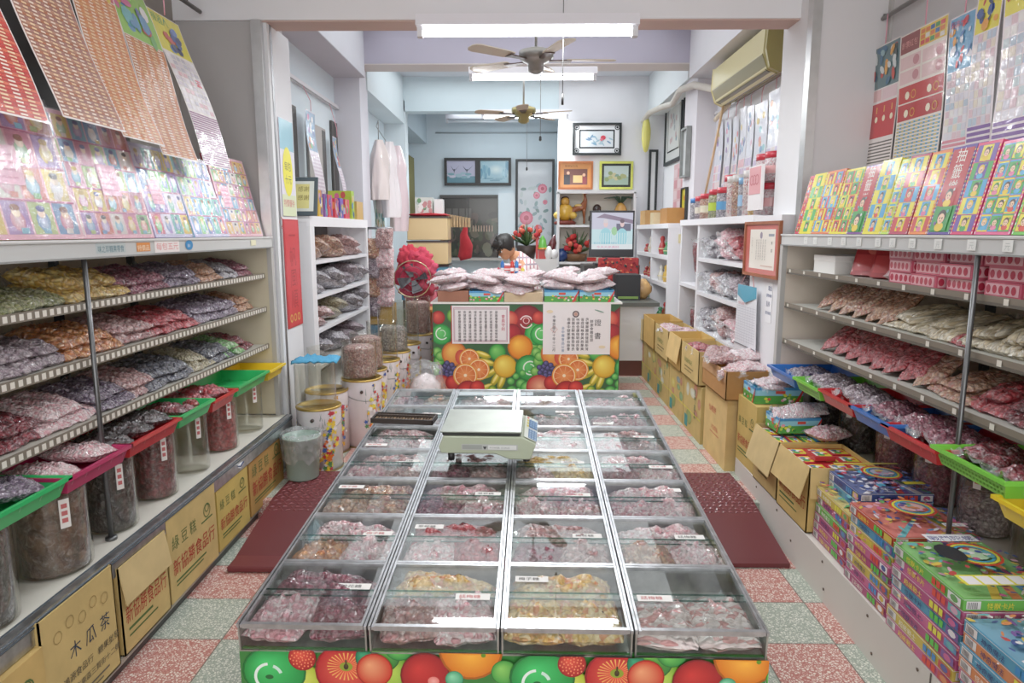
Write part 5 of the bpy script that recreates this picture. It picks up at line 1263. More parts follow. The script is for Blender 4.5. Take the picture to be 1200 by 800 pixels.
# dark board and rail behind them
mb = MB(); mb.box(-1.975, -1.95, .7, 3.5, 1.56, 2.7, '#34302e', 'satin'); tag(mb.build('dark_backing_board'), 'dark board on the left wall behind the hanging strips', 'board')
mb = MB(); mb.cyl((-1.80, .6, 2.78), (-1.80, 4.05, 2.78), .012, '#6b6660', 'metalp'); [mb.cyl((-1.80, y, 2.78), (-1.80, y, 3.1), .006, '#6b6660', 'metalp') for y in (.9, 2.4, 3.9)]
tag(mb.build('hanging_rail'), 'metal rail carrying the hanging strips over the left rack', 'rail')

# ================================================================== RIGHT WALL: HANGING CARDS
RG = 'hanging toy cards on the right wall'
def hr(label, px0, px1, pyt0, pyt1, pyb, d, seed, x=1.93):
    """facing -X: reading direction is -Y"""
    a = at(px0, pyt0, x=x); b_ = at(px1, pyt1, x=x)
    zt = (a.z+b_.z)/2; zb = at(px0, pyb, x=x).z
    hang(label, (x, a.y, zt), (0, -1, 0), a.y-b_.y, zt-zb, d, bl(.006, 1, seed), seed, group=RG, hook=(x, (a.y+b_.y)/2, 2.72 if a.y < 3.9 else 2.7))
def d_packs(topc, seed_cols, body, foot, footc, title=None, top=.3):
    def d(q, r_):
        w, L = q.W, q.Hh; q.rect(0, 0, w, L, '#f0e4e8'); q.rect(.006, L*(1-top), w-.012, L*top-.006, topc); l0 = q.l
        for i in range(22): q.disc(w*r_.uniform(.12, .88), L*(1-top*r_.uniform(.1, .9)), w*r_.uniform(.04, .16), L*r_.uniform(.01, .035), r_.choice(seed_cols), n=7, rot=r_.uniform(0, 3))
        if title: q.l += .0004; q.text(title, w*.12, L*.955-w*.12, w*.17, '#d83a5a')
        n = body; q.l = l0+.0004; h0 = L*foot; hh = (L*(1-top)-h0)/n
        for j in range(n):
            for i in range(5): q.rect(.01+i*(w-.02)/5, h0+j*hh, (w-.02)/5*.86, hh*.86, r_.choice(['#e8e4ec', '#c8d8dc', '#e0c0c8', '#d8d4e0', '#f0ece8', '#b8c8d8', '#e8dcc8'])); q.l = l0+.0004
        m_ = max(3, int(h0/.022))
        for j in range(m_): q.rect(.006, .005+j*h0/m_, w-.012, h0/m_*.62, footc); q.l = l0+.0004
    return d
hr('narrow hanging card with yellow figures on blue, farthest on the right wall', 996, 1019, 93, 80, 200, d_packs('#3a5aa0', ['#e8c83a', '#f0d84a', '#3a4a9a', '#d84a3a'], 5, .12, '#c84a4a', None, .36), 1, 1.945)
def d_env(q, r_):
    w, L = q.W, q.Hh; q.rect(0, 0, w, L, '#ece4e0'); q.rect(.006, L*.66, w-.012, L*.33, '#5a7a80'); l0 = q.l
    for i in range(22): q.disc(w*r_.uniform(.1, .9), L*r_.uniform(.69, .96), w*r_.uniform(.05, .13), L*.025, r_.choice(['#c8483a', '#3a6a8a', '#d8e0e0', '#e0a04a', '#3a4a4a', '#8ab0b8']), n=7, rot=r_.uniform(0, 3))
    q.l = l0; q.rect(.01, L*.56, w*.44, L*.09, '#e2b8b8'); q.rect(w*.5, L*.56, w*.46, L*.09, '#e8ccd0')
    q.rect(.008, L*.26, w-.016, L*.28, '#c22e34')
    for i in range(4): q.ring(w*(.14+.24*i), L*.32, w*.07, w*.012, '#e8b84a', n=10); q.disc(w*(.14+.24*i), L*.41, w*.045, w*.05, '#f0e8c8'); q.rect(w*(.12+.24*i), L*.46, w*.03, L*.05, '#e0a84a'); q.l = l0+.0004
    for j in range(9): q.rect(.01, L*(.005+.026*j), w-.02, L*.011, '#5a544c'); q.l = l0; 
hr('card with red lucky envelopes row under a grey-green picture, second from the far end', 1020, 1057, 60, 42, 200, d_env, 2, 1.94)
def d_env2(q, r_):
    w, L = q.W, q.Hh; q.rect(0, 0, w, L, '#f0e6dc'); q.rect(.005, L*.86, w*.42, L*.13, '#8a3a3a'); q.rect(w*.44, L*.86, w*.55, L*.13, '#e8c84a'); l0 = q.l
    for i in range(5):
        for j in range(3): q.rect(w*(.46+.10*i), L*(.87+.038*j), w*.085, L*.03, r_.choice(['#3a6ab0', '#d84a4a', '#e8e0d8', '#4a9a5a', '#e07a3a'])); q.l = l0+.0003
    q.text('鈔票紅包', w*.04, L*.90, w*.09, '#e8a09a')
    q.l = l0
    for i in range(2):
        for j in range(2): q.rect(w*(.03+.49*i), L*(.64+.105*j), w*.45, L*.09, '#e6c4c4'); q.disc(w*(.38+.49*i), L*(.685+.105*j), w*.07, L*.035, '#c88a90'); q.l = l0
    q.rect(.008, L*.50, w-.016, L*.12, '#c2302f'); q.rect(.008, L*.37, w-.016, L*.12, '#b92b30')
    for j in (.55, .42):
        for i in (.22, .70): q.disc(w*i, L*j, w*.05, w*.05, '#f4ead0', n=9); q.ring(w*(i+.14), L*j, w*.05, w*.014, '#e0a84a', n=9)
    for j in range(14):
        q.l = l0; q.rect(.01, L*(.008+.0255*j), w-.02, L*.014, '#5aa0c4')
        for i in range(9): q.rect(w*(.03+.105*i), L*(.011+.0255*j), w*.06, L*.008, '#e8c84a'); q.l = l0+.0002
hr('wide card of banknote packets and two red envelope rows, third from the far end', 1058, 1114, 42, 16, 200, d_env2, 3, 1.93)
hr('blue hanging card with pink title beside the banknote card', 1116, 1147, 22, 9, 178, d_packs('#6aa8d0', ['#e8e8f0', '#e8a03a', '#4a7ab8', '#d84a4a', '#b8d8e8'], 9, .10, '#d87a8a', '玩具大王', .4), 4, 1.92)
hr('tall card with yellow top and blue figure above purple foot strips', 1150, 1183, -30, -60, 172, d_packs('#ece04a', ['#3a5a9a', '#c84a3a', '#2a3a5a', '#e8a03a'], 10, .13, '#7a4a9a', '飛俠', .36), 5, 1.91)
hr('card with yellow top at the right picture edge', 1185, 1235, -60, -90, 168, d_packs('#ece04a', ['#3a5a9a', '#c84a3a', '#e8a03a'], 10, .13, '#7a4a9a', '飛俠', .34), 9, 1.90)
mb = MB(); mb.cyl((1.96, 4.0, 2.70), (1.96, .8, 2.74), .012, '#9a9894', 'metalp'); tag(mb.build('hanging_rail'), 'metal rail carrying the cards on the right wall', 'rail')
mb = MB(); mb.box(1.985, 2.0, 3.92, 3.95, 2.2, 3.1, '#b8b5b2', 'satin'); mb.box(1.96, 2.0, 3.95, 4.0, 2.71, 2.725, '#c8c5c2', 'satin'); struct('trim_15', mb, 'seam strip on the right wall by the pillar')

# ================================================================== STANDING CARDS ON THE RIGHT RACK
KIDS = [('#3a2a22', '#e8c83a'), ('#e8c040', '#5ab0d8'), ('#5a3a24', '#d84a3a'), ('#3a2a22', '#4aa85a'), ('#3f8a3a', '#e07aa0')]
def kid(q, x, y, s, r_, bgc):
    hair, cl_ = r_.choice(KIDS)
    q.rect(x, y, s, s, bgc); q.disc(x+s*.5, y+s*.16, s*.3, s*.2, cl_, n=9); q.disc(x+s*.5, y+s*.58, s*.28, s*.3, hair, n=11); q.disc(x+s*.5, y+s*.50, s*.22, s*.22, '#f3cfae', n=11)
    q.disc(x+s*.42, y+s*.52, s*.035, s*.05, '#2a1a1a', n=6); q.disc(x+s*.58, y+s*.52, s*.035, s*.05, '#2a1a1a', n=6); q.rect(x+s*.44, y+s*.38, s*.12, s*.04, '#c8504a')
    q.disc(x+s*.2, y+s*.3, s*.09, s*.09, r_.choice(PAL), n=6); q.disc(x+s*.82, y+s*.8, s*.08, s*.08, r_.choice(PAL), n=6)
def stand_card(px0, px1, pyt, border, bgs, cols_, rows_, label, seed, style='grid', gap=.0):
    xb = 1.52; z0 = 1.552
    a = at(px0, 272, x=xb).y; b_ = at(px1, 272, x=xb).y; zt = at(px0, pyt, x=1.58).z
    t = thing('picture_card_box', label, 'card box', (0, 0, 0), 0, 'picture card boxes standing on the right rack')
    Y = Vector((.07, 0, zt-z0)); L_ = Y.length; Y.normalize(); W_ = a-b_-.003
    mb = MB(); n_ = Vector((0, -1, 0)).cross(Y)
    O = Vector((xb, a-.0015, z0)); X = Vector((0, -1, 0))
    cs_ = [O, O+X*W_, O+Y*L_, O+X*W_+Y*L_]; back = [p-n_*.022 for p in cs_]
    mb.add(back+cs_, [(0, 2, 3, 1), (4, 5, 7, 6), (0, 1, 5, 4), (2, 6, 7, 3), (0, 4, 6, 2), (1, 3, 7, 5)], mixc(border, '#000000', .2), 'card')
    q = Pr(mb, O, X, Y, W_, L_, 'card'); r_ = random.Random(seed)
    q.rect(0, 0, W_, L_, border); l0 = q.l
    n = int(L_/.014)
    for i in range(n): q.rect(.002, .003+i*.014, .004, .007, '#e8dc4a' if i % 2 else '#e8e8e8'); q.rect(W_-.006, .003+i*.014, .004, .007, '#e8dc4a' if i % 2 else '#e8e8e8'); q.l = l0+.0002
    bw = .009 if W_ > .05 else .004
    if style == 'grid':
        cw = (W_-2*bw)/cols_; ch = (L_-2*bw)/rows_; s = min(cw, ch)*.9
        for i in range(cols_):
            for j in range(rows_): q.l = l0+.0004; q.rect(bw+i*cw+.001, bw+j*ch+.001, cw-.002, ch-.002, bgs[(i+j) % len(bgs)]); kid(q, bw+i*cw+(cw-s)/2, bw+j*ch+(ch-s)/2, s, r_, bgs[(i+j+1) % len(bgs)])
    elif style == 'sign':
        q.l = l0+.0004; q.rect(bw, bw, W_-2*bw, L_-2*bw, '#b8262c'); q.rect(bw, bw, W_-2*bw, L_*.30, '#3f9a48'); s = W_*.6
        q.text('抽籤樂', W_*.28, L_*.83, W_*.42, '#f2f0e8', vert=True, gap=.95); q.l += .0003; kid(q, W_*.2, L_*.32, W_*.55, r_, '#b8262c'); kid(q, W_*.15, L_*.04, W_*.65, r_, '#3f9a48')
    mb.build('printed_card', t)
Yc, Rc, Bc, Gc, Pc = '#e6d83a', '#c8383a', '#4aa0d0', '#4aa850', '#7a3f8f'
SC = [(931, 936, 210, '#d8506a', [Rc], 1, 7, 'thin red-edged card box at the far end of the right rack', 'grid'), (936, 950, 208, Yc, [Yc, Gc], 1, 5, 'narrow yellow card box with five portraits, second from the far end', 'grid'),
      (950, 971, 205, '#e07a4a', [Bc, Yc, Rc], 2, 5, 'orange-edged card box with blue middle, third from the far end', 'grid'), (971, 992, 203, Yc, [Yc, Rc, Gc], 2, 5, 'yellow card box right before the first red lettered card', 'grid'),
      (992, 1010, 199, Pc, [], 1, 1, 'purple-edged red card box with white characters, smaller of the two', 'sign'), (1010, 1031, 193, '#e8dc3a', [Yc, Bc], 1, 5, 'yellow card box after the smaller red lettered card', 'grid'),
      (1031, 1041, 192, '#b8d848', [Yc, Bc], 1, 5, 'thin lime card box between yellow and red ones', 'grid'), (1041, 1063, 188, '#b83a5a', [Rc, Yc, Bc], 1, 5, 'dark red card box with black and yellow checked edge', 'grid'),
      (1064, 1086, 184, '#e8823a', [Rc, Yc, Bc], 1, 5, 'card box with red top and blue middle beside the larger lettered card', 'grid'), (1086, 1113, 179, '#5a3a98', [], 1, 1, 'larger purple-edged red card box with white characters', 'sign'),
      (1113, 1140, 174, '#d8386a', ['#6a4aa0', Yc, Bc, Gc], 1, 5, 'magenta-edged card box with five framed portraits', 'grid'), (1141, 1184, 172, '#e05a8a', [Yc, Bc, Gc], 3, 5, 'wide pink-edged card box with rows of children', 'grid'),
      (1185, 1225, 164, '#6ac048', [Rc, Yc], 2, 5, 'green-edged card box at the right picture edge', 'grid')]
for i, (a, b_, pt_, bc, bgs, c_, r__, lb, stl) in enumerate(SC): stand_card(a, b_, pt_, bc, bgs, c_, r__, lb, i+40, stl)
# ================================================================== FRUIT COUNTER
cx0, cx1, cy = -.765, .868, 5.95
t = thing('fruit_counter', 'counter with glossy fruit-printed front in the middle of the shop', 'counter', (0, 0, 0))
mb = MB(); mb.box(cx0, cx1, cy, cy+.75, .1, .94, '#e8e6e0', 'satin'); mb.build('counter_body', t)
mb = MB(); mb.box(cx0-.005, cx1+.005, cy-.012, cy-.001, .105, .945, '#2f5a34', 'card')
q = Pr(mb, (cx0, cy-.012, .11), (1, 0, 0), (0, 0, 1), cx1-cx0, .83, 'card'); s_ = (cx1-cx0)/218.0; q.st = .00001
for k in (0, 1): fruit_tile(q, k*117*s_, .0, s_)
mb.build('fruit_print', t)
mb = MB(); mb.box(cx0-.02, cx1+.02, cy-.02, cy+.77, .942, .957, '#f0eee8', 'satin'); mb.build('counter_top', t)
FILL = '中華民國優良食品認證合格廠商新鮮美味健康品質保證團體會員營業登記台灣省商業公會證明'
def paper(x0, x1, z0, z1, name, label, draw, y=cy-.0165):
    mb = MB(); mb.box(x0, x1, y-.001, y, z0, z1, '#efe9ea', 'card'); q = Pr(mb, (x0, y-.001, z0), (1, 0, 0), (0, 0, 1), x1-x0, z1-z0, 'matte'); draw(q, random.Random(4))
    return tag(mb.build(name), label, 'notice')
def pxc(x, y): p = at(x, y, y=cy-.016); return p.x, p.z
def d_left(q, r_):
    w, h = q.W, q.Hh; q.rect(0, 0, w*.015, h, '#c03a40'); q.frame(w*.04, h*.05, w*.93, h*.90, .008, '#cfa8b4'); q.frame(w*.06, h*.09, w*.89, h*.82, .003, '#b89aa8')
    for i in range(8):
        for k in (0, 1):
            q.text(''.join(r_.choice(FILL) for _ in range(5)), w*(.12+.09*i), h*(.80-.40*k), .026, '#3a3438', vert=True)
    q.text('會員守則', w*.86, h*.68, .034, '#c8506a', vert=True)
a = pxc(529, 402.5); b_ = pxc(597, 358); paper(a[0], b_[0], a[1], b_[1], 'notice_sheet', 'white notice with pink border and small vertical characters, left on the fruit counter', d_left)
def d_right(q, r_):
    w, h = q.W, q.Hh; q.ring(w*.485, h*.80, .024, .012, '#6a5a5e', n=14); q.disc(w*.485, h*.80, .016, .016, '#c89a8a', n=10)
    q.text('證書', w*.76, h*.58, .062, '#2e2c30', vert=True, gap=1.75)
    for i, (n, top) in enumerate(((6, .66), (9, .70), (9, .70), (9, .70), (9, .70), (9, .70))): q.text(''.join(r_.choice(FILL) for _ in range(n)), w*(.695-.068*i), h*(top-.03), .031, '#3a363a', vert=True, gap=.98)
    q.text('台中縣食品公會', w*.275, h*.50, .028, '#6a8ab0', vert=True, gap=1.1); q.text('中華民國九十年十二月', w*.14, h*.72, .030, '#4a464a', vert=True)
    q.ring(w*.165, h*.50, .03, .004, '#d89a90', n=4); q.disc(w*.88, h*.15, .03, .014, '#f0dcb8', n=10); q.disc(w*.1, h*.85, .03, .014, '#f0dcb8', n=10); q.disc(w*.83, h*.86, .045, .006, '#8aa89a', n=10, rot=-.3)
a = pxc(636, 415); b_ = pxc(716, 356); paper(a[0], b_[0], a[1], b_[1], 'certificate_sheet', 'larger white certificate with bold title at its right, right on the fruit counter', d_right)
# boxes on the counter
def cbox(px0, px1, py0, py1, kind, label, y=cy+.0, d=.34):
    a = at(px0, py1, y=y); b_ = at(px1, py0, y=y); x0, x1, h = a.x, b_.x, b_.z-.958
    if kind == 'print':
        dispbox((x1-x0)/2, d/2, h, ((x0+x1)/2, y+d/2, .958), 0, label)
    elif kind == 'open':
        t = carton('c', x0, x1, y, y+d, .958, .958+h, '#b88a6a', True, (), 'x+', label=label)
    else:
        t = carton('c', x0, x1, y, y+d, .958, .958+h, kind, False, (), 'x+', label=label)
    return (x0+x1)/2, y+d/2, .958+h
cs = [cbox(513, 549, 341, 355, '#a5715c', 'brown carton under a pink heap at the left end of the fruit counter'), cbox(550, 590, 341, 355, 'print', 'green and blue printed box between the brown and beige cartons on the fruit counter'),
      cbox(591, 636, 343, 355, '#d2ba98', 'long beige carton in the middle of the fruit counter'), cbox(638, 678, 340, 355, 'print', 'green and blue printed box right of the beige carton on the fruit counter'),
      cbox(679, 720, 340, 355, 'print', 'printed box at the right end of the fruit counter')]
names = ['the brown carton', 'the left printed box', 'the beige carton', 'the right printed box', 'the end printed box']
for i, (x, y, z) in enumerate(cs):
    for j in range(6):
        bag('straw', .22, .28, .07, f'pink straw sweet pack on {names[i]} of the counter, {ORD[j]} of six', (x+rng.uniform(-.07, .07), y-.06+.09*(j % 3), z+.02+.024*j), (rng.uniform(-10, 10), rng.uniform(-9, 9), rng.uniform(30, 150)), group='straw sweet bags on the fruit counter')
for i in range(9):
    x = -.66+.165*i; bag(('straw', 'pinkwhite', 'straw', 'silver')[i % 4], .20, .24, .07, f'{CW[("straw", "pinkwhite", "straw", "silver")[i % 4]]} bag at the back of the fruit counter, {ORD[i]} from the left', (x, cy+.52, 1.03+.06*(i % 2)), (rng.uniform(-15, 15), rng.uniform(-15, 15), rng.uniform(0, 180)), group='bags at the back of the fruit counter')
for i in range(8):
    mb = MB(); mb.lathe([(0, 0), (.022, 0), (.025, .01), (.025, .05), (.018, .055), (.02, .07), (0, .072)], '#efe9e6', 'film', 12); mb.lathe([(.0255, .015), (.0255, .04)], '#e6b8b8', 'card', 12)
    o = tag(mb.build('small_bottle'), f'small white drink bottle in the row behind the right printed box, {ORD[i]} from the left', 'bottle', 'small drink bottles on the fruit counter'); o.location = (.36+.055*i, cy+.42+.05*(i % 2), 1.09)
mb = MB(); mb.box(-.02, .46, -.06, .08, 0, .132, '#efe8e4', 'card'); mb.box(-.015, .45, -.061, -.06, .02, .10, '#e8b8c0', 'card')
o = tag(mb.build('bottle_crate'), 'white paper crate carrying the small drink bottles', 'crate'); o.location = (.33, cy+.44, .958)
for i, (x, c_) in enumerate(((-.165, '#2f6ab0'), (-.075, '#c83a2f'), (-.035, '#2f7ac0'), (.02, '#d8c84a'), (-.20, '#b8485a'))):
    mb = MB(); h = .10 if i < 3 else .04; mb.lathe([(0, 0), (.016, 0), (.017, .005), (.017, h), (.008, h+.006), (.008, h+.014), (0, h+.014)], c_, 'gloss', 12); mb.lathe([(.0175, h*.2), (.0175, h*.5)], '#f0f0f0', 'gloss', 12)
    o = tag(mb.build('glue_tube'), f'{("blue marker nearest the left", "red marker", "blue marker beside the red one", "small yellow tub", "small dark pink tub")[i]} standing on the fruit counter', 'marker'); o.location = (x, cy+.30, 1.19)
    pass
mb = MB(); mb.box(-.14, .03, -.06, .06, 0, .045, '#d84a48', 'card'); mb.box(-.13, .02, -.061, .0, .01, .02, '#f0ece8', 'card'); mb.box(-.14, .03, -.06, .06, .046, .06, '#f0dce0', 'card')
o = tag(mb.build('red_box'), 'flat red and white box on top of the counter goods', 'box'); o.location = (-.02, cy+.42, 1.21)

# ================================================================== PERSON
def skin_body(name, verts, edges, c, m, parent, sub=2, root=0):
    me = bpy.data.meshes.new(name); me.from_pydata([v[0] for v in verts], edges, []); o = bpy.data.objects.new(name, me); col.objects.link(o); o.parent = parent
    sm = o.modifiers.new('skin', 'SKIN'); sm.use_smooth_shade = True
    for i, v in enumerate(verts):
        d = me.skin_vertices[0].data[i]; d.radius = v[1] if isinstance(v[1], tuple) else (v[1], v[1]); d.use_root = (i == root)
    s = o.modifiers.new('sub', 'SUBSURF'); s.levels = sub; s.render_levels = sub
    me.materials.append(M[m]); return o
def solid(name, c, rough=.7, bump=None):
    m, nt, b = newmat(name); b.inputs['Base Color'].default_value = H(c); b.inputs['Roughness'].default_value = rough; return m
solid('skin', '#c98f68', .55); solid('hair', '#17130f', .5); solid('trousers', '#3a3f4a', .9)
m, nt, b = newmat('plaid')
v = coords(nt, (1, 1, 1), False)
w1 = N(nt, 'ShaderNodeTexWave', bands_direction='X'); w1.inputs['Scale'].default_value = 9; w2 = N(nt, 'ShaderNodeTexWave', bands_direction='Z'); w2.inputs['Scale'].default_value = 5
nt.links.new(v, w1.inputs['Vector']); nt.links.new(v, w2.inputs['Vector'])
g = N(nt, 'ShaderNodeMath', operation='GREATER_THAN'); g.inputs[1].default_value = .72; nt.links.new(w1.outputs['Fac'], g.inputs[0])
g2 = N(nt, 'ShaderNodeMath', operation='GREATER_THAN'); g2.inputs[1].default_value = .85; nt.links.new(w2.outputs['Fac'], g2.inputs[0])
x1 = N(nt, 'ShaderNodeMix', data_type='RGBA'); x1.inputs['A'].default_value = H('#eadedd'); x1.inputs['B'].default_value = H('#b98088'); nt.links.new(g.outputs[0], x1.inputs['Factor'])
x2 = N(nt, 'ShaderNodeMix', data_type='RGBA'); x2.inputs['B'].default_value = H('#9d8e98'); nt.links.new(g2.outputs[0], x2.inputs['Factor']); nt.links.new(x1.outputs['Result'], x2.inputs['A'])
nt.links.new(x2.outputs['Result'], b.inputs['Base Color']); b.inputs['Roughness'].default_value = .9
pt = thing('person', 'person with short black hair in a plaid shirt bending over the desk', 'person', (.16, 7.35, .1)); pt.scale = (1.1, 1.1, 1.09)
# seated body, leaning forward and to the left (towards -X)
body = [((0, .12, .50), (.15, .13)), ((-.02, .10, .68), (.15, .12)), ((-.07, .05, .88), (.165, .12)), ((-.13, 0, 1.03), (.14, .11)), ((-.19, -.05, 1.10), .065), ((-.235, -.09, 1.13), .062),
        ((-.11, -.17, 1.0), .062), ((-.16, -.27, .84), .05), ((-.30, -.24, .80), .036), ((-.38, -.20, .80), .03),
        ((-.16, .17, 1.0), .062), ((-.26, .20, .84), .05), ((-.38, .06, .80), .036), ((-.44, .0, .80), .03),
        ((-.08, -.02, .46), .09), ((-.40, -.06, .48), .075), ((-.42, -.06, .24), .055), ((-.42, -.06, .06), .045), ((-.52, -.07, .035), .035),
        ((-.06, .24, .46), .09), ((-.38, .26, .48), .075), ((-.40, .26, .24), .055), ((-.40, .26, .06), .045), ((-.50, .27, .035), .035)]
ed = [(0, 1), (1, 2), (2, 3), (3, 4), (4, 5), (3, 6), (6, 7), (7, 8), (8, 9), (3, 10), (10, 11), (11, 12), (12, 13), (0, 14), (14, 15), (15, 16), (16, 17), (17, 18), (0, 19), (19, 20), (20, 21), (21, 22), (22, 23)]
skin_body('body', body, ed, None, 'skin', pt)
sh = [(v[0], tuple(a+.014 for a in v[1]) if isinstance(v[1], tuple) else v[1]+.014) for v in body[:12]]
sh[4] = (sh[4][0], .085); sh[5] = ((-.205, -.06, 1.115), .075)
skin_body('plaid_shirt', sh, [(0, 1), (1, 2), (2, 3), (3, 4), (4, 5), (3, 6), (6, 7), (7, 8), (3, 10), (10, 11)], None, 'plaid', pt)
tr = [(v[0], tuple(a+.012 for a in v[1]) if isinstance(v[1], tuple) else v[1]+.012) for v in [body[0]]+body[14:18]+body[19:23]]
skin_body('trousers', tr, [(0, 1), (1, 2), (2, 3), (3, 4), (0, 5), (5, 6), (6, 7), (7, 8)], None, 'trousers', pt)
hd = MB(Matrix.Translation((-.29, -.115, 1.20)) @ RZ(205-180+10) @ RY(-42))
# head looking down-left: local -X is the face direction
hd.ball(0, 0, 0, .088, .076, .112, m='skin', n=22); hd.ball(-.05, 0, -.055, .048, .05, .05, m='skin', n=14); hd.ball(-.094, 0, -.012, .016, .011, .02, m='skin', n=10)
for s in (-1, 1): hd.ball(-.078, s*.03, .012, .010, .013, .008, c='#f4f0ec', m='satin', n=10); hd.ball(-.085, s*.03, .011, .005, .006, .006, c='#1a1210', m='gloss', n=8); hd.ball(.005, s*.077, -.005, .018, .008, .028, m='skin', n=10)
hd.ball(-.088, 0, -.052, .008, .022, .006, c='#a8584a', m='satin', n=10)
hd.build('head', pt)
hr_ = MB(Matrix.Translation((-.29, -.115, 1.20)) @ RZ(35) @ RY(-42))
hr_.ball(.016, 0, .028, .098, .09, .105, m='hair', n=22, lump=.18, seed=3); hr_.ball(-.045, 0, .075, .052, .07, .045, m='hair', n=16, lump=.3, seed=5)
for i in range(26):
    a = i*2.4; hr_.cyl((.03*math.cos(a), .06*math.sin(a), .09), (-.03+.10*math.cos(a), .088*math.sin(a), .03+.05*math.sin(i)), .012, m='hair', n=6, r2=.003)
hr_.build('hair', pt)
for s, (hx, hy) in ((-1, (-.38, -.20)), (1, (-.44, .0))):
    h = MB(); h.ball(hx-.03, hy, .80, .045, .036, .018, m='skin', n=14)
    for k in range(4): L_ = (.05, .06, .057, .045)[k]; y = hy-.024+k*.016; h.tube([(hx-.06, y, .80), (hx-.06-L_*.55, y, .803), (hx-.06-L_, y, .788)], [.0085, .008, .006], m='skin', n=8)
    h.tube([(hx-.01, hy-s*-.03, .80), (hx-.035, hy+s*.055, .796), (hx-.06, hy+s*.05, .79)], [.011, .009, .007], m='skin', n=8); h.build('hand', pt)
mb = MB(); mb.lathe([(0, .43), (.18, .43), (.18, .40), (0, .40)], '#3a3a3e', 'satin', 20); mb.cyl((0, 0, 0), (0, 0, .4), .03, '#55585c', 'metalp'); mb.lathe([(0, 0), (.2, 0), (.2, .03), (0, .05)], '#3a3a3e', 'satin', 16)
o = tag(mb.build('desk_stool'), 'round stool under the seated person behind the counter', 'stool'); o.location = (.17, 7.49, .1)
# desk
t = thing('white_desk', 'long white desk with dark plinth behind and right of the fruit counter', 'desk', (0, 0, 0))
mb = MB(); mb.box(-.75, .95, 6.95, 7.30, .84, .87, '#d9d7d2', 'satin'); mb.box(.93, 1.40, 6.85, 7.86, .82, .86, '#5a5d58', 'satin'); mb.build('desk_top', t)
mb = MB(); mb.box(.94, 1.36, 6.9, 7.84, .26, .82, '#dcdcde', 'satin'); mb.build('desk_body', t)
mb = MB(); mb.box(-.74, -.70, 6.97, 7.28, .1, .84, '#dcdcde', 'satin'); mb.build('desk_side', t)
mb = MB(); mb.box(.945, 1.35, 6.905, 7.83, .1, .26, '#5a2c24', 'satin'); mb.build('desk_plinth', t)
# ================================================================== TINS, BIN, LEFT AISLE
def tin(x, y, r, h, label, lidc='#c9a85a', jarh=0, jk=None, jr=None, rot=0):
    t = thing('flower_printed_tin', label, 'tin', (x, y, .1), rot, 'flower printed tins in the left aisle')
    mb = MB(); mb.lathe([(0, 0), (r, 0), (r, h)], '#e9e1e4', 'gloss', 32); mb.lathe([(r+.003, .0), (r+.003, .012)], '#a8956a', 'metalp', 32); mb.lathe([(r, h-.012), (r+.004, h-.008), (r+.004, h), (r-.004, h+.004), (r*.93, h-.008), (0, h-.008)], lidc, 'metalp', 32)
    r_ = random.Random(int(x*100+y*77))
    def pt_(a, z, e): return ((r+e)*math.cos(a), (r+e)*math.sin(a), z)
    for cl_ in range(3):
        a0 = R(-50+cl_*110)
        for i in range(90):
            da = r_.gauss(0, .2); z = h*min(.92, max(.05, .42+r_.gauss(0, .24)+da*.5)); s = r_.uniform(.009, .022); a = a0+da; e = .0008+i*.00006
            c_ = r_.choice(['#e8c23a', '#d8a02a', '#c83a3a', '#e8e0e0', '#3a5aa0', '#d86a2a', '#4a7a4a', '#e8c23a', '#b82a3a', '#e8d84a'])
            n = 10; vs = [pt_(a+s/r*math.cos(k*2*math.pi/n)*(1 if k % 2 else .55), z+s*math.sin(k*2*math.pi/n)*(1 if k % 2 else .55), e) for k in range(n)]
            mb.add(vs, [tuple(range(n))], c_, 'gloss')
        for i in range(12):
            a = a0+r_.uniform(-.55, .1); z = h*r_.uniform(.35, .9); e = .0006; d = r_.uniform(-.12, .12)
            mb.add([pt_(a, z, e), pt_(a+.03, z-.004, e), pt_(a+d, z+.05, e)], [(0, 1, 2)], '#3a6a5a', 'gloss')
    mb.build('tin_body', t)
    b = MB(); b.tube([(r*math.cos(R(q)), r*math.sin(R(q))*1.02, h*.82-.06*math.sin(R((q+160)*180/190))*1.0) for q in range(-160, 31, 19)], .0025, '#8a8a88', 'metalp', 6)
    b.cyl((0, -r-.001, h*.84), (0, -r-.018, h*.84), .011, '#3a2a26', 'gloss', 10); b.build('handle', t)
tins = [(-1.255, 4.12, .135, .40, 'flower tin with blue cloth jar on top, nearest of the tins', 1), (-1.30, 4.46, .14, .42, 'flower tin just behind the nearest one, mostly hidden', 1), (-1.10, 4.62, .135, .47, 'tall white flower tin with dark knob beside the case', 2),
        (-1.13, 4.98, .135, .46, 'flower tin behind the tall white one', 2), (-1.10, 5.36, .135, .46, 'fourth flower tin along the left cabinet', 0), (-1.08, 5.76, .135, .46, 'fifth flower tin along the left cabinet', 0), (-1.05, 6.18, .135, .46, 'sixth flower tin along the left cabinet', 0), (-1.0, 6.62, .135, .48, 'last flower tin of the left aisle near the stool', 0)]
for i, (x, y, r, h, lb, k) in enumerate(tins): tin(x, y, r, h, lb, rot=i*6)
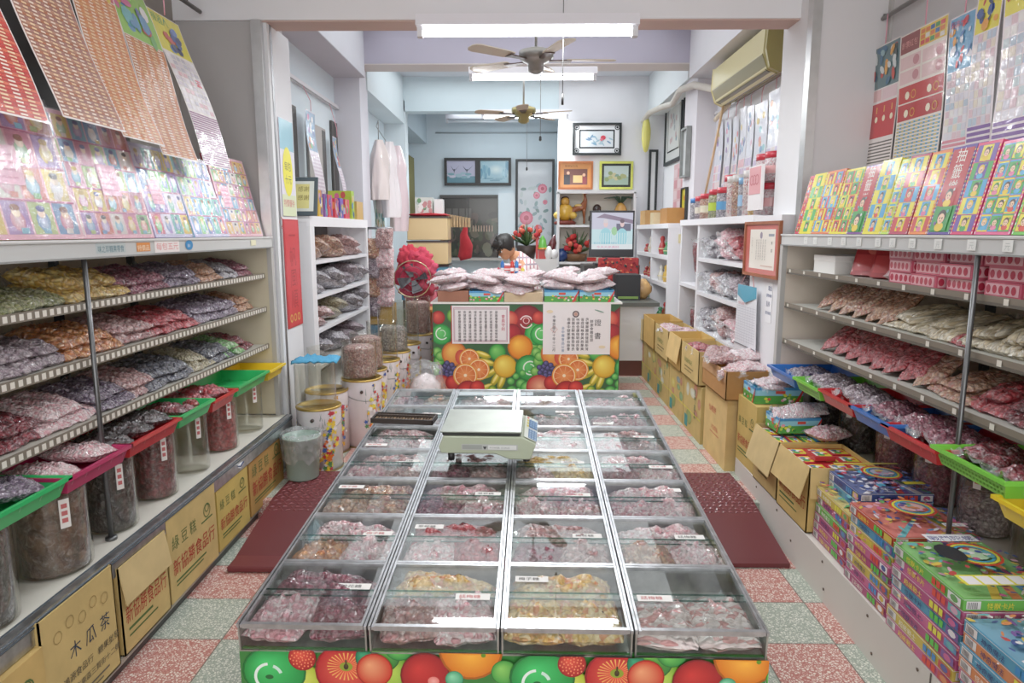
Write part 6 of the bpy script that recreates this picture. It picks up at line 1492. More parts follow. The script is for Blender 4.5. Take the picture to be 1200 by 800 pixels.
for i, (x, y, r, z, h, kd, lb) in enumerate(((-1.27, 4.12, .125, .502, .27, None, 'empty clear jar with a blue cloth on it, on the nearest tin'), (-1.30, 4.47, .12, .524, .28, None, 'empty clear jar behind the blue cloth'),
        (-1.11, 4.62, .12, .575, .25, 'rose', 'clear jar of red sweets on the tall white tin'), (-1.14, 4.98, .12, .565, .27, 'rose', 'clear jar of red sweets, second of the filled ones on the tins'), (-1.10, 5.36, .12, .565, .30, None, 'empty clear jar on the fourth tin'),
        (-1.09, 5.76, .125, .565, .36, 'silver', 'tall clear jar with pale bags on the fifth tin'), (-1.05, 6.18, .12, .565, .38, None, 'tall empty clear jar on the sixth tin'), (-1.0, 6.62, .12, .585, .36, 'rose', 'tall clear jar with pale red content near the stool'))):
    jar(x, y, z, r, h, kd, lb, .55 if kd == 'silver' else .85, lab=False, group=None)
mb = MB(); n = 12; vs = []
for j in range(n+1):
    for i in range(n+1):
        x, y = (i/n-.5)*.27, (j/n-.5)*.2; vs.append((x, y, .012+.03*abs(noise.noise(Vector((i*.5, j*.5, 2))))-.25*max(0, abs(x)-.115)))
mb.add(vs, [(j*(n+1)+i, j*(n+1)+i+1, (j+1)*(n+1)+i+1, (j+1)*(n+1)+i) for j in range(n) for i in range(n)], '#4f9fc8', 'cloth', True)
o = tag(mb.build('blue_cloth'), 'light blue folded cloth on the nearest clear jar of the left aisle', 'cloth'); o.location = (-1.25, 4.10, .778); o.rotation_euler = (0, 0, R(8))
o.modifiers.new('s', 'SOLIDIFY').thickness = .008
# waste bin
t = thing('waste_bin', 'pale green plastic bin lined with a clear bag on the left ramp mat', 'waste bin', (-1.29, 3.87, .122))
mb = MB(); mb.lathe([(0, .002), (.088, .002), (.092, .01), (.107, .25), (.112, .25), (.112, .258), (.103, .258), (.088, .012), (0, .010)], '#9fb8ab', 'plastic', 26); mb.build('bin_body', t)
mb = MB(); prof = []; n = 26; vs = []; fs = []
for j, (rr, z) in enumerate([(.116, .12), (.121, .19), (.118, .24), (.120, .275), (.108, .28), (.10, .24), (.085, .15), (.06, .08)]):
    for k in range(n):
        a = 2*math.pi*k/n; q = 1+.07*noise.noise(Vector((math.cos(a)*3, math.sin(a)*3, j*.6))); dz = .02*noise.noise(Vector((math.cos(a)*2, math.sin(a)*2, 7+j*.2))) if j in (0, 3, 4) else 0
        vs.append((rr*q*math.cos(a), rr*q*math.sin(a), z+dz*(2.5 if j == 0 else 1)))
for j in range(7):
    for k in range(n): fs.append((j*n+k, j*n+(k+1) % n, (j+1)*n+(k+1) % n, (j+1)*n+k))
mb.add(vs, fs, '#ffffff', 'bag_film', True); mb.build('bin_liner', t)
# translucent white bag on floor left of the counter
mb = MB(); mb.ball(0, 0, .17, .19, .16, .2, m='bag_film', n=20, lump=.35, seed=4); mb.ball(.02, .0, .13, .14, .12, .13, c='#efe2e4', m='film', n=16, lump=.4, seed=9)
o = tag(mb.build('plastic_bag'), 'crumpled translucent plastic bag on the floor left of the fruit counter', 'plastic bag'); o.location = (-.83, 5.72, .1)
# wooden stool
t = thing('wooden_stool', 'honey coloured wooden stool standing left of the fruit counter', 'stool', (-.82, 6.98, .1))
mb = MB(); mb.box(-.15, .15, -.15, .15, .66, .69, '#c98d4a', 'wood'); mb.build('seat', t, .004)
for sx in (-1, 1):
    for sy in (-1, 1):
        b = MB(); b.tube([(sx*.17, sy*.17, 0), (sx*.12, sy*.12, .66)], .018, '#bf8240', 'wood', 6); b.build('leg', t)
b = MB(); [b.cyl((-.15, s*.15, .2), (.15, s*.15, .2), .012, '#bf8240', 'wood') for s in (-1, 1)]; [b.cyl((s*.14, -.14, .38), (s*.14, .14, .38), .012, '#bf8240', 'wood') for s in (-1, 1)]; b.build('stretcher', t)

# ================================================================== LEFT INNER CABINET
t = thing('white_shelf_cabinet', 'white open shelf cabinet behind the tins on the left', 'shelf cabinet', (0, 0, 0))
xf, xb = -1.45, -1.83; ya, yb = 4.74, 6.52; CW_ = '#ecebee'
mb = MB(); mb.box(xb, xf, ya, ya+.03, .1, 1.65, CW_, 'satin'); mb.box(xb, xf, yb-.03, yb, .1, 1.65, CW_, 'satin'); mb.box(xb+.001, xf-.005, ya-.003, yb-.001, 1.63, 1.671, '#f3f2f5', 'satin'); mb.box(xf-.02, xf+.002, ya-.002, ya+.10, .102, 1.628, CW_, 'satin'); mb.box(xf-.02, xf+.002, yb-.05, yb+.002, .102, 1.628, CW_, 'satin'); mb.box(xf-.02, xf+.004, ya-.004, yb+.004, 1.60, 1.672, '#f3f2f5', 'satin')
mb.build('cabinet_body', t); mb = MB(); mb.box(xb, xb+.01, ya, yb, .1, 1.64, '#57504c', 'satin'); mb.build('back_panel', t)
for z in (1.36, 1.11, .865, .60, .30):
    mb = MB(); mb.box(xb+.01, xf, ya+.03, yb-.03, z-.025, z, '#e6e6ea', 'satin'); mb.build('shelf', t)
LS = [(1.36, [('brown', 4.98, 2), ('nuts', 5.45, 3), ('rose', 5.95, 3)]), (1.11, [('silver', 4.98, 2), ('silver', 5.45, 3), ('mauve', 5.95, 2), ('silver', 6.3, 2)]), (.865, [('rose', 4.98, 2), ('olive', 5.45, 2), ('silver', 5.95, 3), ('silver', 6.3, 2)]), (.60, [('silver', 5.0, 2), ('silver', 5.5, 3), ('mauve', 6.0, 2)])]
SNm = ['top', 'second', 'third', 'fourth']
for si, (z, g) in enumerate(LS):
    q_ = 0
    for kd, y, n in g:
        for j in range(n):
            bag(kd, .28, .32, .10, f'{CW[kd]} bag on the {SNm[si]} shelf of the left cabinet, {ORD[q_]} from the near end', (-1.62+.02*j, y+.12*(j % 2), z+.05+.06*(j//1 if n < 3 else j//2)), (rng.uniform(-5, 5), 12, 90+rng.uniform(-12, 12)), group=f'bags on the {SNm[si]} shelf of the left cabinet', name='large_sweet_bag'); q_ += 1
# second rack with hanging bags beyond, column side
t = thing('bag_display_stand', 'narrow stand of hanging sweet bags beyond the white left cabinet', 'display stand', (-1.40, 6.85, .1))
mb = MB(); mb.cyl((-.12, .0, 0), (-.12, 0, 1.5), .012, '#8a8a8c', 'metalp'); mb.cyl((.12, 0, 0), (.12, 0, 1.5), .012, '#8a8a8c', 'metalp'); mb.cyl((-.12, 0, 1.5), (.12, 0, 1.5), .012, '#8a8a8c', 'metalp'); mb.build('frame', t)
mb = MB(); mb.box(-.13, .13, -.1, .1, .55, .75, '#c9a45c', 'cardboard'); mb.build('cardboard_tray', t); mb = MB(); mb.box(-.11, .11, -.09, .1, .02, .54, '#4f8fb8', 'card'); mb.build('blue_base', t)
for i in range(8): bag(('rose', 'nuts', 'pinkwhite', 'mauve')[i % 4], .18, .2, .09, f'{CW[("rose", "nuts", "pinkwhite", "mauve")[i % 4]]} bag hanging on the narrow stand, {ORD[i]} from the top', (-1.40+.07*(-1)**i, 6.72, 1.50-.095*i), (75, 0, rng.uniform(-15, 15)), group='bags hanging on the narrow stand')
# goods on top of the cabinet
goods = [(4.92, .10, .18, '#e8d24a', 'yellow packet box with purple pictures'), (5.06, .10, .19, '#d8b03a', 'golden yellow packet box'), (5.20, .06, .17, '#8a5aa8', 'thin purple packet box'), (5.32, .12, .17, '#d84a5a', 'pink-red packet box'), (5.50, .10, .15, '#c83a4a', 'dark red packet box'),
         (5.66, .10, .16, '#6a4ab0', 'violet packet box'), (5.84, .14, .16, '#d8485a', 'red packet box with dark picture'), (6.04, .10, .24, '#a8c83a', 'lime green packet box'), (6.30, .24, .16, '#c9a45c', 'brown carton')]
for i, (y, w_, h, c_, nm) in enumerate(goods):
    mb = MB(); mb.box(-.10, .10, -w_/2, w_/2, 0, h, c_, 'card')
    if i < 8:
        q = Pr(mb, (.10, -w_/2, 0), (0, 1, 0), (0, 0, 1), w_, h, 'card'); q2 = Pr(mb, (-.10, -w_/2, 0), (1, 0, 0), (0, 0, 1), .2, h, 'card')
        for Q_ in (q, q2):
            for k in range(7): Q_.disc(rng.uniform(.02, Q_.W-.01), rng.uniform(.02, h-.02), .022, .03, rng.choice(PAL), n=7)
    o = tag(mb.build('packet_box'), f'{nm} standing on the white left cabinet', 'packet box', 'packets on the white left cabinet'); o.location = (-1.56, y, 1.672)
t = thing('framed_plaque', 'small dark-framed plaque with yellow centre leaning on the left cabinet', 'picture frame', (-1.50, 4.72, 1.672), 0)
mb = MB(RX(-14)); mb.box(-.11, .11, 0, .015, 0, .27, '#4a565c', 'satin'); mb.build('frame', t, .003)
mb = MB(RX(-14)); mb.box(-.085, .085, -.002, 0, .03, .24, '#dfe4dc', 'card'); q = Pr(mb, (-.085, -.002, .03), (1, 0, 0), (0, 0, 1), .17, .21, 'card'); q.rect(.03, .02, .11, .17, '#e2d98a'); [q.text('感謝', .06, .14-.06*k, .04, '#8a7a3a') for k in range(2)]; mb.build('picture', t)
# red couplet & yellow hanging poster on the pillar's side
mb = MB(); xx = -1.4515; mb.box(xx, xx+.002, 4.21, 4.50, .96, 1.64, '#c02c34', 'card'); q = Pr(mb, (xx+.002, 4.21, .96), (0, 1, 0), (0, 0, 1), .29, .68, 'card'); q.rect(.02, .01, .25, .66, '#cf3a40'); q.text('一帆風順', .085, .53, .13, '#a8242c', vert=True, gap=.95); [q.ring(.07+.07*k, .06, .022, .01, '#e0b05a', n=8) for k in range(3)]
tag(mb.build('red_couplet'), 'long red paper couplet with characters on the left pillar', 'couplet')
mb = MB(); mb.box(xx, xx+.003, 4.22, 4.47, 1.66, 2.24, '#e0dce8', 'card'); q = Pr(mb, (xx+.003, 4.22, 1.66), (0, 1, 0), (0, 0, 1), .25, .58, 'card'); q.rect(0, .40, .25, .18, '#8fc0d0'); q.rect(0, 0, .25, .13, '#d8e0b8'); q.text('特價優待', .02, .06, .05, '#c84a5a'); q.disc(.12, .27, .09, .15, '#ece23a', n=18); q.text('每包', .06, .28, .06, '#6a6a3a'); q.text('十元', .06, .20, .06, '#6a6a3a')
tag(mb.build('price_poster'), 'pale poster with yellow oval price mark above the red couplet', 'poster')

# left inner wall: rail with two hanging cards and dark areas built as thin panels
mb = MB(); mb.box(-1.84, -1.80, 5.40, 7.0, 2.755, 2.79, '#d9d8dc', 'satin'); mb.box(-1.80, -1.795, 5.40, 7.0, 2.750, 2.756, '#8a8684', 'satin'); tag(mb.build('picture_rail'), 'white rail on the left inner wall carrying hanging cards', 'rail')
for i, (y0, y1, zb, zt, c_, lb) in enumerate(((5.45, 5.72, 1.75, 2.56, '#57534f', 'dark thin panel nearest on the left inner wall'), (6.02, 6.55, 1.72, 2.5, '#a29d99', 'wide greyish thin panel in the middle of the left inner wall'), (6.78, 6.98, 1.7, 2.62, '#4d4a47', 'dark narrow panel beside the left inner column'))):
    mb = MB(); mb.box(-1.835, -1.815, y0, y1, zb, zt, c_, 'satin'); mb.box(-1.815, -1.813, y1-.12, y1-.01, zb+.01, zt-.02, '#3f3c3a', 'satin'); tag(mb.build('thin_wall_panel'), lb, 'board', 'thin panels on the left inner wall')
def d_pale(q, r_):
    w, L = q.W, q.Hh; q.rect(0, 0, w, L, '#ded4dc'); q.rect(.005, L*.62, w-.01, L*.37, '#7a9ab8'); l0 = q.l
    for i in range(12): q.disc(w*r_.uniform(.15, .85), L*r_.uniform(.66, .95), w*.12, L*.03, r_.choice(PAL), n=7)
    q.l = l0
    for j in range(16): q.rect(.01, L*(.01+.037*j), w-.02, L*.018, '#c8b4c4'); q.l = l0
hang('pale hanging card with blue picture top in front of the dark panels', (-1.74, 5.74, 2.55), (0, 1, 0), .26, .85, d_pale, bl(.02), 3, group='cards on the left inner wall', hook=(-1.80, 5.87, 2.76), down=(.06, 0, -1))
hang('narrow pale hanging card edge-on near the left inner column', (-1.74, 6.60, 2.45), (0, 1, 0), .14, .75, d_pale, bl(.03), 5, group='cards on the left inner wall', hook=(-1.80, 6.67, 2.76), down=(.05, 0, -1))
# bunch of white hanging bags
t = thing('hanging_bag_bunch', 'bunch of white hanging plastic bags on a hook beside the left inner column', 'plastic bag', (-1.50, 7.42, 2.42))
for i in range(5):
    mb = MB(); x, y = (.0, .08, -.04, .10, .05)[i], (0, .15, .3, .5, .8)[i]; L_ = (.62, .8, .75, .95, .85)[i]
    vs = []; n = 22
    for j in range(13):
        rr = .035+.05*min(1, j/3)
        for k in range(n): a = 2*math.pi*k/n; q_ = 1+.9*noise.noise(Vector((math.cos(a)*2.6+i, math.sin(a)*2.6, j*.12))); vs.append((x+rr*q_*math.cos(a), y+rr*q_*.7*math.sin(a), .1-L_*j/12))
    mb.add(vs, [(j*n+k, j*n+(k+1) % n, (j+1)*n+(k+1) % n, (j+1)*n+k) for j in range(12) for k in range(n)], ('#e9dcd8', '#efe8ea', '#e4d8d8', '#ecd8dc', '#e8e4e8')[i], 'film', True); mb.build('hanging_bag', t)
mb = MB(); mb.tube([(0, 0, .05), (0, .02, .3), (-.08, .3, .28), (-.1, 1.6, .1)], .005, '#8a8a88', 'metalp', 6); mb.build('hanging_wire', t)
mb = MB(); mb.box(-.01, .01, -.03, .03, -.10, .08, '#9a5a3a', 'wood'); mb.box(-.012, .012, -.06, .06, .0, .03, '#9a5a3a', 'wood'); o = tag(mb.build('wooden_charm'), 'small brown wooden charm hanging on the left wall', 'charm'); o.location = (-1.82, 8.6, 2.15)
for i in range(2):
    mb = MB(); mb.box(-.004, .004, -.14, .14, 0, .62, '#cfe0d8', 'card'); q = Pr(mb, (.004, -.14, 0), (0, 1, 0), (0, 0, 1), .28, .62, 'card'); [q.disc(rng.uniform(.03, .25), rng.uniform(.05, .58), .03, .04, rng.choice(['#4aa0a8', '#c8a03a', '#5ab07a', '#e8e4d0']), n=7) for k in range(26)]
    o = tag(mb.build('toy_sheet'), f'pale green picture sheet below the white bags on the left wall, {("nearer", "farther")[i]} one', 'sheet'); o.location = (-1.60 if i == 0 else -1.62, 7.75+.34*i, 1.30)

# pink fan cover heap with black fan
t = thing('standing_fan', 'standing fan draped with a bright pink cover left of the stool', 'fan', (-1.12, 6.98+.25, .1), 8)
mb = MB(); mb.lathe([(0, 0), (.18, 0), (.17, .03), (.03, .05), (0, .05)], '#5a5a5e', 'satin', 20); mb.cyl((0, 0, .04), (0, 0, .85), .014, '#9a9a9c', 'metalp'); mb.build('stand', t)
mb = MB(T(-.05, -.10, .98) @ RX(90)); 
for k in range(4):
    a = k*90+20; mb.X = T(-.02, -.10, .98) @ RX(80) @ RZ(a); mb.hexa([(.02, -.02, 0), (.15, -.06, .02), (.02, .02, 0), (.15, .06, 0), (.02, -.02, .004), (.15, -.06, .024), (.02, .02, .004), (.15, .06, .004)], '#3a3a40', 'gloss')
mb.build('blade', t)
mb = MB(); 
for rr in (.19, .13, .07): mb.tube([(-.02+rr*math.cos(R(a)), -.14, .98+rr*math.sin(R(a))) for a in range(0, 361, 15)], .003 if rr < .15 else .006, '#b8a888' if rr > .15 else '#55555a', 'metalp', 6)
mb.build('guard', t)
mb = MB(); 
for (x_, y_, z_, r_, c_, sd) in ((.03, .05, 1.05, .19, '#c23a52', 6), (-.06, .0, 1.22, .10, '#cf3f50', 2), (.08, .0, 1.20, .09, '#d24a60', 11), (.10, .04, .90, .15, '#a83c4e', 8), (-.02, .06, .84, .12, '#c04a60', 13), (.13, -.02, 1.08, .10, '#d2506a', 15)):
    mb.ball(x_, y_, z_, r_, r_*.8, r_, c=c_, m='cloth', n=30, lump=.75, seed=sd)

mb.X = T(.19, .0, .45); mb.ball(0, 0, .12, .05, .05, .36, c='#cf6a78', m='cloth', n=12, lump=.3, seed=3); mb.build('pink_cover', t)
# stacked drawers
for i, (z, h, c_, lb) in enumerate(((1.47, .27, '#e2c690', 'upper cream plastic drawer box with red lid cloth'), (1.19, .27, '#e2c690', 'lower cream plastic drawer box in the stack'), (.84, .34, '#5a9ab0', 'blue picture-printed box at the bottom of the drawer stack'))):
    t = thing('storage_box', lb, 'storage box', (-1.08, 8.2, z), 0, 'storage boxes stacked at the rear left')
    mb = MB(); mb.box(-.235, .235, -.2, .2, 0, h-.012, c_, 'plastic'); 
    if i == 2:
        q = Pr(mb, (-.235, -.2, 0), (1, 0, 0), (0, 0, 1), .47, h-.012, 'card'); [q.disc(rng.uniform(.03, .44), rng.uniform(.03, .3), .04, .04, rng.choice(['#e8d04a', '#4aa06a', '#3a6ab0', '#e8b03a']), n=8) for k in range(18)]
    mb.build('box_body', t, .006)
    mb = MB(); mb.box(-.245, .245, -.21, .21, h-.018, h, '#3a2f2a', 'plastic'); mb.build('rim', t)
mb = MB(); mb.ball(0, 0, .015, .24, .21, .025, c='#b82a34', m='cloth', n=20, lump=.2, seed=1); o = tag(mb.build('red_cloth'), 'red cloth on top of the drawer stack', 'cloth'); o.location = (-1.08, 8.2, 1.745)
t = thing('storage_table', 'low table carrying the stacked storage boxes at the rear left', 'table', (-1.08, 8.2, .1))
mb = MB(); mb.box(-.3, .34, -.3, .3, .68, .74, '#4a88a8', 'satin'); mb.box(.0, .34, -.3, -.27, 0, .68, '#4a88a8', 'satin'); mb.build('table_top', t)
for sx in (-.27, .3):
    for sy in (-.27, .27): b = MB(); b.box(sx-.02, sx+.02, sy-.02, sy+.02, 0, .68, '#5a5550', 'satin'); b.build('leg', t)
mb = MB(); mb.box(-.10, .10, -.1, .1, 0, .19, '#d8dcd4', 'card'); q = Pr(mb, (-.10, -.1, 0), (1, 0, 0), (0, 0, 1), .2, .19, 'card'); [q.disc(rng.uniform(.02, .18), rng.uniform(.03, .16), .025, .03, rng.choice(['#6a9a6a', '#b8c8c0', '#c88a8a', '#f0f0ec']), n=7) for k in range(16)]
o = tag(mb.build('paper_box'), 'pale printed box on top of the drawer stack', 'box'); o.location = (-1.13, 8.2, 1.77)
mb = MB(); mb.box(-.05, .05, -.08, .08, 0, .17, '#f0efee', 'card'); o = tag(mb.build('white_packet'), 'white packet beside the printed box on the drawer stack', 'packet'); o.location = (-.96, 8.2, 1.77)
mb = MB(); 
for k in range(9): mb.box(-.16+.035*k, -.135+.035*k, -.05, .05, 0, .16-.006*k, '#b89a72', 'wood')
o = tag(mb.build('wooden_fan_slats'), 'row of upright beige wooden slats on the drawer stack', 'slats'); o.location = (-.76, 8.45, 1.62)
mb = MB(); mb.tube([(0, 0, .42), (.01, 0, .34), (-.01, 0, .26), (.02, 0, .12), (.0, 0, -.02), (.01, 0, -.06)], [.01, .03, .05, .085, .09, .07], '#b02a32', 'cloth', 12); o = tag(mb.build('red_lantern_bundle'), 'hanging red cloth bundle beside the drawer stack', 'bundle'); o.location = (-.72, 8.9, 1.27)
mb = MB(); mb.box(-.75, -.3, 8.85, 8.95, .84, .90, '#a9a29c', 'satin'); mb.box(-.98, -.40, 8.7, 9.1, .1, .84, '#6a6460', 'satin'); tag(mb.build('low_side_counter'), 'low grey side counter behind the heap on the fruit counter', 'counter')
mb = MB(); mb.ball(0, 0, .10, .10, .09, .12, c='#3a2430', m='cloth', n=14, lump=.2, seed=4); o = tag(mb.build('knitted_hat'), 'dark purple knitted hat on the goods left of the fruit counter', 'hat'); o.location = (-.98, 7.85, .86)
mb = MB(); mb.ball(0, 0, .05, .12, .1, .07, c='#d8a898', m='cloth', n=14, lump=.4, seed=5); mb.ball(.2, 0, .03, .13, .1, .045, c='#7a9a88', m='cloth', n=14, lump=.4, seed=5); o = tag(mb.build('cloth_pile'), 'pinkish and green cloths beside the knitted hat', 'cloth'); o.location = (-.98, 7.68, .84)

# ================================================================== RIGHT INNER CABINETS
t = thing('white_shelf_cabinet', 'large white open shelf cabinet behind the right carton row', 'shelf cabinet', (0, 0, 0))
xf, xb = 1.50, 1.90; ya, yb = 4.46, 6.48
mb = MB(); mb.box(xf, xb, ya, ya+.03, .1, 1.64, CW_, 'satin'); mb.box(xf, xb, yb-.04, yb, .1, 1.64, CW_, 'satin'); mb.box(xf, xb, 5.82, 5.87, .1, 1.64, CW_, 'satin'); mb.box(xf-.01, xb-.001, ya-.003, yb+.01, 1.62, 1.67, '#f3f2f5', 'satin'); mb.build('cabinet_body', t)
mb = MB(); mb.box(xb-.012, xb, ya, yb, .1, 1.63, '#4c4745', 'satin'); mb.build('back_panel', t)
for z in (1.35, 1.07, .76, .46):
    mb = MB(); mb.box(xf, xb-.012, ya+.03, 5.82, z-.03, z, '#eaeaee', 'satin'); mb.build('shelf', t)
for z in (1.10, .5):
    mb = MB(); mb.box(xf, xb-.012, 5.87, yb-.04, z-.03, z, '#eaeaee', 'satin'); mb.build('shelf', t)
q_ = 0
for si, (z, g) in enumerate(((1.35, (('pink', 5.2, 3), ('red', 4.9, 2), ('silver', 5.6, 2))), (1.07, (('silver', 5.6, 2), ('rose', 5.35, 2), ('silver', 5.1, 2), ('mauve', 4.85, 2))), (.76, (('silver', 5.6, 2), ('rose', 5.2, 3), ('pink', 4.85, 2))), (.46, (('silver', 5.5, 2), ('mauve', 5.1, 2), ('silver', 4.75, 2))))):
    for kd, y, n in g:
        for j in range(n):
            bag(kd, .24, .30, .09, f'{CW[kd]} bag on the {("top", "second", "third", "fourth")[si]} shelf of the white right cabinet, {ORD[q_ % 30]} placed', (1.66, y+.1*(j % 2), z+.06+.06*j), (0, -14, 90+rng.uniform(-15, 15)), group=f'bags on the {("top", "second", "third", "fourth")[si]} shelf of the right cabinet', name='large_sweet_bag'); q_ += 1
for j in range(4): bag('crimson' if j % 2 else 'pink', .2, .34, .08, f'{("pink", "crimson")[j % 2]} bag standing in the narrow side of the right cabinet, {ORD[j]}', (1.62, 6.1+.08*(j % 2), 1.30 if j < 2 else .70+.0*j), (80, 0, 90+20*(j % 2)), group='bags in the narrow right compartments')
t = thing('white_compartment_cabinet', 'white cabinet with small square compartments near the television', 'shelf cabinet', (0, 0, 0))
ya, yb = 7.02, 8.9
mb = MB(); mb.box(xf, xb, ya, ya+.03, .1, 1.64, '#f0eff2', 'satin'); mb.box(xf, xb, yb-.04, yb, .1, 1.64, CW_, 'satin'); mb.box(xf-.01, xb-.001, ya-.003, yb+.01, 1.60, 1.65, '#f3f2f5', 'satin'); mb.box(xb-.01, xb-.001, ya+.031, yb-.041, .102, 1.598, '#8a8078', 'satin')
for y in (7.9,): mb.box(xf+.001, xb-.002, y, y+.05, .101, 1.6, CW_, 'satin')
mb.build('cabinet_body', t)
for z in (1.32, 1.03, .62): mb = MB(); mb.box(xf, xb-.01, ya+.03, yb-.04, z-.04, z, '#f0eff2', 'satin'); mb.build('shelf', t)
mb = MB(); mb.box(1.60, 1.68, 7.008, 7.018, 1.45, 1.54, '#e6d9a8', 'card'); mb.build('paper_sticker', t)
ci = 0
for z, zn in ((1.32, 'top'), (1.03, 'middle'), (.62, 'bottom')):
    for y, yn in ((7.45, 'near'), (8.35, 'far')):
        for j in range(5):
            mb = MB(); r_ = random.Random(ci*7+j); c_ = r_.choice(['#b83a3a', '#e0dcd0', '#4a8a5a', '#8a5a3a', '#c88a5a', '#3a4a6a', '#d8b04a']); hh = r_.uniform(.08, .2)
            mb.lathe([(0, 0), (.035, 0), (.045, hh*.3), (.03, hh*.6), (.018, hh*.7), (.028, hh*.85), (.02, hh), (0, hh+.01)], c_, 'gloss', 12); mb.lathe([(.046, hh*.28), (.0465, hh*.34)], '#e8d8a8', 'gloss', 12)
            o = tag(mb.build('figurine'), f'small ornament in the {zn} {yn} compartment near the television, {ORD[j]} from the near end', 'ornament', 'ornaments in the white compartments'); o.location = (1.58+.03*(j % 2), y-.28+.13*j, z+.001); ci += 1
# things on top of right cabinets
for i, (x, y, w_, h, c_, lb) in enumerate(((1.62, 8.6, .34, .17, '#c49a62', 'brown carton on the compartment cabinet, farthest'), (1.63, 8.05, .2, .13, '#d8c49a', 'small pale box on the compartment cabinet'), (1.64, 7.45, .36, .16, '#b98448', 'brown woven box on the compartment cabinet, nearest'))):
    carton('c', x-.11, x+.11, y-w_/2, y+w_/2, 1.652, 1.652+h, c_, False, (), 'x-', label=lb)
def pot(x, y, z, r, h, kd, lidc, label, stripes=None):
    t = thing('sweet_jar', label, 'jar', (x, y, z), 0, 'plastic sweet jars on the right cabinet')
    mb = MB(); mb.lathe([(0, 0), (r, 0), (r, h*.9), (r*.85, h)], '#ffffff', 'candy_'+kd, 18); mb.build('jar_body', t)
    if stripes:
        mb = MB(); mb.lathe([(r+.001, h*.3), (r+.001, h*.62)], stripes, 'gloss', 18); mb.build('label_band', t)
    mb = MB(); mb.lathe([(r*.98, h*.93), (r*1.0, h*.93), (r*1.0, h+.03), (0, h+.035)], lidc, 'plastic', 18); mb.build('lid', t)
JR = [(1.60, 6.35, .055, .16, 'silver', '#3a78b8', 'silvery jar with blue lid, farthest on the right cabinet', None), (1.60, 6.2, .05, .17, 'mauve', '#c83040', 'dark jar with red lid beside the bamboo pole', '#d8d0c0'), (1.60, 5.95, .07, .18, 'nuts', '#c83040', 'tan jar with red lid, second on the right cabinet', '#e0d8c0'),
      (1.61, 5.70, .075, .20, 'lime', '#c83040', 'jar with green-yellow label and red lid', '#b8d04a'), (1.68, 5.52, .075, .30, 'pinkwhite', '#c83040', 'tall jar with red lid behind the green labelled one', '#e8c84a'), (1.60, 5.45, .07, .20, 'silver', '#c83040', 'jar with blue and yellow label and red lid', '#5a9ac8'),
      (1.60, 5.26, .05, .27, 'stripered', '#d8d4d0', 'tall stack tube of white and red sweets', None), (1.60, 5.13, .05, .27, 'nuts', '#d8d4d0', 'tall stack tube of tan sweets', None), (1.60, 5.0, .045, .24, 'silver', '#7aa8d0', 'pale blue tube jar', '#9ac0e0'), (1.60, 4.88, .05, .28, 'stripered', '#d8d4d0', 'tall striped tube nearer the framed certificate', None),
      (1.60, 4.76, .05, .22, 'yellow', '#7a4aa8', 'yellow and purple jar left of the red-lidded stack', '#8a4aa8'), (1.62, 4.62, .075, .17, 'straw', '#c83040', 'pink and white jar with red lid, lower of the near stack', '#e8b0b0'), (1.62, 4.52, .07, .17, 'straw', '#c83040', 'pink and white jar with red lid above the framed certificate', '#e8b0b0')]
for x, y, r, h, kd, lc, lb, st in JR: pot(x, y, 1.672, r, h, kd, lc, lb, st)
for i, (y, r) in enumerate(((4.62, .075), (4.47, .07))): pot(1.62, y, 1.672+.21, r, .15, 'straw', '#c83040', f'pink and white jar with red lid stacked on another, {("farther", "nearer")[i]} one', '#e8b0b0')
mb = MB(); mb.cyl((1.74, 6.75, 1.67), (1.80, 6.30, 2.74), .012, '#d8b48a', 'wood', 8); tag(mb.build('bamboo_pole'), 'thin bamboo pole leaning from the right cabinet up to the air conditioner', 'pole')
mb = MB(); mb.box(1.50, 1.52, 4.38, 4.62, 1.70, 1.98, '#f0ecec', 'card'); mb.box(1.498, 1.50, 4.39, 4.60, 1.80, 1.97, '#e2a0a4', 'card'); q = Pr(mb, (1.498, 4.60, 1.80), (0, -1, 0), (0, 0, 1), .21, .17, 'card'); [q.ring(.05+.05*k, .09, .03, .008, '#c86a74', n=10) for k in range(3)]
tag(mb.build('pink_picture_box'), 'pink and white picture box above the framed certificate', 'box')

# right inner wall rail with glossy packs
mb = MB(); mb.box(1.90, 1.93, 4.4, 6.98, 2.69, 2.72, '#dcdbe0', 'satin'); mb.box(1.895, 1.90, 4.4, 6.98, 2.687, 2.693, '#9a9896', 'satin'); tag(mb.build('picture_rail'), 'white rail under the air conditioner carrying glossy hanging cards', 'rail')
def d_gl(q, r_):
    w, L = q.W, q.Hh; q.rect(0, 0, w, L, '#e0dde4'); q.rect(.004, L*.55, w-.008, L*.44, '#cfd2dc'); l0 = q.l
    for i in range(8): q.disc(w*r_.uniform(.15, .85), L*r_.uniform(.6, .95), w*.12, L*.03, r_.choice(PAL), n=7)
    q.l = l0+.0004
    for j in range(3):
        for i in range(3): q.rect(w*(.05+.31*i), L*(.30+.085*j), w*.27, L*.07, r_.choice(['#e0a8b0', '#c8b8d8', '#d8c8c0', '#b8a8c8', '#e8d0d0'])); q.l = l0+.0004
    for j in range(9): q.rect(.006, L*(.01+.03*j), w-.012, L*.017, r_.choice(['#d8808a', '#d8808a', '#c8a898'])); q.l = l0+.0004
ys = [6.85, 6.55, 6.30, 6.10, 5.92, 5.72, 5.42, 5.08, 4.86, 4.70, 4.55]
for i in range(9):
    wd = (.24, .2, .16, .17, .17, .28, .28, .19, .14)[i]
    hang(f'glossy hanging toy card on the right inner wall, {ORD[i]} from the far end', (1.88, ys[i], 2.60-.02*(i % 3)), (0, -1, 0), wd, .90+.03*(i % 2), d_gl, bl(.008), i+60, group='glossy cards under the air conditioner', hook=(1.895, ys[i]-wd/2, 2.69))
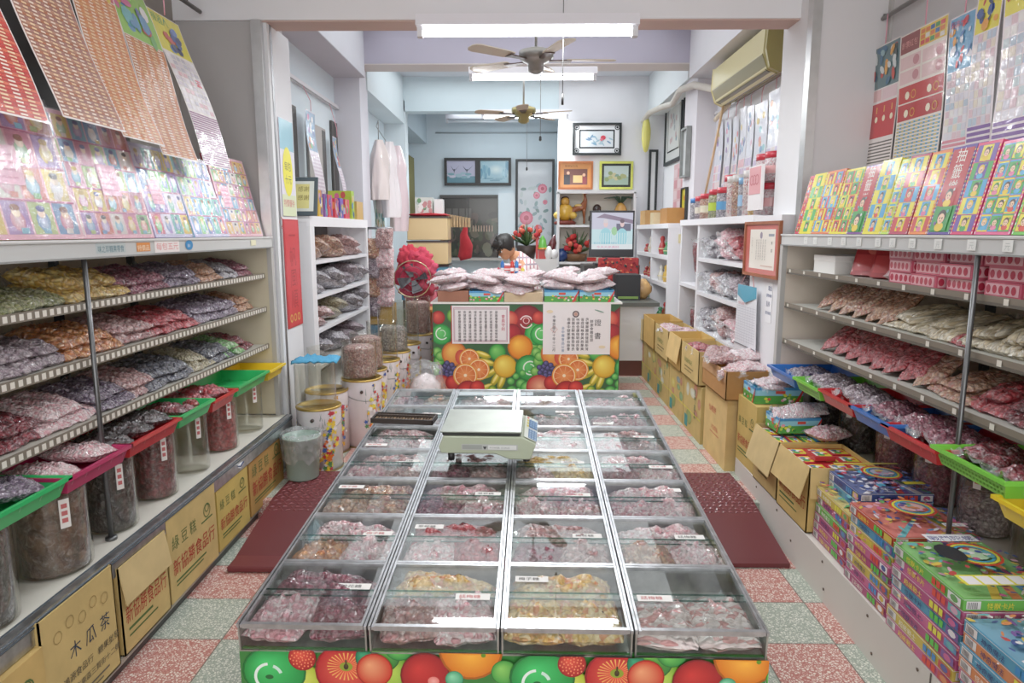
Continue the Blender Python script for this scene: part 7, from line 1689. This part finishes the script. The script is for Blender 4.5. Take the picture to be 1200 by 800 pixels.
mb = MB(); mb.box(1.80, 1.803, 4.28, 4.5, 1.86, 2.78, '#c42a38', 'film'); q = Pr(mb, (1.80, 4.5, 1.86), (0, -1, 0), (0, 0, 1), .22, .92, 'film'); q.rect(.015, .01, .19, .90, '#cf3040'); q.text('恭喜發財', .05, .66, .13, '#e08a70', vert=True); [q.ring(.06+.09*k, .09, .03, .012, '#e0b05a', n=9) for k in range(2)]
o = tag(mb.build('red_couplet'), 'long glossy red paper couplet beside the right pillar', 'couplet')
mb = MB(); mb.box(1.803, 1.81, 4.25, 4.53, 1.83, 2.92, '#f0eef0', 'card'); tag(mb.build('white_backing_sheet'), 'white backing sheet behind the glossy red couplet', 'sheet')

# air conditioner
t = thing('air_conditioner', 'yellowed wall air conditioner above the right cabinet', 'air conditioner', (1.922, 5.62, 2.66))
mb = MB(RZ(90) @ T(0, 0, 0)); mb.X = Matrix(((0, -1, 0, 0), (1, 0, 0, -.42), (0, 0, 1, 0), (0, 0, 0, 1)))
def acx(pts, y0, y1, c_, nm, m_='plastic'):
    mb = MB(); n = len(pts); vs = [(-p[0], y0, p[1]) for p in pts]+[(-p[0], y1, p[1]) for p in pts]
    mb.add(vs, [tuple(range(n)), tuple(range(2*n-1, n-1, -1))]+[(i, (i+1) % n, (i+1) % n+n, i+n) for i in range(n)], c_, m_); return mb.build(nm, t, .006)
acx([(0, .06), (.14, .0), (.20, .03), (.235, .14), (.225, .31), (0, .34)], -.62, .72, '#d6cb92', 'casing')
acx([(0, .05), (.15, -.005), (.21, .02), (.24, .14), (.23, .32), (0, .35)], -.68, -.62, '#a89c5c', 'side_cap')
acx([(.205, .045), (.2375, .125), (.236, .13), (.202, .05)], -.58, .68, '#8f875e', 'air_slot')
acx([(.12, .004), (.20, .028), (.19, .020), (.12, -.001)], -.56, .66, '#6f6a4e', 'louver')
mb = MB(); mb.tube([(1.86, 6.33, 2.74), (1.78, 6.6, 2.86), (1.69, 7.0, 2.98), (1.66, 7.45, 3.02), (1.70, 8.0, 2.98), (1.70, 8.7, 3.06), (1.68, 9.3, 3.10), (1.62, 9.42, 3.0)], .034, '#d8d2c8', 'matte', 10); mb.tube([(1.84, 6.3, 2.68), (1.80, 6.5, 2.60), (1.86, 6.8, 2.62)], .02, '#d8c8b0', 'matte', 8)
tag(mb.build('wrapped_pipe'), 'cream wrapped pipe running from the air conditioner to the back', 'pipe')
mb = MB(); mb.ball(0, 0, 0, .06, .05, .24, c='#d8d06a', m='plastic', n=14, lump=.1); o = tag(mb.build('yellow_pipe_sleeve'), 'yellow sleeve hanging where the wrapped pipe enters the back wall', 'sleeve'); o.location = (1.66, 9.38, 2.84)

# ================================================================== FRAMES
def frame_art(name, label, O, X, W_, H_, fw, fc, draw, mat_=None, cat='picture', depth=.03, inner='#e8e4dc', group=None, glass=True, tilt=None):
    t = thing(name, label, cat, (0, 0, 0), 0, group); O = Vector(O); X = Vector(X); Y = Vector(tilt).normalized() if tilt else Vector((0, 0, 1)); n_ = X.cross(Y)
    mb = MB()
    def bar(u0, u1, v0, v1, d0, d1, c_, m_='wood'):
        vs = [O+X*u+Y*v+n_*d for v in (v0, v1) for d in (d0, d1) for u in (u0, u1)]
        mb.add(vs, [(0, 2, 3, 1), (4, 5, 7, 6), (0, 1, 5, 4), (2, 6, 7, 3), (0, 4, 6, 2), (1, 3, 7, 5)], c_, m_)
    bar(0, W_, 0, fw, 0, depth, fc); bar(0, W_, H_-fw, H_, 0, depth, fc); bar(0, fw, fw, H_-fw, 0, depth, fc); bar(W_-fw, W_, fw, H_-fw, 0, depth, fc)
    mb.build('frame', t)
    mb = MB(); q = Pr(mb, O+X*fw+Y*fw+n_*(depth*.4), X, Y, W_-2*fw, H_-2*fw, 'gloss' if glass else 'matte'); q.rect(0, 0, q.W, q.Hh, inner); draw(q, random.Random(int(W_*1000))); mb.build('picture', t)
    return t
def fpx(x0, x1, y0, y1, y):
    a = at(x0, y1, y=y); b_ = at(x1, y0, y=y); return (a.x, y, a.z), b_.x-a.x, b_.z-a.z
def d_birds(q, r_):
    w, h = q.W, q.Hh; q.rect(0, 0, w, h*.3, '#5f8a98'); q.rect(0, h*.3, w, h*.7, '#b9b6cc')
    for i in range(10): q.disc(w*r_.random(), h*r_.uniform(.25, .45), w*.12, h*.06, r_.choice(['#7fa6b0', '#9fb8c4', '#c8c4d4']), n=9)
    for cx_, s in ((.25, 1), (.70, 1.2)): q.poly([(w*cx_, h*.5), (w*(cx_-.13*s), h*.78), (w*(cx_-.03), h*.62)], '#3f4652'); q.poly([(w*cx_, h*.5), (w*(cx_+.2*s), h*.80), (w*(cx_+.05), h*.60)], '#3f4652'); q.poly([(w*(cx_-.02), h*.62), (w*(cx_+.04), h*.62), (w*(cx_-.0), h*.42)], '#565c68')
def d_lake(q, r_):
    w, h = q.W, q.Hh; q.rect(0, 0, w, h, '#9cc0cc'); q.disc(w*.55, h*.6, w*.3, h*.25, '#9cc0cc', '#dce8e4', n=14)
    for i in range(16): q.disc(w*r_.choice([r_.uniform(0, .35), r_.uniform(.8, 1)]), h*r_.uniform(.35, .85), w*.05, h*.2, r_.choice(['#5a8fa8', '#6f9fb4', '#86b2c0']), n=9)
    for i in range(6): q.rect(w*r_.uniform(0, .6), h*r_.uniform(.03, .3), w*.35, h*.015, '#5a8ca0')
O, w_, h_ = fpx(521, 560, 185, 217.5, 11.56); frame_art('framed_picture', 'dark-framed picture of two flying dark birds on the rear wall', O, (1, 0, 0), w_, h_, .045, '#3a3634', d_birds)
O, w_, h_ = fpx(560, 599, 185, 217.5, 11.56); frame_art('framed_picture', 'dark-framed blue lake picture beside the bird picture', O, (1, 0, 0), w_, h_, .045, '#3a3634', d_lake)
def d_peony(q, r_):
    w, h = q.W, q.Hh; q.rect(0, 0, w, h, '#b9bcc0')
    for i in range(30): q.disc(w*r_.uniform(.05, .95), h*r_.uniform(.05, .75), w*.09, h*.02, r_.choice(['#6f8a8a', '#8a9aa0', '#a8b0b0', '#5f7a78']), n=7, rot=r_.uniform(0, 3))
    for x, y, s in ((.25, .33, .2), (.72, .68, .14), (.55, .60, .10), (.8, .52, .07), (.6, .2, .12)):
        q.disc(w*x, h*y, w*s, w*s, '#b83a5a', '#e88aa0', n=12); q.disc(w*x, h*y, w*s*.4, w*s*.4, '#a82a48', n=8)
O, w_, h_ = fpx(604, 650, 186.5, 290, 11.5); frame_art('framed_painting', 'tall dark-framed peony painting at the rear wall', O, (1, 0, 0), w_, h_, .04, '#3b3a3a', d_peony)
def d_call(q, r_):
    w, h = q.W, q.Hh; q.rect(0, 0, w, h, '#eef0f2')
    x0, y0 = w*.10, h*.16; q.frame(x0, y0, w-2*x0, h-2*y0, .02, '#2e3234')
    for sx in (0, 1):
        for sy in (0, 1):
            cx_, cy_ = (w*.045 if sx == 0 else w*.955), (h*.08 if sy == 0 else h*.92); q.ring(cx_, cy_, .03, .012, '#2e3234', n=10); q.disc(cx_, cy_, .015, .015, '#2e3234', n=8)
    q.rect(x0+.02, y0+.02, w-2*x0-.04, h-2*y0-.04, '#dfe6ea')
    for i in range(14): q.disc(w*r_.uniform(.15, .85), h*r_.uniform(.3, .6), w*.06, h*.03, r_.choice(['#8ab0c8', '#a8c4d0', '#7a9ab8']), n=7, rot=r_.uniform(-1, 1))
    q.disc(w*.64, h*.55, .035, .03, '#d84a5a', n=9); q.disc(w*.6, h*.48, .02, .02, '#e07a8a', n=8)
O, w_, h_ = fpx(670.5, 728.5, 144, 182, 9.48); frame_art('framed_calligraphy', 'black fretwork-framed flower picture, highest on the white partition', O, (1, 0, 0), w_, h_, .03, '#24292a', d_call)
def d_award(q, r_):
    w, h = q.W, q.Hh; q.rect(0, 0, w, h, '#d08a48'); q.text('榮譽留念獎', w*.15, h*.84, h*.11, '#8a5a20'); q.rect(w*.12, h*.12, w*.76, h*.64, '#6a4038'); q.rect(w*.42, h*.2, w*.3, h*.3, '#e0b878'); q.rect(w*.12, h*.12, w*.2, h*.4, '#2a2830'); q.disc(w*.26, h*.60, w*.05, h*.07, '#d8a888', n=9); q.disc(w*.77, h*.52, w*.05, h*.07, '#d8a888', n=9); q.rect(w*.72, h*.14, w*.14, h*.3, '#8a3a40')
O, w_, h_ = fpx(654, 695, 189, 222, 9.48); frame_art('framed_photograph', 'orange-brown framed award photograph on the white partition', O, (1, 0, 0), w_, h_, .025, '#a8602f', d_award)
def d_land(q, r_):
    w, h = q.W, q.Hh; q.rect(0, 0, w, h, '#2c302c'); q.rect(w*.08, h*.1, w*.84, h*.8, '#b8c8c4'); q.rect(w*.08, h*.1, w*.84, h*.35, '#9ab0a0')
    for i in range(12): q.disc(w*r_.uniform(.15, .85), h*r_.uniform(.3, .6), w*.08, h*.09, r_.choice(['#8a9a6a', '#a8ac7a', '#7a9a88', '#c0b890']), n=8)
O, w_, h_ = fpx(702, 742, 189, 222, 9.48); frame_art('framed_painting', 'lime-edged landscape painting on the white partition, right one', O, (1, 0, 0), w_, h_, .03, '#c8cc5a', d_land)
# wall cabinet niche on the partition
t = thing('ornament_shelf', 'white open wall shelf with ornaments on the partition', 'shelf', (0, 0, 0))
yF, yB = 9.22, 9.5
def zz(py): return at(700, py, y=yF).z
X0_, X1_ = at(653, 250, y=yF).x, at(745, 250, y=yF).x
mb = MB(); mb.box(X0_, X1_, yF, yB, zz(226.5), zz(223), '#f0f0f0', 'satin'); mb.box(X0_, X0_+.03, yF, yB, 1.10, zz(225), '#efeff0', 'satin'); mb.box(X1_-.03, X1_, yF, yB, 1.10, zz(225), '#efeff0', 'satin'); mb.box(X0_, X1_, yB-.012, yB-.002, 1.10, zz(225), '#d9d4c6', 'satin'); mb.build('shelf_body', t)
for py in (266, 309.5): mb = MB(); mb.box(X0_+.03, X1_-.03, yF, yB-.012, zz(py), zz(py-2.6), '#f3f3f3', 'satin'); mb.build('shelf_board', t)
mb = MB(); mb.box(X0_, X1_, yF-.02, yB-.005, .1, 1.08, '#e2e0dc', 'satin'); tag(mb.build('low_cabinet'), 'low white cabinet under the ornament shelf', 'cabinet')
# ornaments
zs1 = zz(263)+.002; zs2 = zz(306.5)+.002
t = thing('buddha_figurine', 'golden laughing figurine at the left of the wall shelf', 'figurine', (at(662, 262, y=9.34).x, 9.34, zs1))
mb = MB(); mb.lathe([(0, 0), (.14, 0), (.15, .03), (.11, .05), (0, .05)], '#7a2f22', 'wood', 16); mb.build('base', t)
mb = MB(); mb.ball(0, 0, .16, .12, .10, .12, c='#d8a83a', m='gloss', n=16, lump=.15); mb.ball(0, -.02, .30, .06, .055, .06, c='#c9963a', m='gloss', n=14); mb.ball(-.1, -.03, .12, .06, .06, .05, c='#e0b850', m='gloss', n=12); mb.ball(.1, -.03, .12, .06, .06, .05, c='#e0b850', m='gloss', n=12); mb.ball(0, 0, .34, .055, .05, .035, c='#3a2418', m='gloss', n=12); mb.build('figure', t)
t = thing('horse_figurine', 'brown and gold standing horse figurine on the wall shelf', 'figurine', (at(679, 262, y=9.34).x, 9.34, zs1)); t.scale = (.72, .8, .72)
BR = '#a8522a'
hb_ = [((-.11, 0, .30), .062), ((.0, 0, .30), .058), ((.08, 0, .32), .062), ((.10, 0, .42), .045), ((.09, 0, .52), .034), ((.085, 0, .58), .032), ((.13, 0, .555), .02), ((-.14, .05, .24), .035), ((-.15, .05, .12), .018), ((-.14, .05, .01), .02), ((-.14, -.05, .24), .035), ((-.15, -.05, .12), .018), ((-.14, -.05, .01), .02),
       ((.08, .05, .24), .03), ((.085, .05, .12), .016), ((.085, .05, .01), .019), ((.08, -.05, .24), .03), ((.085, -.05, .12), .016), ((.085, -.05, .01), .019), ((-.17, 0, .30), .02), ((-.2, 0, .18), .022)]
solid('horse', '#8f4f2a', .25)
skin_body('body', hb_, [(0, 1), (1, 2), (2, 3), (3, 4), (4, 5), (5, 6), (0, 7), (7, 8), (8, 9), (0, 10), (10, 11), (11, 12), (2, 13), (13, 14), (14, 15), (2, 16), (16, 17), (17, 18), (0, 19), (19, 20)], None, 'horse', t, 1)
mb = MB(); mb.ball(0, 0, .345, .10, .06, .035, c='#e0c070', m='gloss', n=14); mb.build('saddle', t); mb = MB(); [mb.ball(.065, 0, .40+.04*k, .02, .015, .03, c='#e8d8a8', m='gloss', n=8) for k in range(5)]; mb.build('mane', t)
t = thing('dark_figurine', 'small dark seated figurine on the wall shelf above the television', 'figurine', (at(701, 262, y=9.34).x, 9.34, zs1)); mb = MB(); mb.ball(0, 0, .08, .13, .09, .09, c='#4a2a20', m='gloss', n=14, lump=.3); mb.ball(-.02, 0, .2, .06, .055, .07, c='#2e1c18', m='gloss', n=12); mb.ball(.09, 0, .06, .07, .06, .05, c='#8a4a2a', m='gloss', n=12); mb.build('figure', t)
t = thing('pineapple_ornament', 'pineapple ornament with dark leaves on the wall shelf', 'ornament', (at(727, 262, y=9.34).x, 9.34, zs1)); mb = MB(); mb.ball(0, 0, .17, .085, .08, .12, c='#d8a050', m='gloss', n=14, lump=.1); mb.lathe([(0, 0), (.08, 0), (.05, .06), (0, .06)], '#8a5a30', 'gloss', 12); mb.build('fruit', t)
mb = MB()
for k in range(14):
    a = k*2.4; r0 = .10+.012*(k % 5); mb.tube([(0, 0, .27), (r0*.6*math.cos(a), r0*.4*math.sin(a), .36), (r0*1.6*math.cos(a), r0*math.sin(a), .34+.012*(k % 4))], [.012, .012, .002], '#3f5a48', 'satin', 5)
mb.build('leaves', t)
def flowers(x, y, z, s, label, pot_c, seed, base_h=.08):
    t = thing('flower_arrangement', label, 'flowers', (x, y, z)); mb = MB(); mb.lathe([(0, 0), (.10*s, 0), (.13*s, base_h), (0, base_h)], pot_c, 'wood', 14); mb.build('basket', t)
    r_ = random.Random(seed); mb = MB()
    for i in range(30):
        a = r_.uniform(0, 6.28); e = r_.uniform(.3, 1.5); d = Vector((math.cos(a)*math.cos(e), math.sin(a)*math.cos(e)*.6, math.sin(e)))*(r_.uniform(.16, .32)*s)
        p = Vector((0, 0, base_h)); mb.tube([p, p+d*.6, p+d+Vector((0, 0, -.01))], [.004, .015*s, .002], r_.choice(['#3f5a34', '#4f6a3c', '#2f4a2c']), 'satin', 5)
    mb.build('leaves', t); mb = MB()
    for i in range(18):
        a = r_.uniform(0, 6.28); e = r_.uniform(.2, 1.45); d = Vector((math.cos(a)*math.cos(e), -abs(math.sin(a)*math.cos(e))*.6, math.sin(e)))*(r_.uniform(.14, .27)*s); mb.ball(d.x, d.y, base_h+d.z, .032*s, c=r_.choice(['#c83a34', '#d8604a', '#b82a30', '#e09a80', '#c84a48']), m='matte', n=9, lump=.4, seed=i)
    mb.build('blossoms', t)
flowers(at(675, 300, y=9.34).x, 9.34, zs2, 1.15, 'red flower arrangement in a basket on the lower wall shelf', '#7a5434', 3, .10)
flowers(at(617, 300, y=8.7).x, 8.7, at(617, 303, y=8.7).z, 1.0, 'red flower arrangement in a dark pot behind the person', '#3a2a24', 5, .16)
t = thing('blue_ornament', 'dark blue glass ornament at the lower left of the wall shelf', 'ornament', (at(658, 306, y=9.34).x, 9.34, zs2)); mb = MB(); mb.ball(0, 0, .08, .10, .08, .085, c='#26407a', m='gloss', n=14, lump=.5); mb.build('glass_body', t)
mb = MB(); mb.box(-.06, .06, -.04, .04, 0, .05, '#c8302c', 'card'); o = tag(mb.build('red_tin'), 'small red tin at the foot of the television', 'tin'); o.location = (at(693, 306, y=9.34).x, 9.34, zs2)
# altar-like shelf behind the person
mb = MB(); a = at(598, 309, y=8.7); b_ = at(652, 303, y=8.7); mb.box(a.x, b_.x, 8.55, 9.0, .1, b_.z-.001, '#e0dedb', 'satin'); tag(mb.build('white_sideboard'), 'white sideboard behind the seated person', 'sideboard')
zt_ = b_.z
t = thing('red_pennant', 'red and gold pennant with green topped ornament behind the person', 'ornament', (at(633, 300, y=8.6).x, 8.62, zt_)); mb = MB(); mb.box(-.055, -.025, 0, .01, 0, .42, '#c82a26', 'card'); mb.build('pennant', t)
mb = MB(); mb.box(-.02, .07, -.02, .04, 0, .12, '#b8302a', 'card'); mb.lathe([(.0, .30), (.04, .24), (.055, .15), (.06, .12), (0, .12)], '#6ac04a', 'gloss', 12, .03, 0); mb.lathe([(.06, .12), (.06, .14), (0, .14)], '#d8902a', 'gloss', 12, .03, 0); mb.build('ornament_body', t)
mb = MB(); mb.ball(0, 0, .07, .05, .05, .09, c='#f2f0ee', m='gloss', n=14, lump=.2); mb.ball(.07, 0, .06, .05, .05, .06, c='#eceaea', m='gloss', n=12, lump=.2); o = tag(mb.build('white_figurines'), 'white lucky cat shaped ornament on the sideboard', 'figurine'); o.location = (at(643, 300, y=8.6).x, 8.6, zt_)
mb = MB(); mb.tube([(0, 0, 0), (.0, 0, .1), (.03, 0, .2), (.05, 0, .3)], [.05, .06, .05, .01], '#5a2024', 'gloss', 10); o = tag(mb.build('dark_red_vase'), 'dark red curved vase right of the pennant', 'vase'); o.location = (at(648, 300, y=8.75).x-.03, 8.78, zt_)
# TV
t = thing('television', 'flat television with black frame showing two people outdoors', 'television', (at(717, 270, y=8.0).x, 8.0, 0))
a = at(690.5, 301, y=8.0); b_ = at(744, 246.5, y=8.0); W_ = b_.x-a.x; cx_ = t.location.x
mb = MB(); mb.box(a.x-cx_, b_.x-cx_, 0, .05, a.z, b_.z, '#1c1f24', 'plastic'); mb.box(-.1, .1, -.02, .1, a.z-.07, a.z, '#1c1f24', 'plastic'); mb.box(-.2, .2, -.09, .14, a.z-.09, a.z-.07, '#1c1f24', 'plastic'); mb.build('casing', t, .004)
a2 = at(693, 292, y=8.0); b2 = at(742, 249, y=8.0)
m, nt, b__ = newmat('tvglow'); at_ = N(nt, 'ShaderNodeAttribute'); at_.attribute_name = 'Col'; nt.links.new(at_.outputs['Color'], b__.inputs['Emission Color']); b__.inputs['Emission Strength'].default_value = .9; b__.inputs['Base Color'].default_value = (.02, .02, .02, 1); b__.inputs['Roughness'].default_value = .25
mb = MB(); q = Pr(mb, (a2.x-cx_, -.001, a2.z), (1, 0, 0), (0, 0, 1), b2.x-a2.x, b2.z-a2.z, 'tvglow'); w_, h_ = q.W, q.Hh
q.rect(0, 0, w_, h_, '#c4e2e8'); q.rect(0, h_*.55, w_, h_*.45, '#c8c8dc'); q.poly([(w_*.1, h_*.86), (w_*.3, h_*.97), (w_, h_*.80), (w_, h_*.70), (w_*.3, h_*.85)], '#8a7a90'); q.rect(w_*.6, h_*.5, w_*.35, h_*.2, '#6a6a80')
q.disc(w_*.55, h_*.5, w_*.07, h_*.12, '#a0d0a0', n=10)
for cx2, s in ((.34, 1), (.74, .95)):
    q.disc(w_*cx2, h_*.33, w_*.15*s, h_*.26*s, '#9cd4e0', n=14); [q.rect(w_*(cx2-.12+.06*k), h_*.15, w_*.012, h_*.3, '#e8f4f4') for k in range(5)]; q.disc(w_*cx2, h_*.70, w_*.055*s, h_*.10*s, '#e8c8c8', n=12); q.disc(w_*cx2, h_*.77, w_*.058*s, h_*.06*s, '#6a5a68' if cx2 > .5 else '#d8d0d8', n=10)
q.rect(0, 0, w_, h_*.14, '#e0e8ec'); q.text('今天天氣真好', w_*.12, h_*.035, h_*.075, '#e08ab0', sx=1.4); q.text('歡迎來到鄉村美食節目', w_*.05, h_*.15, h_*.06, '#6ab0c8', sx=1.1)
mb.build('screen', t)
t = thing('television_cabinet', 'dark low cabinet under the television', 'cabinet', (cx_, 8.1, 0)); mb = MB(); mb.box(-.32, .32, -.18, .3, .1, a.z-.091, '#3a3634', 'satin'); mb.build('cabinet_body', t)
# floral cushion and black monitor/box on the desk
t = thing('floral_seat_back', 'red and dark floral padded seat back in front of the television', 'seat back', (at(725, 313, y=7.75).x, 7.78, .86)); mb = MB(); a = at(702, 323, y=7.75); b_ = at(750, 302, y=7.75)
w2 = (b_.x-a.x)/2; mb.box(-w2, w2, -.03, .03, a.z-.95, b_.z-.86, '#a83a3c', 'cloth'); q = Pr(mb, (-w2, -.03, a.z-.95), (1, 0, 0), (0, 0, 1), 2*w2, b_.z-a.z+.09, 'cloth')
for i in range(90): q.disc(rng.uniform(0, 2*w2), rng.uniform(0, q.Hh), .013, .013, rng.choice(['#c8443a', '#3a4a4a', '#2a2a30', '#d87a5a', '#8a2a34']), n=6)
mb.build('padded_back', t, .01); mb = MB(); [mb.box(s*w2*.8-.012, s*w2*.8+.012, .0, .02, 0, .15, '#2a2a2c', 'satin') for s in (-1, 1)]; mb.build('support', t)
mb = MB(); a = at(722, 350, y=7.1); b_ = at(751, 322, y=7.1); mb.box(a.x, b_.x, 7.1, 7.4, .861, b_.z, '#1d1f22', 'satin'); mb.box(a.x+.02, b_.x-.02, 7.098, 7.10, .875, .90, '#7a9a4a', 'satin'); tag(mb.build('black_box', None, .008), 'black box with green strip on the desk right of the fruit counter', 'box')
mb = MB(); mb.ball(0, 0, .12, .09, .08, .13, c='#3a3634', m='cloth', n=14, lump=.2); o = tag(mb.build('dark_bag'), 'dark brown bag beside the floral seat back', 'bag'); o.location = (at(690, 318, y=7.6).x, 7.6, .87)
mb = MB(); mb.ball(0, 0, .1, .10, .07, .11, c='#e0b070', m='film', n=14, lump=.2); o = tag(mb.build('bread_bag'), 'bag of golden bread rolls beside the black box', 'bag'); o.location = (1.30, 7.3, .862)

# rear-left wall items
def d_green(q, r_):
    q.rect(0, 0, q.W, q.Hh, '#9ab4c4'); [q.disc(q.W*r_.random(), q.Hh*r_.random(), q.W*.1, q.Hh*.1, r_.choice(['#6a8aa8', '#b8a8b8', '#8ab0a8', '#c88a8a']), n=7) for i in range(16)]
frame_art('framed_picture', 'dark narrow framed picture on the rear column, seen edge-on', (-1.61, 9.52, 1.70), (0, 1, 0), .18, .86, .03, '#26282a', d_green)
frame_art('framed_picture', 'brown-framed picture pair on the left wall of the rear room', (-1.80, 10.0, 1.9), (0, 1, 0), 1.0, .75, .05, '#4a342c', d_green)
mb = MB(); n = 16
vs = [(-1.76+.03*math.sin(i*1.3), 10.9+.5*i/n, z) for z in (1.75, 2.75) for i in range(n+1)]; mb.add(vs, [(i, i+1, i+n+2, i+n+1) for i in range(n)], '#8a8458', 'cloth', True); o = tag(mb.build('curtain'), 'olive green pleated curtain on the left wall of the rear room', 'curtain'); o.modifiers.new('s', 'SOLIDIFY').thickness = .01
# right inner wall clocks/frames beyond the column
def d_cal(q, r_):
    w, h = q.W, q.Hh; q.rect(0, 0, w, h, '#dfe2e0'); q.frame(w*.12, h*.14, w*.76, h*.72, .02, '#2c3234'); [q.disc(w*r_.uniform(.3, .7), h*r_.uniform(.3, .7), w*.05, h*.05, r_.choice(['#b8c0c4', '#d0b8b8', '#9ab0b8']), n=7) for i in range(12)]
frame_art('framed_calligraphy', 'dark fretwork-framed picture pair high on the right inner wall', (1.925, 9.35, 2.42), (0, -1, 0), .95, .86, .04, '#20282c', d_cal)
frame_art('framed_picture', 'narrower dark fretwork frame nearer the right inner column', (1.925, 8.32, 2.42), (0, -1, 0), .55, .86, .04, '#20282c', d_cal)
frame_art('mirror', 'small grey-framed mirror on the right inner column', (1.725, 7.42, 2.12), (0, -1, 0), .26, .50, .02, '#8a8e8c', lambda q, r_: q.rect(0, 0, q.W, q.Hh, '#dfe4e4'), depth=.05)
frame_art('framed_picture', 'small yellow fruit picture on the right inner column', (1.725, 7.42, 1.68), (0, -1, 0), .22, .34, .015, '#2a2c2a', lambda q, r_: (q.rect(0, 0, q.W, q.Hh, '#d8c83a'), [q.disc(q.W*r_.random(), q.Hh*r_.random(), .03, .03, r_.choice(['#e08a2a', '#b8c03a', '#d84a2a']), n=8) for i in range(9)]))
mb = MB(); mb.box(1.91, 1.925, 7.55, 8.75, 1.67, 2.38, '#e0b8bc', 'card'); q = Pr(mb, (1.91, 8.75, 1.67), (0, -1, 0), (0, 0, 1), 1.2, .71, 'card'); [q.rect(.03+.195*i, .03+.13*j, .16, .10, '#d8949c' if (i+j) % 2 else '#e8ccd0') for i in range(6) for j in range(5)]
tag(mb.build('pink_card_sheet'), 'pink sheet of packets on the right inner wall below the fretwork frames', 'sheet')
frame_art('framed_scroll', 'tall narrow black frame beside the compartment cabinet top', (1.72, 9.46, 1.72), (1, 0, 0), .12, .93, .03, '#24282a', lambda q, r_: q.rect(0, 0, q.W, q.Hh, '#e4e6e6'))
# framed certificate on the right pillar side, hanging clipboard bag, phone notice
def d_cert(q, r_):
    w, h = q.W, q.Hh; q.rect(0, 0, w, h, '#c8685e'); q.rect(w*.13, h*.10, w*.76, h*.80, '#efe8dc'); q.disc(w*.48, h*.78, w*.04, w*.04, '#9a90a0', n=10); q.rect(w*.70, h*.76, w*.16, h*.05, '#9aa0a8')
    q.text('聘書', w*.78, h*.60, h*.075, '#6a6460', vert=True, gap=1.8)
    for i in range(5): q.text(''.join(r_.choice(FILL) for _ in range(8)), w*(.60-.065*i), h*.66, h*.05, '#8a8480', vert=True)
    q.text('中華民國八十年', w*.2, h*.7, h*.045, '#a8a29a', vert=True); q.rect(w*.5, h*.16, w*.35, h*.02, '#d8b8a8')
frame_art('framed_certificate', 'red-matted certificate in a brown frame on the side of the right pillar', (1.47, 4.50, 1.29), (.02, -1, 0), .575, .335, .018, '#9a5a3c', d_cert, depth=.02)
mb = MB(); mb.box(1.50, 1.60, 4.0, 4.46, .1, 1.66, '#e9e9ec', 'wall'); struct('trim_16', mb, 'white upright panel between right pillar and cabinet')
t = thing('clipboard_bag', 'clear hanging document bag with blue top and lined sheet on the right cabinet edge', 'document bag', (0, 0, 0))
mb = MB(); O = at(866, 399, x=1.46); Wc = .34; 
q = Pr(mb, (1.47, 4.62, .78), (0, -1, 0), (0, 0, 1), .40, .46, 'card'); q.bend = lambda u, v: .012*math.sin(u*12)+.01
q.up(); mb.add([q.pt(0, 0), q.pt(.40, 0), q.pt(.36, .44), q.pt(.04, .44)], [(0, 1, 2, 3)], '#e6e8ee', 'card')
q.up(); mb.add([q.pt(.04, .37), q.pt(.2, .33), q.pt(.36, .37), q.pt(.355, .44), q.pt(.045, .44)], [(0, 1, 2, 3, 4)], '#4a9ab4', 'card')
q.text('送貨單 記帳表', .07, .315, .02, '#b8484a'); 
for i in range(14): q.rect(.035, .30-.017*i, .33, .0015, '#a8aab8')
for i in range(9): q.rect(.05+.035*i, .07, .0015, .24, '#b0b2c0')
q.rect(.005, .045, .39, .006, '#6a6a70')
mb.build('sheet', t)
mb = MB(); mb.tube([(1.465, 4.55, 1.22), (1.48, 4.42, 1.36), (1.465, 4.30, 1.22)], .003, '#d8a0a0', 'plastic', 6); mb.build('hanging_string', t)
mb = MB(); mb.box(1.497, 1.4985, 4.07, 4.17, 1.02, 1.26, '#f0f0f2', 'matte'); q = Pr(mb, (1.497, 4.17, 1.02), (0, -1, 0), (0, 0, 1), .10, .24, 'matte'); q.text('電話', .03, .195, .032, '#3a4a7a'); q.text('服務專線', .006, .155, .022, '#4a5a8a'); q.text('110', .006, .095, .05, '#3a4a7a', sx=1.1); q.text('緊急報案', .006, .05, .022, '#4a5a8a')
tag(mb.build('phone_notice'), 'small white notice with blue phone digits on the white upright panel', 'notice')

# tidy up the glyph helper
bpy.data.objects.remove(_to); bpy.data.curves.remove(_tc)
